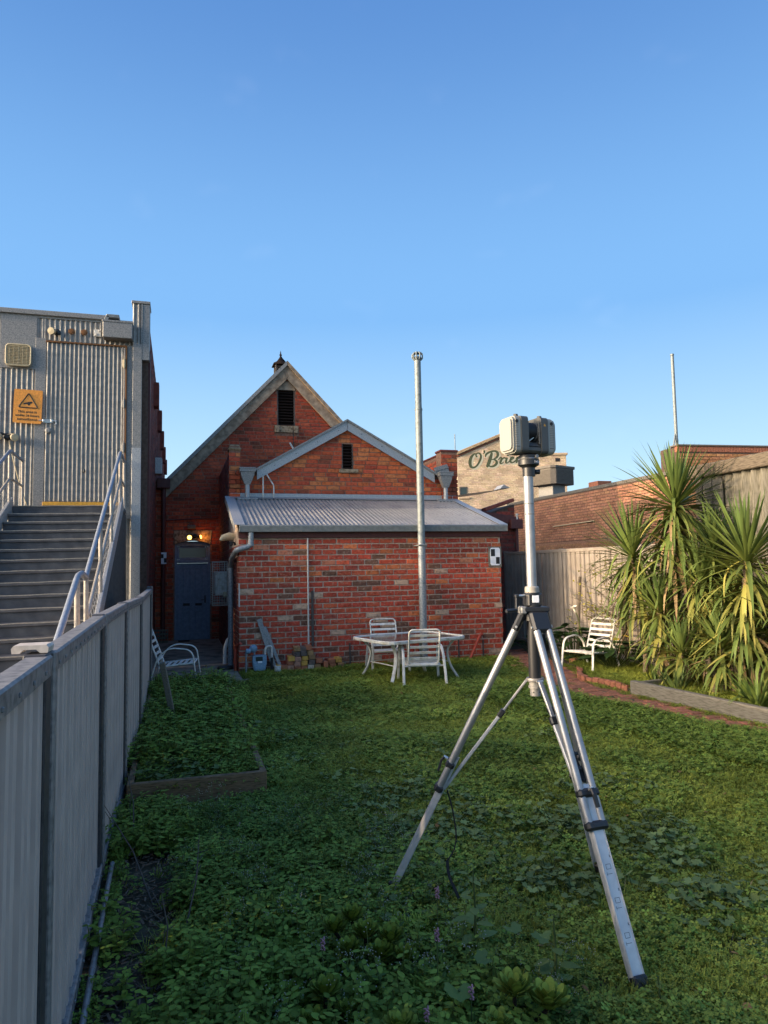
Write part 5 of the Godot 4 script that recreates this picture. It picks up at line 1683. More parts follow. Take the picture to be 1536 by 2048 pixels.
# ---------------------------------------------------------------- patio furniture
func make_chair(label: String, at: Vector3, turn: float, tip := 0.0, group := "white slatted patio chairs") -> Node3D:
	var t := thing("patio_chair", label, "chair", at, turn, group)
	t.rotation.x = tip
	# faces +z, at about nine tenths of full size as it stands in the yard
	var strap := MB.rect(0.016, 0.036, 0.005)
	for s in [-1.0, 1.0]:
		var x: float = s * 0.265
		var m := MB.new()
		m.sweep(fillet([V(x + s * 0.02, 0, 0.30), V(x, 0.50, 0.235), V(x, 0.535, -0.06), V(x + s * 0.005, 0.43, -0.20), V(x + s * 0.02, 0, -0.33)], 0.11, 6), strap, false, true, V(s, 0, 0))
		part("leg_and_arm", m, M["white_paint"], t)
	# seat
	var fr := MB.new()
	fr.tube(fillet([V(-0.225, 0.325, 0.25), V(0.225, 0.325, 0.25), V(0.225, 0.285, -0.20), V(-0.225, 0.285, -0.20)], 0.05, 4, true), 0.012, 8, false, [], true)
	fr.bar(V(-0.275, 0.315, 0.245), V(0.275, 0.315, 0.245), 0.02, 0.012, V(0, 1, 0), 0.002)
	fr.bar(V(-0.27, 0.275, -0.19), V(0.27, 0.275, -0.19), 0.02, 0.012, V(0, 1, 0), 0.002)
	part("seat_frame", fr, M["white_paint"], t)
	for k in 6:
		var m := MB.new()
		var z := 0.205 - k * 0.073
		m.obox(Transform3D(Basis(V(1, 0, 0), -0.09), V(0, 0.328 - k * 0.0065, z)), V(0.44, 0.008, 0.042), 0.002)
		part("seat_slat", m, M["white_paint"], t)
	# back
	var b0 := V(0, 0.30, -0.19)
	var b1 := V(0, 0.765, -0.36)
	var up := (b1 - b0).normalized()
	fr = MB.new()
	fr.tube(fillet([b0 + V(-0.205, 0, 0), b1 + V(-0.205, 0, 0), b1 + V(0.205, 0, 0), b0 + V(0.205, 0, 0)], 0.06, 5, true), 0.0125, 8, false, [], true)
	part("back_frame", fr, M["white_paint"], t)
	for k in 5:
		var m := MB.new()
		m.bar(b0 + up * (0.08 + k * 0.083) + V(-0.2, 0, 0.004), b0 + up * (0.08 + k * 0.083) + V(0.2, 0, 0.004), 0.036, 0.008, up, 0.002)
		part("back_slat", m, M["white_paint"], t)
	return t

func build_furniture() -> void:
	make_chair("white slatted chair with its back to the camera at the patio table", V(3.17, 0.0, -9.05), PI - 0.18)
	make_chair("white slatted chair behind the patio table, facing the camera", V(3.10, 0.0, -10.42), -0.10)
	make_chair("white slatted chair by the lily plants in front of the tan fence", V(5.78, 0.0, -9.05), -PI / 2 + 0.32)
	make_chair("white slatted chair against the grey fence behind the weedy bed", V(-0.02, 0.06, -9.85), PI / 2 - 0.12, 0.0).rotation.z = 0.0
	# table
	var t := thing("patio_table", "white framed patio table with dark glass top", "table", V(3.16, 0, -9.55), 0.26)
	var o := []
	for q in [[-0.66, -0.52], [0.66, -0.52], [0.66, 0.52], [-0.66, 0.52]]: o.append(V(q[0], 0.585, q[1]))
	var ring := fillet(o, 0.17, 4, true)
	var b := MB.new()
	b.sweep(ring, MB.rect(0.034, 0.046, 0.008), false, false, V(0, 1, 0), [], true)
	part("rim", b, M["white_paint"], t)
	b = MB.new()
	var poly := PackedVector2Array()
	for p in ring: poly.append(Vector2(p.x * 0.985, -p.z * 0.985))
	b.prism(Transform3D(Basis(V(1, 0, 0), V(0, 0, -1), V(0, 1, 0)), V(0, 0.588, 0)), poly, 0.0, 0.008)
	part("glass_top", b, M["acrylic"], t)
	for sx in [-1.0, 1.0]:
		for sz in [-1.0, 1.0]:
			b = MB.new()
			b.sweep(fillet([V(sx * 0.53, 0.57, sz * 0.40), V(sx * 0.42, 0.42, sz * 0.33), V(sx * 0.46, 0.20, sz * 0.35), V(sx * 0.57, 0.0, sz * 0.42)], 0.16, 6), MB.rect(0.046, 0.024, 0.005), false, true, V(sx, 0, sz).normalized())
			part("leg", b, M["white_paint"], t)
	b = MB.new()
	b.tube([V(-0.44, 0.25, -0.34), V(0.44, 0.25, -0.34)], 0.009, 6)
	b.tube([V(-0.44, 0.25, 0.34), V(-0.44, 0.25, -0.34)], 0.009, 6)
	b.tube([V(0.44, 0.25, 0.34), V(0.44, 0.25, -0.34)], 0.009, 6)
	part("stretcher", b, M["white_paint"], t)

func build_wall_clutter() -> void:
	# gas meter
	var t := thing("gas_meter", "pale blue gas meter with regulator by the shed corner", "gas meter", V(1.195, 0, -10.90))
	var b := MB.new()
	b.prism(Transform3D(), PackedVector2Array([Vector2(-0.105, 0.27), Vector2(-0.105, 0.16), Vector2(-0.085, 0.07), Vector2(-0.07, 0.055), Vector2(0.07, 0.055), Vector2(0.085, 0.07), Vector2(0.105, 0.16), Vector2(0.105, 0.27), Vector2(0.095, 0.285), Vector2(-0.095, 0.285)]), -0.07, 0.05)
	part("body", b, M["meter_blue"], t)
	b = MB.new()
	b.prism(Transform3D(), PackedVector2Array([Vector2(-0.092, 0.175), Vector2(-0.075, 0.075), Vector2(0.075, 0.075), Vector2(0.092, 0.175)]), 0.05, 0.062)
	part("front_cover", b, M["meter_blue"], t)
	b = MB.new()
	b.box(V(-0.06, 0.20, 0.05), V(0.045, 0.265, 0.06), 0.004)
	part("dial_window", b, M["dark_glass"], t)
	b = MB.new()
	b.box(V(-0.03, 0.172, 0.0505), V(0.035, 0.198, 0.0645), 0.002)
	part("label_plate", b, M["paper"], t)
	b = MB.new()
	b.tube(fillet([V(-0.075, 0.29, 0), V(-0.075, 0.36, 0), V(-0.20, 0.345, 0.0), V(-0.20, 0.0, 0.0)], 0.02, 3), 0.014, 8)
	part("inlet_pipe", b, M["galv_pipe"], t)
	b = MB.new()
	b.lathe(Transform3D(Basis(V(1, 0, 0), PI / 2), V(-0.09, 0.385, -0.01)), [Vector2(0.055, -0.02), Vector2(0.062, 0.0), Vector2(0.055, 0.02), Vector2(0.03, 0.045), Vector2(0, 0.05)], 14)
	b.tube([V(-0.19, 0.345, 0), V(-0.06, 0.40, 0)], 0.028, 10)
	b.lathe(Transform3D(Basis(V(0, 0, 1), PI / 2), V(-0.16, 0.35, 0)), [Vector2(0.03, -0.03), Vector2(0.04, 0.0), Vector2(0.04, 0.04), Vector2(0.0, 0.05)], 12)
	part("regulator", b, M["meter_blue"], t)
	pipe("hooked_white_pipe", "hooked white pipe joining the gas meter to the ground", "pipe", [V(1.285, 0.29, -10.9), V(1.285, 0.40, -10.9), V(1.385, 0.42, -10.9), V(1.385, 0.21, -10.9)], 0.017, "pvc_white", 0.05, 10)
	pipe("dark_riser_pipe", "dark iron pipe rising out of the grass beside the gas meter", "pipe", [V(1.385, 0.0, -10.9), V(1.385, 0.24, -10.9)], 0.020, "black_plastic", 0.02, 10)
	for q in [[V(1.205, 0.82, -11.04), V(1.42, 0.10, -10.93), 0.075, "wide grey board leaning on the shed wall behind the gas meter"], [V(1.29, 0.70, -11.035), V(1.53, 0.05, -10.88), 0.050, "narrow grey board leaning right of the wide board"]]:
		b = MB.new()
		b.bar(q[0], q[1], q[2], 0.02, V(1, 0, 0), 0.003)
		solo("leaning_board", b, M["zinc_dull"], q[3], "board", "grey boards leaning on the shed")
	var can := thing("white_can", "small dented white can in the grass by the brick pile", "can", V(1.465, 0.0, -10.83))
	b = MB.new()
	b.lathe(Transform3D(Basis(), Vector3.ZERO), [Vector2(0.0, 0.0), Vector2(0.047, 0.0), Vector2(0.05, 0.01), Vector2(0.052, 0.115), Vector2(0.048, 0.12), Vector2(0.046, 0.10), Vector2(0.0, 0.098)], 16)
	part("body", b, M["white_paint"], can)
	# red pipe leaning
	var rp := pipe("leaning_red_pipe", "red painted pipe leaning on the shed wall right of the table", "pipe", [V(4.66, 0.0, -10.88), V(4.93, 0.40, -11.03), V(4.99, 0.42, -11.06)], 0.026, "red_pipe", 0.03, 10)
	for q in [[4.55, 0.35], [5.0, 0.33], [2.66, 0.38]]:
		b = MB.new()
		b.box(V(q[0] - 0.012, 0.0, -11.066), V(q[0] + 0.012, q[1], -11.052), 0.003)
		var lab := {4.55: "thin rusted iron strap on the shed wall left of the red pipe", 5.0: "thin rusted iron strap on the shed wall right of the red pipe", 2.66: "thin rusted iron strap on the shed wall beside the far table leg"}
		solo("iron_strap", b, M["dark_timber"], lab[q[0]], "strap", "rusted straps on the shed wall")
	# loose bricks, ends to the camera: centre of each end in wall x and height, tone
	var bx := func(px: float) -> float: return 1.45 + (px - 470.0) * 0.001212
	var by := func(py: float) -> float: return 0.03 + (1040.0 - py) * 0.00117
	var rows := [
		[740, 765, 2, 0], [810, 770, 3, 0], [885, 755, 1, 0],
		[733, 835, 3, 0], [815, 828, 3, 0], [905, 822, 2, 0],
		[665, 888, 4, 0], [740, 898, 0, 0], [830, 888, 4, 0], [925, 880, 2, 0],
		[650, 940, 1, 0], [735, 960, 0, 0], [828, 953, 4, 0], [922, 945, 3, 0], [1015, 935, 1, 0],
		[495, 1000, 4, 1], [565, 1000, 1, 0], [648, 1005, 0, 0], [735, 1020, 1, 0], [822, 1018, 1, 0], [915, 1008, 5, 0], [1005, 1008, 2, 0],
		[515, 1075, 3, 0], [648, 1072, 4, 0], [735, 1082, 2, 0], [822, 1080, 1, 0], [905, 1072, 3, 0], [990, 1070, 1, 0],
		[1100, 990, 1, 1], [1185, 950, 1, 0], [1192, 1012, 1, 0], [1280, 940, 4, 0], [1295, 1005, 2, 0], [1192, 1075, 3, 0], [1290, 1070, 3, 0], [1100, 1065, 2, 0]]
	var tones := [Color(0.34, 0.17, 0.11), Color(0.30, 0.11, 0.055), Color(0.24, 0.14, 0.06), Color(0.11, 0.085, 0.07), Color(0.42, 0.24, 0.05), Color(0.50, 0.42, 0.33)]
	var words := ["dusty pink", "orange red", "brown mossy", "dark sooty", "yellow lichened", "pale mortar-smeared"]
	var place := {}
	for q in rows:
		var up: bool = q[3] == 1
		var m := MB.new()
		m.col = tones[q[2]] * rnd(1.25, 1.6)
		var sz := V(0.098, 0.072, 0.22) if not up else V(0.072, 0.10, 0.22)
		m.obox(Transform3D(), sz, 0.006)
		var row_w := "top layer" if q[1] < 800 else "second layer from the top" if q[1] < 850 else "third layer from the top" if q[1] < 915 else "middle layer" if q[1] < 975 else "lower layer" if q[1] < 1040 else "bottom layer"
		var col_w := "left end" if q[0] < 600 else "left half" if q[0] < 780 else "centre" if q[0] < 870 else "right half" if q[0] < 1050 else "right tail"
		var key := "%s%s%s" % [words[q[2]], row_w, col_w]
		var nth := ", further right" if place.has(key) else ""
		place[key] = true
		var o := solo("loose_brick", m, M["brick"], "%s brick in the %s of the brick pile, %s" % [words[q[2]], row_w, col_w + nth], "brick", "loose bricks stacked by the shed wall")
		o.position = V(bx.call(q[0]) + rnd(-0.004, 0.004), by.call(q[1]), -10.94 + rnd(-0.012, 0.012))
		o.rotation = V(0, rnd(-0.06, 0.06), rnd(-0.05, 0.05))

# ---------------------------------------------------------------- beds, path
func plank(parent: Node, called: String, lo: Vector3, hi: Vector3, material: String, O: Transform3D) -> void:
	var b := MB.new()
	b.box(lo, hi, 0.005)
	part(called, b, M[material], parent).transform = O

func build_beds() -> void:
	var t := thing("raised_timber_bed", "low timber-edged raised bed full of weeds along the grey fence", "garden bed", V(0.12, 0, -7.2))
	var O := Transform3D(Basis(), V(-0.12, 0, 7.2))
	plank(t, "board", V(-0.33, -0.03, -5.16), V(0.61, 0.165, -5.115), "bed_timber", O)
	plank(t, "board", V(0.565, -0.03, -9.3), V(0.612, 0.16, -5.165), "bed_timber", O)
	plank(t, "board", V(-0.33, -0.03, -9.3), V(-0.29, 0.16, -5.165), "bed_timber", O)
	plank(t, "board", V(-0.33, -0.03, -9.345), V(0.61, 0.15, -9.305), "bed_timber", O)
	var s := MB.new()
	s.box(V(-0.289, -0.02, -9.3), V(0.564, 0.09, -5.166))
	part("soil", s, M["soil"], t).transform = O
	var st := thing("timber_stake", "weathered grey timber stake leaning in the weedy raised bed", "stake", V(-0.02, 0.05, -7.15))
	s = MB.new()
	s.bar(V(0, 0, 0), V(-0.125, 0.68, 0.12), 0.052, 0.035, V(1, 0, 0.2), 0.004)
	part("stake", s, M["grey_timber"], st)
	# right bed: sleeper, brick edging, soil
	var r := thing("timber_sleeper", "weathered grey timber sleeper edging the right garden bed", "sleeper", V(5.3, 0, -6.4))
	O = Transform3D(Basis(), V(-5.3, 0, 6.4))
	s = MB.new()
	s.bar(V(5.27, 0.085, -7.35), V(5.50, 0.075, -5.2), 0.085, 0.185, V(1, 0, 0), 0.010)
	part("beam", s, M["grey_timber"], r).transform = O
	s = MB.new()
	s.bar(V(5.505, 0.075, -5.19), V(5.66, 0.075, -2.9), 0.085, 0.185, V(1, 0, 0), 0.010)
	part("beam", s, M["grey_timber"], r).transform = O
	s = MB.new()
	s.bar(V(5.32, 0.07, -7.37), V(5.9, 0.07, -7.45), 0.05, 0.16, V(0, 0, 1), 0.008)
	part("end_board", s, M["grey_timber"], r).transform = O
	s = MB.new()
	s.prism(Transform3D(Basis(V(1, 0, 0), V(0, 0, -1), V(0, 1, 0)), Vector3.ZERO), PackedVector2Array([Vector2(5.33, 7.3), Vector2(5.5, 5.4), Vector2(5.62, 2.9), Vector2(6.75, 2.9), Vector2(6.68, 11.0), Vector2(6.0, 10.6), Vector2(5.75, 9.2), Vector2(5.3, 7.9)]), -0.05, 0.055)
	solo("garden_soil", s, M["soil"], "dark soil of the right garden bed under the yuccas", "soil", "", "structure")
	var e := thing("brick_edging", "curved row of half-buried red bricks edging the lily bed", "edging", V(5.4, 0, -8.4))
	O = Transform3D(Basis(), V(-5.4, 0, 8.4))
	var c := Curve3D.new()
	c.add_point(V(5.72, 0, -9.25), Vector3.ZERO, V(-0.15, 0, 0.4))
	c.add_point(V(5.30, 0, -8.2), V(-0.16, 0, -0.35), V(0.06, 0, 0.3))
	c.add_point(V(5.34, 0, -7.42), V(-0.02, 0, -0.25), Vector3.ZERO)
	var l := c.get_baked_length()
	var k := 0
	var d := 0.05
	while d < l - 0.05:
		var p := c.sample_baked(d)
		var q := c.sample_baked(d + 0.02)
		var m := MB.new()
		m.col = Color(1, 1, 1) * rnd(0.75, 1.15)
		m.obox(Transform3D(Basis(V(0, 1, 0), atan2(q.x - p.x, q.z - p.z) + rnd(-0.08, 0.08)) * Basis(V(0, 0, 1), rnd(-0.12, 0.12)), V(p.x, 0.022 + rnd(-0.014, 0.014), p.z)), V(0.075, 0.13, 0.105), 0.008)
		part("brick", m, M["terracotta"], e).transform = O
		d += 0.117
		k += 1
	# brick path
	var path := thing("brick_path", "worn red brick path between lawn and right garden bed", "path", V(5.1, 0, -7.5), 0.0, "", "structure")
	O = Transform3D(Basis(), V(-5.1, 0, 7.5))
	var left := [[-12.0, 5.45], [-10.3, 5.25], [-9.0, 4.85], [-7.9, 4.52], [-7.2, 4.60], [-6.4, 4.78], [-5.6, 4.97], [-4.6, 5.12], [-3.5, 5.3]]
	var right := [[-12.0, 6.1], [-10.3, 6.0], [-9.3, 5.72], [-8.2, 5.30], [-7.4, 5.26], [-6.4, 5.34], [-5.4, 5.44], [-4.6, 5.5], [-3.5, 5.58]]
	var at := func(tab: Array, z: float) -> float:
		for i in tab.size() - 1:
			if z <= tab[i + 1][0]: return lerpf(tab[i][1], tab[i + 1][1], clampf((z - tab[i][0]) / (tab[i + 1][0] - tab[i][0]), 0, 1))
		return tab[tab.size() - 1][1]
	var vars := []
	for q in 12:
		var m := MB.new()
		m.col = [Color(1.0, 1.0, 1.0), Color(0.85, 0.9, 0.95), Color(1.15, 1.1, 1.0), Color(0.7, 0.75, 0.75)][q % 4] * rnd(0.85, 1.1)
		m.obox(Transform3D(), V(0.226, 0.06, 0.106), 0.008)
		vars.append(m.mesh())
	var rown := 0
	var z := -11.9
	while z < -3.6:
		var x := 4.3 + (0.118 if rown % 2 == 0 else 0.0)
		while x < 6.3:
			if x > at.call(left, z) - 0.05 and x < at.call(right, z) - 0.02:
				var o := part("paver", vars[rng.randi() % 12], M["terracotta"], path)
				o.transform = O * Transform3D(Basis(V(0, 1, 0), rnd(-0.03, 0.03)) * Basis(V(0, 0, 1), rnd(-0.03, 0.03)), V(x + rnd(-0.005, 0.005), -0.012 + rnd(-0.006, 0.008), z))
			x += 0.236
		z += 0.116
		rown += 1

# ---------------------------------------------------------------- tripod and scanner
func build_tripod() -> void:
	var ax := V(1.61, 0, -2.985)
	var t := thing("survey_tripod", "tall aluminium surveying tripod with crank column standing in the grass", "tripod", ax)
	var feet := [V(0.985, 0, -3.375) - ax, V(2.08, 0.0, -3.215) - ax, V(1.635, 0.0, -2.295) - ax]
	var b: MB
	# column
	b = MB.new()
	b.tube([V(0, 1.475, 0), V(0, 2.03, 0)], 0.0235, 24)
	part("extension_tube", b, M["aluminium"], t)
	b = MB.new()
	b.lathe(Transform3D(Basis(), V(0, 1.835, 0)), [Vector2(0.0236, 0), Vector2(0.0245, 0.002), Vector2(0.0245, 0.004), Vector2(0.0236, 0.006)], 24)
	b.lathe(Transform3D(Basis(), V(0, 1.885, 0)), [Vector2(0.0236, 0), Vector2(0.0245, 0.002), Vector2(0.0245, 0.004), Vector2(0.0236, 0.006)], 24)
	part("tube_ring", b, M["zinc_dull"], t)
	b = MB.new()
	b.lathe(Transform3D(Basis(), V(0, 1.465, 0)), [Vector2(0.0, 0.0), Vector2(0.034, 0.0), Vector2(0.034, 0.024), Vector2(0.032, 0.028), Vector2(0.026, 0.03), Vector2(0.0, 0.03)], 24)
	part("clamp_ring", b, M["rail_post"], t)
	b = MB.new()
	b.obox(Transform3D(Basis(V(0, 1, 0), -0.15), V(0, 1.432, 0)), V(0.078, 0.072, 0.07), 0.012)
	b.tube([V(0.0, 1.40, 0.0), V(0, 1.466, 0)], 0.038, 20)
	part("gear_housing", b, M["black_plastic"], t)
	b = MB.new()
	b.obox(Transform3D(Basis(V(0, 1, 0), -0.15), V(-0.002, 1.436, 0.0362)), V(0.032, 0.034, 0.004), 0.001)
	part("rating_plate", b, M["paper"], t)
	b = MB.new()
	b.obox(Transform3D(Basis(V(0, 1, 0), -0.15), V(0.004, 1.388, 0.0)), V(0.125, 0.022, 0.10), 0.004)
	b.tube([V(0, 1.335, 0), V(0, 1.395, 0)], 0.045, 20)
	part("head_plate", b, M["black_plastic"], t)
	b = MB.new()
	b.obox(Transform3D(Basis(V(0, 1, 0), -0.15), V(-0.062, 1.385, 0.015)), V(0.03, 0.036, 0.05), 0.006)
	part("spirit_level", b, M["zinc_dull"], t)
	b = MB.new()
	b.tube([V(-0.02, 1.452, 0.0), V(-0.10, 1.452, 0.02)], 0.0065, 8)
	part("crank_shaft", b, M["steel_bright"], t)
	b = MB.new()
	b.bar(V(-0.095, 1.458, 0.02), V(-0.10, 1.385, 0.025), 0.014, 0.007, V(0, 0, 1), 0.002)
	b.obox(Transform3D(Basis(), V(-0.092, 1.452, 0.02)), V(0.02, 0.016, 0.018), 0.003)
	part("crank_arm", b, M["black_plastic"], t)
	b = MB.new()
	b.tube([V(-0.095, 1.388, 0.026), V(-0.155, 1.385, 0.036)], 0.009, 10, true, [0.8, 1.0])
	part("crank_grip", b, M["black_plastic"], t)
	# centre column below the head
	b = MB.new()
	b.tube([V(0, 1.345, 0), V(0, 1.062, 0)], 0.0285, 24)
	part("centre_column", b, M["black_plastic"], t)
	b = MB.new()
	b.lathe(Transform3D(Basis(), V(0, 1.052, 0)), [Vector2(0.0, 0.0), Vector2(0.040, 0.0), Vector2(0.042, 0.008), Vector2(0.040, 0.016), Vector2(0.0, 0.016)], 24)
	part("brace_collar", b, M["fence_rail"], t)
	b = MB.new()
	b.lathe(Transform3D(Basis(), V(0, 0.985, 0)), [Vector2(0.0, 0.0), Vector2(0.025, 0.0), Vector2(0.025, 0.034), Vector2(0.032, 0.036), Vector2(0.032, 0.046), Vector2(0.029, 0.048), Vector2(0.029, 0.066), Vector2(0.0, 0.066)], 24)
	part("column_end", b, M["zinc_dull"], t)
	b = MB.new()
	for k in 5:
		var an := TAU * k / 5.0 + 0.4
		b.lathe(Transform3D(Basis(V(0, 1, 0), an) * Basis(V(1, 0, 0), PI / 2), Basis(V(0, 1, 0), an) * V(0, 1.003, 0.0245)), [Vector2(0.004, 0), Vector2(0.003, 0.002), Vector2(0, 0.002)], 6)
	part("grub_screw", b, M["ink"], t, "stuff")
	# legs
	for i in 3:
		var f: Vector3 = feet[i]
		var dir := V(f.x, 0, f.z).normalized()
		var side := V(0, 1, 0).cross(dir).normalized()
		var top := dir * 0.062 + V(0, 1.335, 0)
		var foot := f + V(0, 0.012, 0)
		var ld := (foot - top).normalized()
		var total := top.distance_to(foot)
		var outw := side.cross(ld).normalized()
		if outw.dot(dir) < 0: outw = -outw
		var lg := Node3D.new()
		lg.name = "leg"
		t.add_child(lg, true)
		# shoulder bracket
		b = MB.new()
		b.bar(top - ld * 0.045, top + ld * 0.055, 0.098, 0.034, side, 0.010)
		b.bar(dir * 0.03 + V(0, 1.372, 0), top + ld * 0.01, 0.07, 0.03, side, 0.006)
		part("shoulder", b, M["black_plastic"], lg)
		for s in [-1.0, 1.0]:
			b = MB.new()
			b.tube([top + side * (s * 0.049) + ld * 0.03, top + side * (s * 0.054) + ld * 0.03], 0.006, 8)
			part("pivot_bolt", b, M["steel_bright"], lg)
		# twin tubes
		var clamp_at := total * 0.515
		var end2 := total * 0.60
		for s in [-1.0, 1.0]:
			b = MB.new()
			b.tube([top + ld * 0.045 + side * s * 0.030, top + ld * end2 + side * s * 0.030], 0.0165, 16)
			part("upper_tube", b, M["aluminium"], lg)
		# sliding lower section
		b = MB.new()
		b.bar(top + ld * (clamp_at - 0.035), foot - ld * 0.055, 0.054, 0.010, side, 0.002)
		b.bar(top + ld * (clamp_at - 0.034) - outw * 0.0125 + side * 0.0262, foot - ld * 0.056 - outw * 0.0125 + side * 0.0262, 0.004, 0.024, side, 0.001)
		b.bar(top + ld * (clamp_at - 0.034) - outw * 0.0125 - side * 0.0262, foot - ld * 0.056 - outw * 0.0125 - side * 0.0262, 0.004, 0.024, side, 0.001)
		b.bar(top + ld * (clamp_at - 0.034) + outw * 0.0065 + side * 0.0245, foot - ld * 0.056 + outw * 0.0065 + side * 0.0245, 0.0035, 0.004, side, 0.001)
		b.bar(top + ld * (clamp_at - 0.034) + outw * 0.0065 - side * 0.0245, foot - ld * 0.056 + outw * 0.0065 - side * 0.0245, 0.0035, 0.004, side, 0.001)
		part("lower_leg", b, M["aluminium_satin"], lg)
		# clamps
		for q in [clamp_at, end2]:
			b = MB.new()
			b.bar(top + ld * (q - 0.018), top + ld * (q + 0.018), 0.100, 0.044, side, 0.010)
			part("clamp", b, M["black_plastic"], lg)
		b = MB.new()
		b.bar(top + ld * (end2 - 0.004) + outw * 0.0225, top + ld * (end2 + 0.008) + outw * 0.0225, 0.05, 0.003, side, 0.001)
		part("clamp_rib", b, M["black_plastic"], lg)
		b = MB.new()
		var lp := top + ld * clamp_at + outw * 0.023
		b.tube([lp - ld * 0.010, lp - ld * 0.010 + outw * 0.022], 0.008, 8)
		part("lever_pin", b, M["steel_bright"], lg)
		b = MB.new()
		b.sweep([lp - ld * 0.012 + outw * 0.018, lp + ld * 0.012 + outw * 0.024, lp + ld * 0.062 + outw * 0.016 + side * 0.006], MB.rect(0.019, 0.011, 0.003), false, true, outw)
		part("clamp_lever", b, M["black_plastic"], lg)
		# foot
		b = MB.new()
		b.bar(foot - ld * 0.075, foot + ld * 0.015, 0.062, 0.042, side, 0.008)
		b.tube([foot, foot + ld * 0.08], 0.011, 8, true, [1.0, 0.2])
		part("foot_spike", b, M["black_plastic"], lg)
		b = MB.new()
		b.obox(Transform3D(Basis(side, V(0, 1, 0), side.cross(V(0, 1, 0))), foot + dir * 0.045 + V(0, 0.028, 0)), V(0.045, 0.012, 0.05), 0.004)
		part("foot_tread", b, M["fence_post"], lg)
		# brace from the collar to the leg
		var br := Node3D.new()
		br.name = "brace"
		t.add_child(br, true)
		var p0 := dir * 0.040 + V(0, 1.055, 0)
		var p1 := top + ld * end2 - outw * 0.022
		var mid := p0.lerp(p1, 0.30)
		b = MB.new()
		b.bar(p0, mid + (p1 - p0).normalized() * 0.02, 0.020, 0.012, side, 0.003)
		part("inner_strut", b, M["aluminium"], br)
		b = MB.new()
		b.bar(mid, p1, 0.030, 0.016, side, 0.003)
		part("outer_strut", b, M["aluminium_satin"], br)
		b = MB.new()
		var bd := (p1 - p0).normalized()
		b.bar(mid - bd * 0.02, mid + bd * 0.02, 0.042, 0.026, side, 0.006)
		part("strut_clamp", b, M["black_plastic"], br)
		b = MB.new()
		b.tube([p0 - side * 0.016, p0 + side * 0.016], 0.006, 8)
		part("pivot_pin", b, M["steel_bright"], br)
		if i == 0:
			b = MB.new()
			var c0 := top + ld * (end2 + 0.015) + outw * -0.01 + V(0.03, 0, 0.01)
			var pts := [c0, c0 + V(0.025, -0.10, 0.01), c0 + V(0.035, -0.22, 0.02), c0 + V(0.02, -0.28, 0.02), c0 + V(-0.02, -0.315, 0.03)]
			b.tube(fillet(pts, 0.06, 5), 0.0035, 6)
			var pts2 := [pts[4], pts[4] + V(-0.003, -0.06, 0.02), pts[4] + V(0.022, -0.125, 0.05), pts[4] + V(0.03, -0.15, 0.06)]
			b.sweep(fillet(pts2, 0.05, 4), MB.rect(0.014, 0.004), false, true, V(0, 0, 1))
			part("carry_strap", b, M["webbing"], lg)
		if i == 2:
			b = MB.new()
			var s0 := top + ld * 0.06 - outw * 0.012
			var pts := [s0, s0 + ld * 0.15 - outw * 0.05 + side * 0.01, s0 + ld * 0.38 - outw * 0.075 + side * 0.02, top + ld * (clamp_at - 0.16) - outw * 0.05 + side * 0.012, top + ld * (clamp_at - 0.05) - outw * 0.004]
			b.sweep(fillet(pts, 0.12, 5), MB.rect(0.026, 0.004), false, true, outw)
			part("carry_strap", b, M["webbing"], lg)
			b = MB.new()
			b.sweep(fillet([top + ld * 0.33 + side * 0.034 - outw * 0.03, top + ld * 0.42 + side * 0.058 - outw * 0.03, top + ld * 0.50 + side * 0.052 - outw * 0.02, top + ld * (clamp_at - 0.05) + side * 0.02 - outw * 0.012], 0.08, 5), MB.rect(0.022, 0.004), false, true, outw)
			part("carry_strap", b, M["webbing"], lg)
			b = MB.new()
			for q in [0.10, 0.16]: b.bar(top + ld * (clamp_at - q - 0.008) - outw * 0.012, top + ld * (clamp_at - q + 0.008) - outw * 0.012, 0.030, 0.010, side, 0.003)
			part("strap_buckle", b, M["black_plastic"], lg)
			# pencilled marks on the lower leg, drawn along it
			b = MB.new()
			var u := ld
			var base := outw * 0.0052
			var stroke := func(o: Vector3, a: Vector2, c: Vector2) -> void:
				b.bar(o + u * a.y + side * a.x + base, o + u * c.y + side * c.x + base, 0.0015, 0.0004, side if absf(c.y - a.y) > absf(c.x - a.x) else u)
			for q in [0.685, 0.765, 0.845]:
				var o: Vector3 = top + u * total * q
				# a 1 and a 0 with a short bar, lying on their side, then a small tick
				stroke.call(o, Vector2(-0.0136, 0.0510), Vector2(0.0102, 0.0510))
				stroke.call(o, Vector2(-0.0136, 0.0442), Vector2(-0.0136, 0.0578))
				stroke.call(o, Vector2(-0.0102, 0.0170), Vector2(0.0102, 0.0170))
				stroke.call(o, Vector2(0.0102, 0.0170), Vector2(0.0102, 0.0340))
				stroke.call(o, Vector2(-0.0102, 0.0340), Vector2(0.0102, 0.0340))
				stroke.call(o, Vector2(-0.0102, 0.0170), Vector2(-0.0102, 0.0340))
				stroke.call(o, Vector2(0.0153, -0.0136), Vector2(0.0204, -0.0051))
				stroke.call(o, Vector2(0.0204, -0.0136), Vector2(0.0153, -0.0051))
			part("pencil_marks", b, M["fence_post"], lg)
	build_scanner(ax + V(0.005, 0, 0))

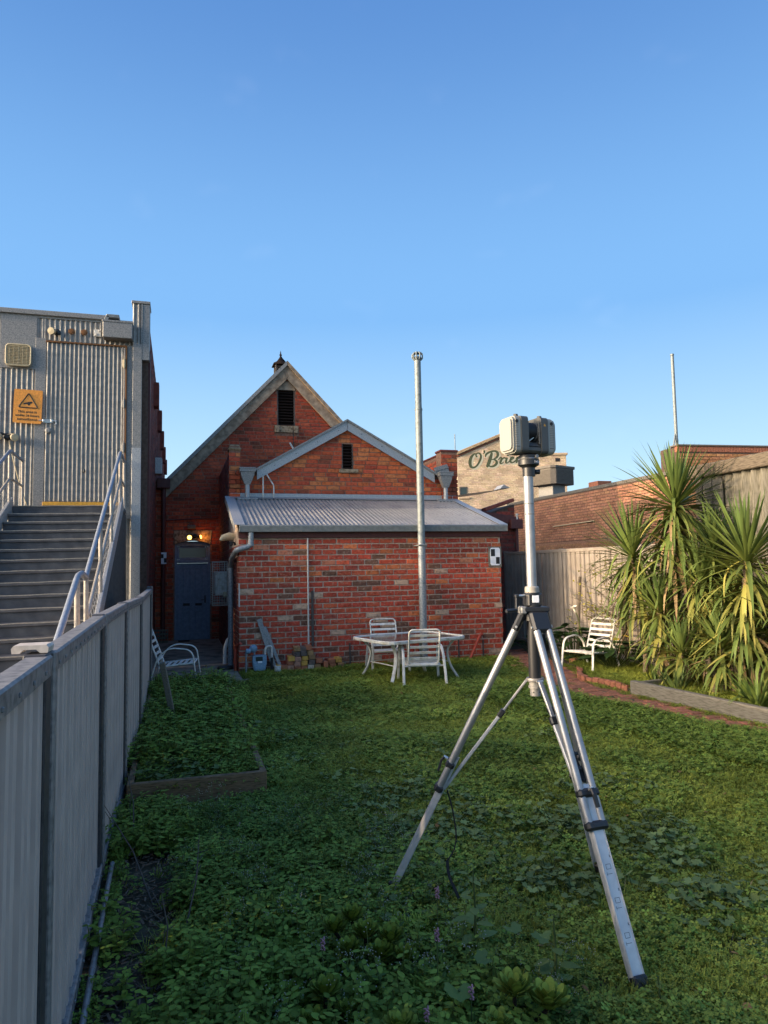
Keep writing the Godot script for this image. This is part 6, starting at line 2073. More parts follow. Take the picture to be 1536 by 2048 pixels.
func build_scanner(at: Vector3) -> void:
	var t := thing("laser_scanner", "grey and cream laser scanner mounted on top of the tripod pole", "scanner", at + V(0, 2.02, 0), 0.16)
	var b := MB.new()
	b.lathe(Transform3D(), [Vector2(0.0, 0.0), Vector2(0.030, 0.0), Vector2(0.030, 0.04), Vector2(0.036, 0.046), Vector2(0.050, 0.054), Vector2(0.050, 0.078), Vector2(0.0485, 0.080), Vector2(0.0, 0.080)], 28)
	part("mounting_head", b, M["black_plastic"], t)
	b = MB.new()
	b.lathe(Transform3D(Basis(), V(0, 0.080, 0)), [Vector2(0.0495, 0.0), Vector2(0.0505, 0.002), Vector2(0.0495, 0.004), Vector2(0, 0.004)], 28)
	part("steel_band", b, M["steel_bright"], t)
	b = MB.new()
	b.lathe(Transform3D(Basis(), V(0, 0.084, 0)), [Vector2(0.048, 0.0), Vector2(0.048, 0.016), Vector2(0.0, 0.016)], 28)
	part("adapter", b, M["black_plastic"], t)
	b = MB.new()
	b.tube([V(0.01, 0.092, 0.046), V(0.01, 0.092, 0.056)], 0.009, 12)
	part("release_button", b, M["zinc_dull"], t)
	b = MB.new()
	b.tube([V(0.028, 0.022, 0.012), V(0.048, 0.022, 0.02)], 0.012, 12)
	part("locking_knob", b, M["black_plastic"], t)
	text_part("maker_mark", "Leica", "Droid Serif", 0.014, M["paper"], t, Transform3D(Basis(V(0, 1, 0), 0.18), V(0.012, 0.066, 0.0505)), 400, 0.0006)
	# yoke: base and two dark inner cheeks
	var y0 := 0.105
	var y1 := 0.285
	b = MB.new()
	b.obox(Transform3D(Basis(), V(0, y0 + 0.020, 0)), V(0.13, 0.034, 0.105), 0.010)
	# sloping saddle below the mirror
	b.prism(Transform3D(Basis(V(0, 0, 1), V(0, 1, 0), V(-1, 0, 0)), Vector3.ZERO), PackedVector2Array([Vector2(-0.052, y0 + 0.034), Vector2(0.052, y0 + 0.034), Vector2(0.03, y0 + 0.055), Vector2(-0.03, y0 + 0.055)]), -0.035, 0.035)
	part("yoke_base", b, M["scanner_dark"], t)
	for s in [-1.0, 1.0]:
		b = MB.new()
		var cheek := PackedVector2Array()
		for p in fillet([V(-0.058, y0, 0), V(0.058, y0, 0), V(0.058, y1 - 0.002, 0), V(-0.058, y1 - 0.002, 0)], 0.022, 4, true): cheek.append(Vector2(p.x, p.y))
		# thick dark cheek, its inner face hollowed towards the mirror
		b.prism(Transform3D(Basis(V(0, 0, 1), V(0, 1, 0), V(-1, 0, 0)), V(s * 0.058, 0, 0)), cheek, -0.020, 0.020)
		part("inner_cheek", b, M["scanner_dark"], t)
		b = MB.new()
		var rr := fillet([V(s * 0.036, y0 + 0.05, 0.046), V(s * 0.036, y1 - 0.02, 0.046)], 0.01)
		b.tube([V(s * 0.034, y0 + 0.045, 0.047), V(s * 0.034, y1 - 0.028, 0.047)], 0.006, 8)
		b.lathe(Transform3D(Basis(V(0, 0, 1), s * PI / 2), V(s * 0.038, 0.215, 0)), [Vector2(0.05, 0.0), Vector2(0.046, 0.012), Vector2(0.036, 0.018), Vector2(0, 0.018)], 24)
		part("bearing_hood", b, M["scanner_dark"], t)
		b = MB.new()
		var shell := PackedVector2Array()
		for p in fillet([V(-0.054, y0 - 0.002, 0), V(0.054, y0 - 0.002, 0), V(0.054, y1 - 0.004, 0), V(-0.054, y1 - 0.004, 0)], 0.026, 4, true): shell.append(Vector2(p.x, p.y))
		# three slabs make the pillowed outer shell
		var xb := Basis(V(0, 0, 1), V(0, 1, 0), V(-1, 0, 0))
		for q in [[0.080, 0.108, 1.0], [0.108, 0.122, 0.94], [0.122, 0.131, 0.84]]:
			var pl := PackedVector2Array()
			for p in shell: pl.append(Vector2(p.x * q[2], (p.y - 0.195) * q[2] + 0.195))
			if s > 0: b.prism(Transform3D(xb, Vector3.ZERO), pl, -q[1], -q[0])
			else: b.prism(Transform3D(xb, Vector3.ZERO), pl, q[0], q[1])
		part("side_shell", b, M["scanner_light"], t)
		b = MB.new()
		for k in 12: b.box(V(s * 0.104 - 0.014, 0.145 + k * 0.0085, 0.0538), V(s * 0.104 + 0.010, 0.1464 + k * 0.0085, 0.0546))
		part("cooling_slots", b, M["cooler"], t)
		b = MB.new()
		b.box(V(s * 0.100 - 0.012, 0.131, 0.0535), V(s * 0.100 + 0.012, 0.135, 0.0556), 0.001)
		part("battery_latch", b, M["cooler"], t)
		b = MB.new()
		b.lathe(Transform3D(Basis(V(1, 0, 0), PI / 2), V(s * 0.102, 0.253, 0.0535)), [Vector2(0.0085, 0.0), Vector2(0.0085, 0.002), Vector2(0.006, 0.0015), Vector2(0.0, 0.001)], 14)
		part("camera_lens", b, M["ink"], t)
		b = MB.new()
		b.prism(Transform3D(xb, V(s * 0.070, 0, 0)), PackedVector2Array([Vector2(-0.012, y1 - 0.004), Vector2(0.02, y1 - 0.004), Vector2(0.012, y1 + 0.013), Vector2(-0.004, y1 + 0.016)]), -0.006, 0.006)
		part("top_fin", b, M["scanner_dark"], t)
	# spinning mirror drum
	b = MB.new()
	b.lathe(Transform3D(Basis(V(0, 0, 1), PI / 2), V(0, 0.218, 0)), [Vector2(0.0, -0.024), Vector2(0.044, -0.024), Vector2(0.044, 0.024), Vector2(0.0, 0.024)], 28)
	part("mirror_drum", b, M["ink"], t)
	b = MB.new()
	b.obox(Transform3D(Basis(V(0, 0, 1), 0.6), V(0.002, 0.178, 0.0)), V(0.04, 0.006, 0.06), 0.002)
	part("mirror_glass", b, M["steel_bright"], t)
	b = MB.new()
	b.prism(Transform3D(), PackedVector2Array([Vector2(0.052, 0.238), Vector2(0.066, 0.238), Vector2(0.059, 0.250)]), 0.058, 0.0586)
	part("laser_warning_mark", b, M["yellow"], t)

# ---------------------------------------------------------------- plants
# A strap or blade: base, first direction, width, droop; folded along its middle.
func blade(b: MB, p: Vector3, dir: Vector3, length: float, width: float, droop: float, segs: int, fold: float, c0: Color, c1: Color, wmax := 0.35, kink := -1.0) -> void:
	var d := dir.normalized()
	var side := d.cross(Vector3.UP)
	if side.length() < 0.1: side = d.cross(V(1, 0, 0.3))
	side = side.normalized()
	var pts := [p]
	var ds := [d]
	var q := p
	for i in segs:
		var st := length / segs
		var dd := droop
		if kink > 0.0 and float(i) / segs > kink: dd = droop * 7.0
		d = (d + V(0, -dd * st, 0)).normalized()
		q += d * st
		pts.append(q); ds.append(d)
	var base := b.v.size()
	for i in segs + 1:
		var t := float(i) / segs
		var w := width * (lerpf(0.55, 1.0, t / wmax) if t < wmax else pow(1.0 - (t - wmax) / (1.0 - wmax), 0.75))
		var up: Vector3 = side.cross(ds[i]).normalized()
		b.col = c0.lerp(c1, t)
		var sag: Vector3 = up * (-fold * w)
		b.vert(pts[i] - side * w * 0.5, (up + side * fold).normalized())
		b.vert(pts[i] + sag, up)
		b.vert(pts[i] + side * w * 0.5, (up - side * fold).normalized())
	for i in segs:
		var k := base + i * 3
		b.tri_i(k, k + 1, k + 4); b.tri_i(k, k + 4, k + 3)
		b.tri_i(k + 1, k + 2, k + 5); b.tri_i(k + 1, k + 5, k + 4)

# A flat leaf from its outline in its own plane: axis along the leaf, up its upper side.
func leaf_fan(b: MB, p: Vector3, axis: Vector3, up: Vector3, outline: Array, size: float, col: Color, cup := 0.12) -> void:
	var x := axis.normalized()
	var n := (up - x * up.dot(x)).normalized()
	var y := n.cross(x)
	b.col = col
	var c := b.vert(p + x * size * 0.42 - n * cup * size * 0.5, n)
	var base := b.v.size()
	for q in outline:
		var r: float = absf(q.y)
		b.vert(p + (x * q.x + y * q.y) * size + n * cup * size * (r * 1.2 - 0.2), (n - y * signf(q.y) * cup).normalized())
	for i in outline.size():
		b.tri_i(c, base + i, base + (i + 1) % outline.size())

var OVATE := [Vector2(0, 0), Vector2(0.25, -0.24), Vector2(0.55, -0.27), Vector2(0.85, -0.12), Vector2(1.0, 0), Vector2(0.85, 0.12), Vector2(0.55, 0.27), Vector2(0.25, 0.24)]
var ROUND := [Vector2(0, 0), Vector2(0.2, -0.35), Vector2(0.6, -0.48), Vector2(0.95, -0.25), Vector2(0.95, 0.25), Vector2(0.6, 0.48), Vector2(0.2, 0.35)]
var PADDLE := [Vector2(0, -0.06), Vector2(0.4, -0.15), Vector2(0.75, -0.24), Vector2(0.97, -0.12), Vector2(1.03, 0.0), Vector2(0.97, 0.12), Vector2(0.75, 0.24), Vector2(0.4, 0.15), Vector2(0, 0.06)]

func lobed(n: int, depth: float) -> Array:
	var o := [Vector2(0.30, 0.0)]
	for i in n * 2 + 1:
		var a := -2.55 + 5.1 * i / (n * 2)
		var r := 0.62 if i % 2 == 1 else 0.62 - depth
		o.append(Vector2(0.42 + r * cos(a) * 0.95, r * sin(a)))
	return o

func clover_clump(n: int, rad: float, hgt: float, size: float) -> MB:
	var b := MB.new()
	for i in n:
		var a := rnd(0, TAU)
		var r := rad * sqrt(rnd(0, 1))
		var h := hgt * rnd(0.25, 1.0)
		var c := V(cos(a) * r, h, sin(a) * r)
		var tone := rnd(0.65, 1.25)
		var col := Color(0.205 * tone * rnd(0.82, 1.2), 0.262 * tone, 0.046 * tone)
		var tilt := V(rnd(-0.6, 0.6), 1, rnd(-0.6, 0.6)).normalized()
		var a0 := rnd(0, TAU)
		for k in 3:
			var ax := V(cos(a0 + k * 2.09), 0, sin(a0 + k * 2.09))
			ax = (ax - tilt * ax.dot(tilt)).normalized()
			var s := size * rnd(0.8, 1.2)
			var n2 := tilt
			var y := n2.cross(ax)
			b.col = col
			var i0 := b.vert(c, n2); b.vert(c + ax * s * 0.7 - y * s * 0.42, n2); b.vert(c + ax * s * 1.02, n2); b.vert(c + ax * s * 0.7 + y * s * 0.42, n2)
			b.tri_i(i0, i0 + 1, i0 + 2); b.tri_i(i0, i0 + 2, i0 + 3)
	return b

func grass_tuft(n: int, rad: float, hgt: float, width: float) -> MB:
	var b := MB.new()
	for i in n:
		var a := rnd(0, TAU)
		var r := rad * sqrt(rnd(0, 1))
		var tone := rnd(0.7, 1.25)
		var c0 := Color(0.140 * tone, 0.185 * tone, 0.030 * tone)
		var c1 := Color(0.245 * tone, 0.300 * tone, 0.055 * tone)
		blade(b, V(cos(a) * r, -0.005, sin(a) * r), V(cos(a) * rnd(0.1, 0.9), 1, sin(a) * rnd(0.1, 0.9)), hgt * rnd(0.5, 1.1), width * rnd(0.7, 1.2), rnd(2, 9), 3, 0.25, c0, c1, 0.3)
	return b

func mallow_clump(n: int, rad: float, hgt: float, size: float) -> MB:
	var b := MB.new()
	var ol := lobed(6, 0.17)
	for i in n:
		var a := rnd(0, TAU)
		var r := rad * rnd(0.15, 1.0)
		var h := hgt * rnd(0.35, 1.0)
		var p := V(cos(a) * r, h, sin(a) * r)
		var ax := V(cos(a), rnd(-0.35, 0.15), sin(a))
		var tone := rnd(0.75, 1.2)
		leaf_fan(b, p, ax, V(cos(a) * 0.3 + rnd(-0.45, 0.45), 1, sin(a) * 0.3 + rnd(-0.45, 0.45)), ol, size * rnd(0.7, 1.25), Color(0.150 * tone, 0.200 * tone, 0.070 * tone), 0.20)
		b.col = Color(0.07, 0.10, 0.03)
		b.bar(V(cos(a) * r * 0.2, 0, sin(a) * r * 0.2), p + ax.normalized() * size * 0.25, 0.0035, 0.0035, V(1, 0, 0))
	return b

func nettle_clump(stems: int, rad: float, hgt: float, size: float) -> MB:
	var b := MB.new()
	for s in stems:
		var a := rnd(0, TAU)
		var r := rad * sqrt(rnd(0, 1))
		var lean := V(rnd(-0.3, 0.3), 1, rnd(-0.3, 0.3)).normalized()
		var h := hgt * rnd(0.5, 1.0)
		var p0 := V(cos(a) * r, 0, sin(a) * r)
		b.col = Color(0.14, 0.18, 0.05)
		b.bar(p0, p0 + lean * h * 0.86, 0.003, 0.003, V(1, 0, 0))
		var k := 0
		var t := 0.25
		while t <= 1.0:
			for q in 2:
				var an := k * 1.57 + q * PI + rnd(-0.3, 0.3)
				var ax := V(cos(an), rnd(-0.35, 0.25), sin(an))
				var tone := rnd(0.7, 1.25)
				leaf_fan(b, p0 + lean * h * t, ax, V(rnd(-0.2, 0.2), 1, rnd(-0.2, 0.2)), OVATE, size * (1.15 - 0.55 * t) * rnd(0.8, 1.2), Color(0.185 * tone, 0.265 * tone, 0.042 * tone), 0.10)
			t += 0.2
			k += 1
	return b

func feathery_clump(n: int, rad: float, hgt: float) -> MB:   # finely divided leaves
	var b := MB.new()
	for i in n:
		var a := rnd(0, TAU)
		var r := rad * sqrt(rnd(0, 1))
		var p := V(cos(a) * r * 0.4, hgt * rnd(0.05, 0.3), sin(a) * r * 0.4)
		var d := V(cos(a) * 0.8, rnd(0.3, 1.1), sin(a) * 0.8).normalized()
		var l := rad * rnd(0.7, 1.2)
		var sd := d.cross(Vector3.UP).normalized()
		var tone := rnd(0.75, 1.25)
		var col := Color(0.215 * tone, 0.300 * tone, 0.046 * tone)
		var up := sd.cross(d)
		b.col = col
		b.bar(p, p + d * l * 0.5 - V(0, l * 0.125, 0), 0.0018, 0.001, sd)
		for k in 9:
			var t := 0.15 + 0.10 * k
			for s in [-1.0, 1.0]:
				var c: Vector3 = p + d * l * t - V(0, l * t * t * 0.5, 0)
				var e: Vector3 = (d * 0.6 + sd * s).normalized()
				var ll := 0.024 * (1.2 - 0.7 * t) * rnd(0.8, 1.3)
				for f in 3:
					var e2: Vector3 = (e + d * (f - 1.0) * 1.1 + up * rnd(-0.5, 0.5)).normalized()
					var w := e2.cross(up).normalized() * 0.0032
					b.col = col
					var o: Vector3 = c + e * ll * 0.35 * f
					var i0 := b.vert(o, up); b.vert(o + e2 * ll * 0.6 + w, up); b.vert(o + e2 * ll, up); b.vert(o + e2 * ll * 0.6 - w, up)
					b.tri_i(i0, i0 + 1, i0 + 2); b.tri_i(i0, i0 + 2, i0 + 3)
	return b

func seedhead_clump(n: int, rad: float, hgt: float) -> MB:   # wiry stalks with pin-head white flowers
	var b := MB.new()
	for i in n:
		var a := rnd(0, TAU)
		var r := rad * sqrt(rnd(0, 1))
		var p0 := V(cos(a) * r, 0, sin(a) * r)
		var tip := p0 + V(rnd(-0.05, 0.05), hgt * rnd(0.6, 1.1), rnd(-0.05, 0.05))
		b.col = Color(0.14, 0.18, 0.06)
		b.bar(p0, tip, 0.0016, 0.0018, V(1, 0, 0))
		for k in 4:
			var q := tip + V(rnd(-0.018, 0.018), rnd(-0.02, 0.006), rnd(-0.018, 0.018))
			b.col = Color(0.42, 0.42, 0.36)
			b.obox(Transform3D(Basis(V(0, 1, 0), rnd(0, 3)), q), V(0.0028, 0.0022, 0.0028))
		for k in 4:
			var q := p0.lerp(tip, rnd(0.1, 0.8))
			var an := rnd(0, TAU)
			leaf_fan(b, q, V(cos(an), 0.2, sin(an)), V(0, 1, 0), OVATE, 0.028, Color(0.075, 0.13, 0.03), 0.1)
	return b

func scatter(called: String, meshes: Array, places: Array, material: Material, label: String, category: String) -> void:
	# places: [position, scale, tint]; each mesh of the list takes its share of them
	var root: Node3D = thing(called, label, category, Vector3.ZERO, 0.0, "", "stuff")
	var share := []
	for m in meshes: share.append([])
	for p in places: share[rng.randi() % meshes.size()].append(p)
	for i in meshes.size():
		if share[i].is_empty(): continue
		var mm := MultiMesh.new()
		mm.transform_format = MultiMesh.TRANSFORM_3D
		mm.use_colors = true
		mm.mesh = meshes[i].mesh()
		mm.instance_count = share[i].size()
		for k in share[i].size():
			var p: Array = share[i][k]
			var bs := Basis(V(0, 1, 0), rnd(0, TAU)) * Basis(V(1, 0, 0), rnd(-0.15, 0.15))
			mm.set_instance_transform(k, Transform3D(bs.scaled(Vector3.ONE * p[1]), p[0]))
			mm.set_instance_color(k, p[2])
		var o := MultiMeshInstance3D.new()
		o.name = "clumps"
		o.multimesh = mm
		o.material_override = material
		root.add_child(o, true)
		o.set_meta("kind", "stuff")

var patch := FastNoiseLite.new()
var patch2 := FastNoiseLite.new()

func path_edge(z: float, right: bool) -> float:
	var tab := [[-12.0, 5.45], [-10.3, 5.25], [-9.0, 4.85], [-7.9, 4.52], [-7.2, 4.60], [-6.4, 4.78], [-5.6, 4.97], [-4.6, 5.12], [-3.5, 5.3]]
	if right: tab = [[-12.0, 6.1], [-10.3, 6.0], [-9.3, 5.70], [-8.2, 5.26], [-7.4, 5.22], [-6.4, 5.32], [-5.4, 5.42], [-4.6, 5.5], [-3.5, 5.58]]
	for i in tab.size() - 1:
		if z <= tab[i + 1][0]: return lerpf(tab[i][1], tab[i + 1][1], clampf((z - tab[i][0]) / (tab[i + 1][0] - tab[i][0]), 0, 1))
	return tab[tab.size() - 1][1]

func in_view(x: float, z: float, m := 0.8) -> bool:
	# keeps to the part of the yard the photograph shows, with a margin
	var c := cos(deg_to_rad(16.5))
	var s := sin(deg_to_rad(16.5))
	var depth := x * s - z * c
	var across := x * c + z * s
	return depth > 0.5 and absf(across) < depth * 0.58 + m + 0.3

func on_lawn(x: float, z: float) -> bool:
	if z < -11.0 or (x < 0.95 and z < -10.35) or (x < 0.66 and z < -5.05 and z > -9.4): return false
	if z < -9.7 and x < 0.95 and x > -0.4: return rng.randf() < 0.15
	if x < -0.33: return false
	return x < path_edge(z, false) - 0.06

func tint(lo: float, hi: float, warm := 0.0) -> Color:
	var t := rnd(lo, hi)
	return Color(t * (1.0 + warm), t, t * (1.0 - warm * 0.5))

func build_weeds() -> void:
	patch.seed = 21; patch.frequency = 0.55; patch.fractal_octaves = 3
	patch2.seed = 33; patch2.frequency = 1.3; patch2.fractal_octaves = 3
	var clover := []
	for k in 5: clover.append(clover_clump(26, 0.062, 0.020 + 0.005 * k, 0.0092))
	var grass := []
	for k in 5: grass.append(grass_tuft(20, 0.035, 0.040 + 0.009 * k, 0.0040))
	var long_grass := []
	for k in 4: long_grass.append(grass_tuft(22, 0.04, 0.17 + 0.03 * k, 0.0055))
	var mallow := []
	for k in 4: mallow.append(mallow_clump(15, 0.13, 0.11, 0.050))
	var nettle := []
	for k in 4: nettle.append(nettle_clump(7, 0.10, 0.20, 0.055))
	var feather := []
	for k in 4: feather.append(feathery_clump(13, 0.09, 0.10))
	var seeds := []
	for k in 3: seeds.append(seedhead_clump(9, 0.09, 0.19))
	var P_clover := []
	var P_grass := []
	var P_long := []
	var P_mallow := []
	var P_nettle := []
	var P_feather := []
	var P_seed := []
	# lawn
	var tries := 0
	while tries < 72000:
		tries += 1
		var x := rnd(-0.36, 5.5)
		var z := rnd(-11.02, -0.5)
		if not in_view(x, z) or not on_lawn(x, z): continue
		var n := patch.get_noise_2d(x, z)
		var n2 := patch2.get_noise_2d(x, z)
		var worn: bool = Vector2(x - 0.9, z + 8.9).length() < 0.9 and n2 > -0.1
		if worn and rng.randf() < 0.6: continue
		if x < 0.02 and z > -4.4 and z < -2.2 and rng.randf() < 0.985: continue      # bare mulch by the fence
		var y := ground_y(x, z)
		var warm := 0.16 * n + (0.22 if worn else 0.0)
		var p := V(x, y, z)
		if rng.randf() < 0.60 + 0.25 * n2:
			P_clover.append([p, rnd(0.8, 1.35) if n2 < 0.12 else rnd(1.2, 2.0), tint(0.72 + 0.45 * n, 1.15 + 0.5 * n, warm - (0.08 if n2 > 0.12 else 0.0))])
		else:
			P_grass.append([p, rnd(0.7, 1.25), tint(0.7 + 0.4 * n, 1.2 + 0.5 * n, warm + 0.04)])
	# grass growing up the wall, in the path joints and round the chair
	for k in 2600:
		var x := rnd(0.95, 5.4)
		P_grass.append([V(x, 0, rnd(-11.04, -10.5)), rnd(0.9, 1.7), tint(0.8, 1.2, 0.1)])
	for k in 1500:
		var z := rnd(-10.4, -4.2)
		var e := path_edge(z, rng.randf() < 0.5)
		var x := e + rnd(-0.09, 0.05)
		(P_clover if rng.randf() < 0.5 else P_grass).append([V(x, 0.0, z), rnd(0.7, 1.2), tint(0.7, 1.1, 0.05)])
	for k in 700:
		var z := rnd(-10.0, -4.2)
		var x := lerpf(path_edge(z, false), path_edge(z, true), rng.randf())
		if patch2.get_noise_2d(x * 1.5, z * 1.5) > 0.24: P_clover.append([V(x, 0.01, z), rnd(0.5, 0.95), tint(0.7, 1.1, 0.0)])
	# right bed under the yuccas
	for k in 5200:
		var z := rnd(-10.3, -4.6)
		var x := rnd(5.3, 6.6)
		if z > -8.2 and x < path_edge(z, true) + 0.11: continue
		if z < -8.2 and x < path_edge(z, true) + 0.05: continue
		if z > -5.9 and rng.randf() < 0.93: continue
		var y := 0.055
		if rng.randf() < 0.55: P_grass.append([V(x, y, z), rnd(0.8, 1.6), tint(0.75, 1.2, 0.08)])
		else: P_clover.append([V(x, y, z), rnd(0.9, 1.5), tint(0.75, 1.15, 0.0)])
	# raised bed on the left: tall mixed weeds
	for k in 760:
		var x := rnd(-0.30, 0.56)
		var z := rnd(-9.6, -5.2)
		var p := V(x, 0.09, z)
		var q := rng.randf()
		var front := z > -5.6
		if q < 0.38: P_nettle.append([p, rnd(0.8, 1.6) * (0.65 if front else 1.0), tint(0.75, 1.15)])
		elif q < 0.46: P_feather.append([p, rnd(0.7, 1.2), tint(0.65, 1.05)])
		elif q < 0.56: P_mallow.append([p, rnd(0.8, 1.3), tint(0.7, 1.05)])
		else: P_long.append([p, rnd(0.7, 1.2) * (0.6 if front else 1.0), tint(0.75, 1.15)])
	for k in 170:
		var z := rnd(-9.4, -6.2)
		(P_long if rng.randf() < 0.6 else P_nettle).append([V(rnd(0.54, 0.80), 0.02, z), rnd(0.6, 1.05), tint(0.8, 1.15, 0.03)])
	for k in 1500: P_clover.append([V(rnd(-0.29, 0.57), 0.09, rnd(-9.4, -5.15)), rnd(1.0, 2.0), tint(0.6, 0.95)])
	for k in 260:      # long grass round the white chair and the end of the bed
		P_long.append([V(rnd(-0.33, 0.75), 0.02, rnd(-10.25, -9.2)), rnd(0.6, 1.15), tint(0.8, 1.2, 0.05)])
	# weeds along the bed board and in the lawn
	for k in 420:
		var x := rnd(-0.3, 1.1)
		var z := rnd(-5.0, -4.4) if rng.randf() < 0.45 else rnd(-9.0, -5.0)
		if z < -5.05: x = rnd(0.64, 1.15)
		var p := V(x, 0, z)
		if z > -5.1 and x > -0.15 and x < 0.62 and rng.randf() < 0.8: continue
		var low := 0.45 if z > -5.1 and x > -0.2 else 1.0
		if rng.randf() < 0.6: P_long.append([p, rnd(0.3, 0.75) * low, tint(0.8, 1.2, 0.05)])
		else: P_nettle.append([p, rnd(0.25, 0.55) * low, tint(0.8, 1.1)])
	# left foreground: dark leafy weeds
	for k in 1300:
		var x := rnd(-0.34, 1.2)
		var z := rnd(-5.0, -1.5)
		if not in_view(x, z): continue
		if x < -0.02 - 0.10 * sin(z * 2.0) and z > -4.3 and z < -2.3 and rng.randf() < 0.92: continue
		if rng.randf() > 1.15 - 0.55 * x - 0.12 * (-z - 1.5): continue
		P_nettle.append([V(x, 0, z), rnd(0.45, 1.0) * (0.55 if z < -4.1 and x > -0.1 else 1.0), tint(0.7, 1.1)])
	for k in 70:
		var z := rnd(-5.0, -4.3)
		P_nettle.append([V(rnd(-0.34, 0.0), 0, z), rnd(0.7, 1.1), tint(0.7, 1.05)])
	# wiry white-flowered stalks, left and middle
	for k in 70:
		var x := rnd(-0.05, 1.25)
		var z := rnd(-4.9, -2.3)
		P_seed.append([V(x, 0, z), rnd(0.55, 1.05), tint(0.8, 1.15)])
	for k in 10: P_seed.append([V(rnd(1.2, 1.5), 0, rnd(-2.9, -2.2)), rnd(0.4, 0.8), tint(0.8, 1.1)])
	# feathery foreground mass
	for k in 300:
		var x := rnd(0.25, 1.35)
		var z := rnd(-3.0, -1.5)
		if not in_view(x, z, 0.0) or (x > 1.1 and z < -2.6): continue
		if Vector2(x - 0.74, z + 2.62).length() < 0.24 or Vector2(x - 0.50, z + 2.40).length() < 0.15 or Vector2(x - 1.12, z + 2.1).length() < 0.2: continue
		P_feather.append([V(x, 0, z), rnd(0.7, 1.25) * clampf(1.4 - absf(x - 0.75) * 0.9, 0.4, 1.2), tint(0.8, 1.2, 0.03)])
	# rougher tufts standing out of the lawn
	for k in 1500:
		var x := rnd(-0.3, 5.2)
		var z := rnd(-10.9, -1.8)
		if not in_view(x, z) or not on_lawn(x, z): continue
		if patch2.get_noise_2d(x * 0.8 + 9.0, z * 0.8) < 0.0: continue
		P_long.append([V(x, ground_y(x, z), z), rnd(0.28, 0.55), tint(0.85, 1.25, 0.1)])
	# mallow patches in the middle of the lawn
	for c in [[1.55, -4.35, 0.55, 34], [1.35, -3.65, 0.40, 26], [1.95, -4.0, 0.40, 20], [2.45, -3.6, 0.45, 20], [1.75, -3.2, 0.30, 14], [2.1, -2.9, 0.35, 12], [1.75, -5.6, 0.55, 14], [1.05, -5.6, 0.5, 12], [2.6, -2.75, 0.3, 8], [1.1, -3.2, 0.3, 10], [0.85, -6.6, 0.4, 8], [2.7, -4.4, 0.5, 12]]:
		for k in c[3]:
			var a := rnd(0, TAU)
			var r: float = c[2] * sqrt(rng.randf())
			P_mallow.append([V(c[0] + cos(a) * r, 0, c[1] + sin(a) * r), rnd(0.45, 0.95), tint(0.8, 1.2)])
	for k in 60:
		var x := rnd(1.0, 4.6)
		var z := rnd(-8.5, -2.4)
		if on_lawn(x, z): P_mallow.append([V(x, 0, z), rnd(0.3, 0.6), tint(0.8, 1.1)])
	# dark glossy clover bank along the path
	for k in 4200:
		var z := rnd(-8.2, -3.6)
		var x := path_edge(z, false) - 0.10 - absf(rnd(-1, 1)) * 0.9
		if not in_view(x, z): continue
		P_clover.append([V(x, ground_y(x, z) + rnd(0.0, 0.05), z), rnd(1.2, 2.0), tint(0.65, 0.95, -0.12)])
	# dead straw and fallen leaves through the lawn
	var dl := MB.new()
	for k in 2600:
		var x := rnd(-0.3, 5.2)
		var z := rnd(-10.9, -1.8)
		if not in_view(x, z) or not on_lawn(x, z): continue
		dl.col = Color(0.36, 0.28, 0.14) * rnd(0.5, 1.2)
		blade(dl, V(x, ground_y(x, z) + rnd(0.01, 0.035), z), V(rnd(-1, 1), rnd(-0.1, 0.4), rnd(-1, 1)), rnd(0.03, 0.10), 0.003, 3.0, 2, 0.2, dl.col, dl.col * 1.1)
	for k in 260:
		var x := rnd(-0.2, 5.2)
		var z := rnd(-10.9, -2.0)
		if not in_view(x, z) or not on_lawn(x, z): continue
		leaf_fan(dl, V(x, ground_y(x, z) + rnd(0.02, 0.045), z), V(rnd(-1, 1), rnd(-0.3, 0.3), rnd(-1, 1)), V(rnd(-0.5, 0.5), 1, rnd(-0.5, 0.5)), OVATE, rnd(0.025, 0.05), Color(0.30, 0.17, 0.07) * rnd(0.5, 1.3), 0.3)
	solo("dead_straw", dl, M["leaf"], "dead straw and brown fallen leaves lying through the lawn", "leaf litter", "", "stuff")
	for k in 90:
		var z := rnd(-4.5, -1.8)
		P_nettle.append([V(-0.335 + rnd(0, 0.05), 0, z), rnd(0.15, 0.4), tint(0.8, 1.1)])
	# mulch by the fence
	var mu := MB.new()
	for k in 1500:
		var x := rnd(-0.35, 0.08)
		var z := rnd(-4.4, -1.8)
		if rng.randf() < (x + 0.1) * 4.0: continue
		mu.col = Color(1, 1, 1) * rnd(0.2, 1.3)
		mu.obox(Transform3D(Basis(V(0, 1, 0), rnd(0, TAU)) * Basis(V(1, 0, 0), rnd(-0.4, 0.4)), V(x, 0.006 + rnd(0, 0.012), z)), V(rnd(0.01, 0.055), 0.003, rnd(0.003, 0.010)))
	for k in 900:
		mu.col = Color(1.6, 1.4, 1.1) * rnd(0.3, 1.4)
		mu.obox(Transform3D(Basis(V(0, 1, 0), rnd(0, TAU)) * Basis(V(1, 0, 0), rnd(-0.5, 0.5)), V(rnd(5.5, 6.6), 0.062 + rnd(0, 0.02), rnd(-7.2, -4.6))), V(rnd(0.02, 0.10), 0.003, rnd(0.006, 0.02)))
	solo("mulch", mu, M["mulch"], "dark twiggy mulch and dead leaves on bare soil", "mulch", "", "stuff")
	scatter("lawn_clover", clover, P_clover, M["leaf"], "short clover and creeping weeds covering the lawn", "clover")
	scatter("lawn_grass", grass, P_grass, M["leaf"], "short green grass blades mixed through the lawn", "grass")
	scatter("long_grass", long_grass, P_long, M["leaf"], "longer soft grass round the raised bed and fence chair", "grass")
	scatter("mallow_weeds", mallow, P_mallow, M["leaf"], "blue-green lobed mallow weeds spreading behind the tripod foot", "weeds")
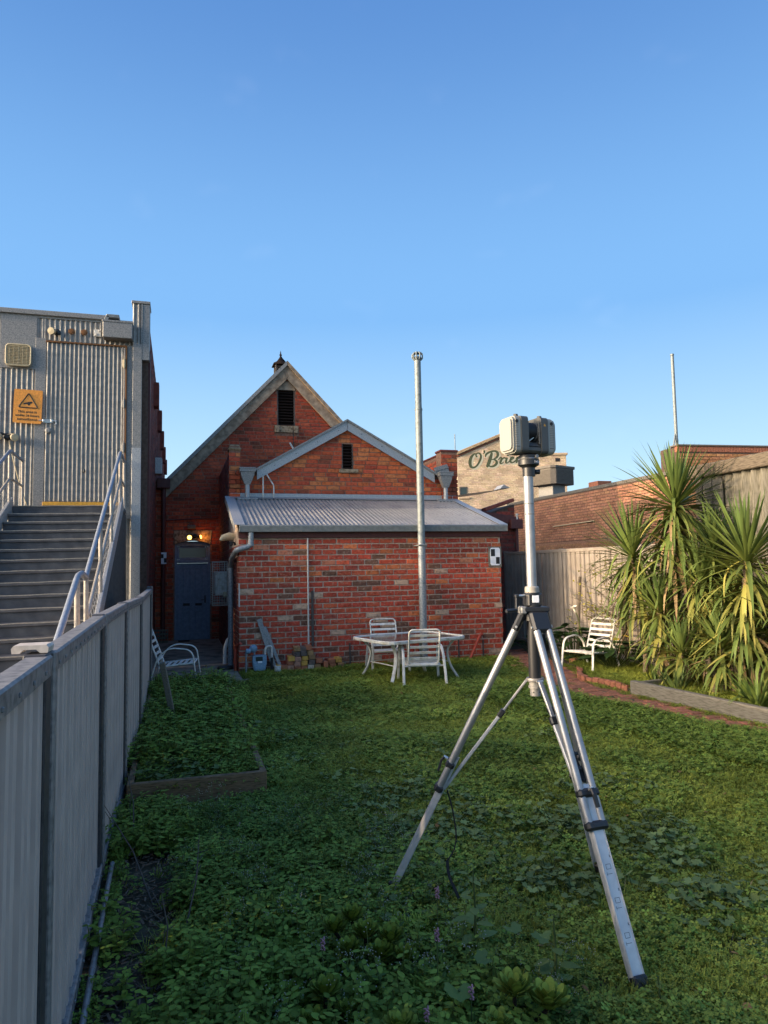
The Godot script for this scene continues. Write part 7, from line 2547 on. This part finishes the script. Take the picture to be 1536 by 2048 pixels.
	scatter("leafy_weeds", nettle, P_nettle, M["leaf"], "dark pointed leafy weeds in the bed and left foreground", "weeds")
	scatter("feathery_weeds", feather, P_feather, M["leaf"], "fine feathery green weeds across the bottom foreground", "weeds")
	scatter("white_flowered_weeds", seeds, P_seed, M["leaf"], "wiry weeds dotted with tiny white flowers left of the tripod", "weeds")

func succulent(label: String, at: Vector3, heads: Array, lit: bool) -> void:
	var t := thing("succulent", label, "succulent", at, 0.0, "paddle-leaved succulents in the foreground")
	for h in heads:
		var b := MB.new()
		for ring in 4:
			var n := 5 + ring
			for k in n:
				var a := TAU * k / n + ring * 0.5 + rnd(-0.15, 0.15)
				var e: float = [1.35, 1.15, 0.90, 0.60][ring] + rnd(-0.1, 0.1)
				var l: float = h[1] * [0.55, 0.8, 1.0, 1.0][ring]
				var ax := V(cos(a) * cos(e), sin(e), sin(a) * cos(e))
				var upv := V(-cos(a) * sin(e), cos(e), -sin(a) * sin(e))
				var tone := rnd(0.8, 1.2)
				var c := Color(0.26 * tone, 0.31 * tone, 0.05 * tone) if lit else Color(0.17 * tone, 0.215 * tone, 0.03 * tone)  # lit clumps get a brighter leaf colour in place of more light
				# thick leaf: two fans back to back
				leaf_fan(b, h[0] + ax * 0.01 + upv * 0.004, ax, upv, PADDLE, l, c, -0.10)
				leaf_fan(b, h[0] + ax * 0.01 - upv * 0.004, ax, -upv, PADDLE, l, c * 0.8, -0.10)
		part("rosette", b, M["succulent"], t)
	var st := MB.new()
	st.col = Color(0.12, 0.10, 0.05)
	for h in heads: st.tube([V(0, 0, 0), h[0]], 0.007, 6)
	part("stem", st, M["bark"], t)

func tall_weed(label: String, at: Vector3, h: float, size: float, n: int, col: Color) -> void:
	var t := thing("tall_leafy_weed", label, "weed", at)
	var s := MB.new()
	s.tube([V(0, 0, 0), V(0.01, h * 0.5, 0.0), V(0.0, h, 0.01)], 0.005, 6, true, [1.2, 1.0, 0.6])
	s.col = Color(0.08, 0.11, 0.04)
	for i in s.c.size(): s.c[i] = Color(0.08, 0.11, 0.04)
	part("stem", s, M["leaf"], t)
	for k in n:
		var f := float(k) / n
		var a := k * 2.4 + rnd(-0.3, 0.3)
		var b := MB.new()
		var ax := V(cos(a), rnd(-0.35, 0.2), sin(a))
		leaf_fan(b, V(0, h * (0.25 + 0.75 * f), 0) + ax * 0.012, ax, V(0, 1, 0) + ax * 0.2, OVATE, size * (1.1 - 0.6 * f) * rnd(0.85, 1.15), col * rnd(0.85, 1.15), 0.14)
		part("leaf", b, M["leaf"], t)

func build_foreground_plants() -> void:
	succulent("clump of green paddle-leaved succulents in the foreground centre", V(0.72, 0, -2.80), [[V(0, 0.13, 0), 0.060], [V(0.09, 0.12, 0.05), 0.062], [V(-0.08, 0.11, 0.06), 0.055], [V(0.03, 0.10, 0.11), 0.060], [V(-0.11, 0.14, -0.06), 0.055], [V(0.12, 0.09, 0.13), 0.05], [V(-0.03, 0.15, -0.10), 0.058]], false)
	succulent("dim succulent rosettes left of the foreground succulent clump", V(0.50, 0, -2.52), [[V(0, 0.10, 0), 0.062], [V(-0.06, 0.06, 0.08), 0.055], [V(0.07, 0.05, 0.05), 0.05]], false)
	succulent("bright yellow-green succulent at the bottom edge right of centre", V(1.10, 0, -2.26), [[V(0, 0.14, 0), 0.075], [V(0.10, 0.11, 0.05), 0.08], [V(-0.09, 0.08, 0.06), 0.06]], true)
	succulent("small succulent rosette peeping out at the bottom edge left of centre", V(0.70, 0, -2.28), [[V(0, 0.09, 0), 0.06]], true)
	tall_weed("tall blue-green leafy weed left of the near tripod leg", V(1.16, 0, -2.74), 0.36, 0.085, 13, Color(0.14, 0.195, 0.065))
	tall_weed("leafy blue-green weed nearer the tripod foot", V(1.33, 0, -2.40), 0.30, 0.085, 11, Color(0.13, 0.18, 0.055))
	tall_weed("small yellow-green sapling against the near tripod foot", V(1.62, 0, -2.20), 0.15, 0.05, 8, Color(0.14, 0.17, 0.04))
	# large mallow leaf and its plant
	var big := thing("broad_leaved_mallow", "single broad round lobed mallow leaf near the bottom edge", "weed", V(0.92, 0, -2.34))
	var b := MB.new()
	leaf_fan(b, V(0.0, 0.17, 0), V(-0.2, -0.1, 1), V(0.05, 1, 0.35), lobed(7, 0.08), 0.085, Color(0.12, 0.18, 0.05), 0.2)
	part("leaf", b, M["leaf"], big)
	b = MB.new()
	b.col = Color(0.08, 0.11, 0.04)
	b.tube([V(0, 0, -0.05), V(0, 0.165, 0.03)], 0.004, 6)
	part("stalk", b, M["leaf"], big)
	var broad := thing("broad_leaved_mallow", "blue-green broad lobed mallow leaves beside the tall weed", "weed", V(1.22, 0, -2.55))
	for q in [[0.0, 0.22, 0.0, 0.3], [0.09, 0.17, 0.05, 1.9], [-0.10, 0.15, 0.06, -1.6], [0.05, 0.12, 0.12, 0.8]]:
		b = MB.new()
		leaf_fan(b, V(q[0], q[1], q[2]), V(sin(q[3]), -0.1, cos(q[3])), V(0.05, 1, 0.2), lobed(6, 0.14), 0.065, Color(0.11, 0.165, 0.055), 0.2)
		part("leaf", b, M["leaf"], broad)
	# pink flower spikes
	var spots := [[0.92, 0.235, -2.52, "in front of the succulent clump"], [0.52, 0.20, -2.66, "left of the succulent clump"], [1.02, 0.26, -2.78, "beside the tall weed"], [0.95, 0.16, -2.28, "by the broad mallow leaf"], [0.78, 0.14, -2.25, "near the bottom edge"], [0.36, 0.03, -4.45, "lying low in the grass behind the raised bed board's corner"]]
	for q in spots:
		var f := thing("pink_flower_spike", "small pink flower spike " + q[3], "flower", V(q[0], 0, q[2]), 0.0, "pink fumitory flowers")
		b = MB.new()
		b.col = Color(0.10, 0.13, 0.05)
		b.tube([V(0, 0, 0), V(0.0, q[1], 0)], 0.002, 5)
		part("stalk", b, M["leaf"], f)
		b = MB.new()
		for k in 14:
			var a := k * 2.4
			b.col = Color(0.42, 0.22, 0.27) * rnd(0.7, 1.2)
			b.obox(Transform3D(Basis(V(0, 1, 0), a) * Basis(V(1, 0, 0), 0.6), V(cos(a) * 0.006, q[1] - 0.012 + k * 0.003, sin(a) * 0.006)), V(0.005, 0.004, 0.012), 0.001)
		part("petals", b, M["flower"], f)
	# bare stalks by the fence
	for q in [[V(-0.24, 0, -4.4), V(-0.30, 0.42, -4.6), "bent bare twig leaning on the fence above the mulch"], [V(-0.1, 0, -3.6), V(-0.36, 0.40, -3.95), "long bare twig crossing the mulch to the fence"], [V(0.03, 0, -3.3), V(0.10, 0.36, -3.5), "upright bare twig among the dark weeds"], [V(-0.05, 0, -3.05), V(-0.06, 0.28, -3.1), "short bare twig standing at the mulch edge"]]:
		b = MB.new()
		var m: Vector3 = q[0].lerp(q[1], 0.5) + V(0.02, 0.02, 0)
		b.tube([q[0], m, q[1]], 0.004, 5, true, [1.2, 0.9, 0.4])
		for k in 4:
			var c: Vector3 = q[0].lerp(q[1], 0.35 + 0.15 * k)
			b.tube([c, c + V(rnd(-0.06, 0.06), rnd(0.02, 0.07), rnd(-0.05, 0.05))], 0.002, 4)
		solo("bare_twig", b, M["dark_timber"], q[2], "twig", "bare twigs by the fence")

# ---------------------------------------------------------------- yuccas and the right bed
func yucca_head(parent: Node, at: Vector3, axis: Vector3, length: float, n: int, spread: float, dead: float) -> void:
	var b := MB.new()
	var ax := axis.normalized()
	var s1 := ax.cross(V(0.3, 0, 1)).normalized()
	var s2 := ax.cross(s1)
	var made := 0
	for k in n:
		var f := float(k) / n                 # 0 centre, 1 outermost
		var a := k * 2.39996
		var e := 0.10 + f * spread + rnd(-0.08, 0.08)
		var d := ax * cos(e) + (s1 * cos(a) + s2 * sin(a)) * sin(e)
		var l := length * rnd(0.82, 1.08) * (0.8 + 0.25 * sin(f * PI))
		var tone := rnd(0.8, 1.2)
		var y := clampf(f * f * 1.1 + rnd(-0.15, 0.2), 0.0, 1.0) * dead
		var c0 := Color(0.135, 0.185, 0.045).lerp(Color(0.36, 0.33, 0.07), y) * tone
		var c1 := Color(0.085, 0.135, 0.045).lerp(Color(0.24, 0.26, 0.06), y) * tone
		blade(b, at + d * 0.02 - ax * f * 0.10, d, l, 0.046 * rnd(0.8, 1.15), 0.15 + 0.7 * f * f, 7, 0.22, c0, c1, 0.4, (rnd(0.3, 0.8) if f > 0.72 and rng.randf() < 0.35 else -1.0))
		made += 1
		if made % 9 == 0:
			part("leaf_spray", b, M["yucca_leaf"], parent)
			b = MB.new()
	if b.v.size(): part("leaf_spray", b, M["yucca_leaf"], parent)

func yucca_skirt(parent: Node, p0: Vector3, p1: Vector3, length: float, n: int, dead: float) -> void:
	var b := MB.new()
	for k in n:
		var f := rng.randf()
		var a := k * 2.39996 + rnd(-0.3, 0.3)
		var p := p0.lerp(p1, f)
		var d := V(cos(a), rnd(-0.9, 0.75), sin(a))
		var tone := rnd(0.75, 1.2)
		var y := clampf(rnd(-1.0, 0.9), 0, 1) * dead
		var c0 := Color(0.135, 0.18, 0.045).lerp(Color(0.38, 0.33, 0.08), y) * tone
		var c1 := Color(0.10, 0.145, 0.042).lerp(Color(0.31, 0.28, 0.08), y) * tone
		if rng.randf() < 0.10:
			c0 = Color(0.26, 0.18, 0.09) * tone
			c1 = Color(0.30, 0.21, 0.11) * tone
			d.y -= 0.8
		blade(b, p, d, length * rnd(0.7, 1.1), 0.048 * rnd(0.8, 1.2), rnd(0.3, 2.4), 7, 0.20, c0, c1, 0.4, (rnd(0.25, 0.7) if rng.randf() < 0.35 else -1.0))
		if k % 9 == 8:
			part("leaf_spray", b, M["yucca_leaf"], parent)
			b = MB.new()
	if b.v.size(): part("leaf_spray", b, M["yucca_leaf"], parent)

func yucca(label: String, at: Vector3, trunks: Array) -> void:
	var t := thing("yucca", label, "yucca", at, 0.0, "yuccas in the right garden bed")
	for q in trunks:
		var b := MB.new()
		var pts := []
		for p in q.path: pts.append(p - at)
		b.tube(fillet(pts, 0.2, 4), q.r, 10, true)
		for k in 14:
			var f := rnd(0.3, 1.0)
			var i := int(f * (pts.size() - 1.001))
			var c: Vector3 = pts[i].lerp(pts[i + 1], f * (pts.size() - 1) - i)
			b.lathe(Transform3D(Basis(), c), [Vector2(q.r * 1.0, -0.01), Vector2(q.r * 1.12, 0.0), Vector2(q.r * 1.0, 0.01)], 8)
		part("trunk", b, M["bark"], t)
		var top: Vector3 = pts[pts.size() - 1]
		var prev: Vector3 = pts[pts.size() - 2]
		yucca_head(t, top, (top - prev).normalized() + V(0, 0.4, 0), q.len, q.n, 1.5, q.dead)
		if q.skirt > 0: yucca_skirt(t, top, top.lerp(prev, q.down), q.len * 0.92, q.skirt, 1.0)

func strap_clump(called: String, label: String, category: String, at: Vector3, n: int, length: float, width: float, droop: float, c0: Color, c1: Color) -> void:
	var t := thing(called, label, category, at)
	var b := MB.new()
	for k in n:
		var a := k * 2.39996 + rnd(-0.3, 0.3)
		var d := V(cos(a) * rnd(0.2, 0.9), 1, sin(a) * rnd(0.2, 0.9))
		var tone := rnd(0.75, 1.2)
		blade(b, V(cos(a) * 0.06, 0, sin(a) * 0.06), d, length * rnd(0.6, 1.1), width * rnd(0.7, 1.1), droop * rnd(0.6, 1.3), 7, 0.15, c0 * tone, c1 * tone, 0.4)
		part("leaf", b, M["yucca_leaf"], t)
		b = MB.new()

func lily_bush(label: String, at: Vector3, n: int, rad: float, hgt: float, size: float, tone0: float) -> Node3D:
	var t := thing("arum_lily", label, "lily plant", at, 0.0, "arum lily plants by the tan fence")
	for k in n:
		var a := k * 2.39996 + rnd(-0.2, 0.2)
		var r := rad * sqrt((k + 0.5) / n)
		var h := hgt * (1.0 - 0.55 * (r / rad) * (r / rad)) * rnd(0.7, 1.05)
		var p := V(cos(a) * r, h, sin(a) * r)
		var ax := V(cos(a), rnd(-0.55, 0.35), sin(a))
		var b := MB.new()
		var tn := rnd(0.75, 1.2) * tone0
		leaf_fan(b, p, ax, V(cos(a) * 0.5, 1, sin(a) * 0.5), [Vector2(0.08, 0), Vector2(-0.08, -0.16), Vector2(0.15, -0.28), Vector2(0.5, -0.24), Vector2(0.8, -0.10), Vector2(1.0, 0), Vector2(0.8, 0.10), Vector2(0.5, 0.24), Vector2(0.15, 0.28), Vector2(-0.08, 0.16)], size * rnd(0.7, 1.15), Color(0.045 * tn, 0.085 * tn, 0.025 * tn), 0.25)
		b.col = Color(0.06, 0.09, 0.03)
		b.bar(V(p.x * 0.2, 0, p.z * 0.2), p, 0.008, 0.008, V(1, 0, 0))
		part("leaf", b, M["leaf"], t)
	return t

func build_right_bed() -> void:
	yucca("tall yucca with the highest leaf crown in front of the cement fence", V(6.12, 0.05, -8.0), [
		{"path": [V(6.12, 0.0, -8.05), V(6.14, 0.8, -7.75), V(6.12, 1.6, -7.55), V(6.10, 2.36, -7.45)], "r": 0.042, "len": 0.90, "n": 110, "dead": 0.3, "skirt": 170, "down": 1.2},
		{"path": [V(6.15, 0.0, -7.9), V(6.22, 0.7, -7.5), V(6.25, 1.35, -7.25)], "r": 0.04, "len": 0.72, "n": 60, "dead": 0.5, "skirt": 100, "down": 1.2},
		{"path": [V(6.2, 0.0, -7.6), V(6.3, 0.4, -7.25), V(6.32, 0.75, -7.05)], "r": 0.035, "len": 0.62, "n": 60, "dead": 0.6, "skirt": 70, "down": 1.0},
		{"path": [V(6.1, 0.0, -7.9), V(6.05, 0.5, -7.75), V(5.98, 1.0, -7.70)], "r": 0.035, "len": 0.66, "n": 64, "dead": 0.5, "skirt": 80, "down": 1.2},
		{"path": [V(6.3, 0.0, -7.7), V(6.38, 0.8, -7.4), V(6.42, 1.75, -7.2)], "r": 0.038, "len": 0.70, "n": 70, "dead": 0.4, "skirt": 90, "down": 1.2},
		{"path": [V(6.1, 0.0, -7.5), V(6.0, 0.25, -7.35), V(5.95, 0.5, -7.28)], "r": 0.03, "len": 0.55, "n": 50, "dead": 0.4, "skirt": 40, "down": 1.0}])
	yucca("slim leaning yucca nearest the white chair", V(6.15, 0.05, -8.25), [
		{"path": [V(6.15, 0.0, -8.28), V(6.14, 0.7, -8.2), V(6.06, 1.2, -8.20), V(5.97, 1.72, -8.20)], "r": 0.036, "len": 0.90, "n": 80, "dead": 0.5, "skirt": 130, "down": 1.6}])
	yucca("yellowing yucca at the right edge with hanging leaves", V(6.25, 0.05, -6.6), [
		{"path": [V(6.2, 0.0, -6.75), V(6.16, 0.8, -6.5), V(6.12, 1.62, -6.35)], "r": 0.042, "len": 0.90, "n": 100, "dead": 0.4, "skirt": 150, "down": 1.4},
		{"path": [V(6.3, 0.0, -6.9), V(6.45, 0.6, -6.95), V(6.5, 1.05, -6.9)], "r": 0.035, "len": 0.66, "n": 64, "dead": 0.6, "skirt": 80, "down": 1.0},
		{"path": [V(6.2, 0.0, -6.6), V(6.3, 0.5, -6.3), V(6.35, 1.0, -6.1)], "r": 0.035, "len": 0.70, "n": 64, "dead": 0.5, "skirt": 80, "down": 1.2},
		{"path": [V(6.15, 0.0, -6.8), V(6.05, 0.35, -6.72), V(6.0, 0.62, -6.68)], "r": 0.03, "len": 0.55, "n": 46, "dead": 0.5, "skirt": 40, "down": 1.0}])
	var st := thing("leafless_stump", "knobbly bare brown stem standing in the right bed", "stump", V(5.95, 0.05, -6.75))
	var b := MB.new()
	b.tube([V(0, 0, 0), V(-0.03, 0.12, 0.02), V(0.0, 0.22, 0.0), V(-0.07, 0.33, 0.03), V(-0.11, 0.42, 0.02)], 0.042, 9, true, [1.1, 0.9, 1.1, 0.8, 0.9])
	b.tube([V(-0.02, 0.2, 0.0), V(-0.14, 0.27, 0.03)], 0.014, 6)
	part("stem", b, M["bark"], st)
	strap_clump("agapanthus", "dark strappy clump spilling over the sleeper", "plant", V(5.85, 0.05, -6.05), 64, 0.56, 0.034, 2.4, Color(0.12, 0.17, 0.04), Color(0.15, 0.22, 0.05))
	strap_clump("agapanthus", "strappy clump at the right edge behind the sleeper clump", "plant", V(6.15, 0.05, -5.55), 48, 0.62, 0.036, 2.2, Color(0.12, 0.17, 0.04), Color(0.15, 0.22, 0.05))
	strap_clump("young_yucca", "small spiky young plant under the yuccas behind the sleeper", "plant", V(5.75, 0.05, -7.15), 30, 0.36, 0.03, 1.2, Color(0.08, 0.115, 0.035), Color(0.07, 0.11, 0.04))
	strap_clump("young_yucca", "low spiky tuft under the slim yucca", "plant", V(5.85, 0.05, -7.65), 24, 0.30, 0.026, 1.4, Color(0.075, 0.11, 0.03), Color(0.08, 0.12, 0.035))
	lily_bush("leafy arum lily behind the white chair at the fence", V(6.12, 0.05, -10.05), 46, 0.40, 0.58, 0.26, 1.0)
	var l2 := lily_bush("dark arum lily bush right of the white chair, with a yellowed leaf", V(6.10, 0.05, -8.95), 46, 0.42, 0.44, 0.24, 0.85)
	b = MB.new()
	leaf_fan(b, V(0.02, 0.46, 0.14), V(-0.9, -0.1, 0.5), V(0.1, 1, 0.3), OVATE, 0.16, Color(0.55, 0.42, 0.04), 0.2)
	leaf_fan(b, V(0.06, 0.50, 0.14), V(0.8, -0.2, 0.5), V(0.1, 1, 0.3), OVATE, 0.13, Color(0.5, 0.36, 0.05), 0.2)
	part("yellowed_leaf", b, M["leaf"], l2, "", "yellow leaves on the dark lily bush")
	var fl := thing("lily_flower", "single white arum lily flower on a stalk before the tan fence", "flower", V(6.07, 0.05, -9.85))
	b = MB.new()
	b.col = Color(0.10, 0.14, 0.04)
	b.tube([V(0.09, 0.4, 0), V(0.05, 0.66, 0), V(0.0, 0.78, 0)], 0.008, 6)
	part("stalk", b, M["leaf"], fl)
	b = MB.new()
	b.col = Color(0.80, 0.76, 0.62)
	b.lathe(Transform3D(Basis(V(0, 0, 1), 0.35), V(0, 0.77, 0)), [Vector2(0.01, 0.0), Vector2(0.022, 0.04), Vector2(0.03, 0.075), Vector2(0.055, 0.10)], 10)
	leaf_fan(b, V(-0.02, 0.85, 0), V(-1, 0.35, 0.1), V(0, 1, 0.3), OVATE, 0.10, Color(0.80, 0.76, 0.62), 0.2)
	part("bloom", b, M["flower"], fl)
	# twiggy shrub with sparse yellow leaves
	var sh := thing("twiggy_shrub", "twiggy bare shrub with sparse yellowing leaves before the tan fence", "shrub", V(6.38, 0.05, -9.0))
	var tw := MB.new()
	var lv := MB.new()
	for k in 46:
		var a := rnd(0, TAU)
		var p := V(rnd(-0.05, 0.05), rnd(0.5, 1.1), rnd(-0.05, 0.05))
		var q0 := V(0, 0.0, 0)
		tw.tube([q0, p * V(1, 0.5, 1), p], 0.008, 5, true, [1.4, 1.0, 0.7])
		var d := V(cos(a) * 0.55 - 0.35, rnd(0.0, 0.8), sin(a) * 0.6).normalized()
		var l := rnd(0.4, 0.85)
		var m := p + d * l * 0.5 + V(0, 0.05, 0)
		var e := p + d * l
		tw.tube([p, m, e], 0.004, 4, true, [1.2, 0.8, 0.4])
		for j in 7:
			var s := m.lerp(e, rnd(-0.4, 1.0))
			var dd := (d + V(rnd(-0.9, 0.9), rnd(-0.6, 0.9), rnd(-0.9, 0.9))).normalized()
			var e2 := s + dd * rnd(0.08, 0.26)
			tw.tube([s, e2], 0.0022, 3)
			if rng.randf() < 0.75:
				for w in 3:
					var tone := rnd(0.7, 1.2)
					leaf_fan(lv, s.lerp(e2, rnd(0.4, 1.0)), V(rnd(-1, 1), rnd(-0.6, 0.4), rnd(-1, 1)), V(rnd(-0.6, 0.2), 1, rnd(-0.4, 0.4)), OVATE, rnd(0.03, 0.055), Color(0.34 * tone, 0.30 * tone, 0.045 * tone) if rng.randf() < 0.6 else Color(0.16 * tone, 0.19 * tone, 0.04 * tone), 0.15)
	part("twigs", tw, M["bark"], sh)
	part("leaves", lv, M["leaf"], sh, "stuff")
	# low plants in the shade by the dark end of the tan fence
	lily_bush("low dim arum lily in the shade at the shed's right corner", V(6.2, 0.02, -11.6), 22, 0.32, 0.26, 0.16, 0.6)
	lily_bush("small arum lily under the chair seat", V(6.05, 0.05, -9.5), 20, 0.26, 0.28, 0.20, 0.9)
	# half bricks and a white stone at the chair feet
	b = MB.new()
	b.obox(Transform3D(Basis(V(0, 1, 0), 0.5), V(5.98, 0.06, -9.75)), V(0.23, 0.11, 0.11), 0.008)
	solo("red_brick", b, M["terracotta"], "red brick on the path under the white chair by the lilies", "brick")
	b = MB.new()
	b.lathe(Transform3D(Basis(), V(6.0, 0.02, -9.35)), [Vector2(0, 0), Vector2(0.10, 0.0), Vector2(0.11, 0.03), Vector2(0.07, 0.06), Vector2(0, 0.065)], 9)
	solo("pale_stone", b, M["stone"], "pale flat stone beside the red brick under the chair", "stone")

func _ready() -> void:
	rng.seed = 20240611
	setup()
	make_materials()
	build_ground()
	build_left_building()
	build_stairs()
	build_hall()
	build_rear_wing()
	build_shed()
	build_neighbours()
	build_left_fence()
	build_right_fence()
	build_beds()
	build_shed_fittings()
	build_hall_fittings()
	rainhead("galvanised rainhead left of the low gable, over the shed roof", V(1.23, 3.25, -13.14))
	rainhead("galvanised rainhead right of the flue, over the shed roof", V(5.21, 3.25, -13.14))
	build_left_fittings()
	build_furniture()
	build_wall_clutter()
	build_tripod()
	build_right_bed()
	build_weeds()
	build_foreground_plants()
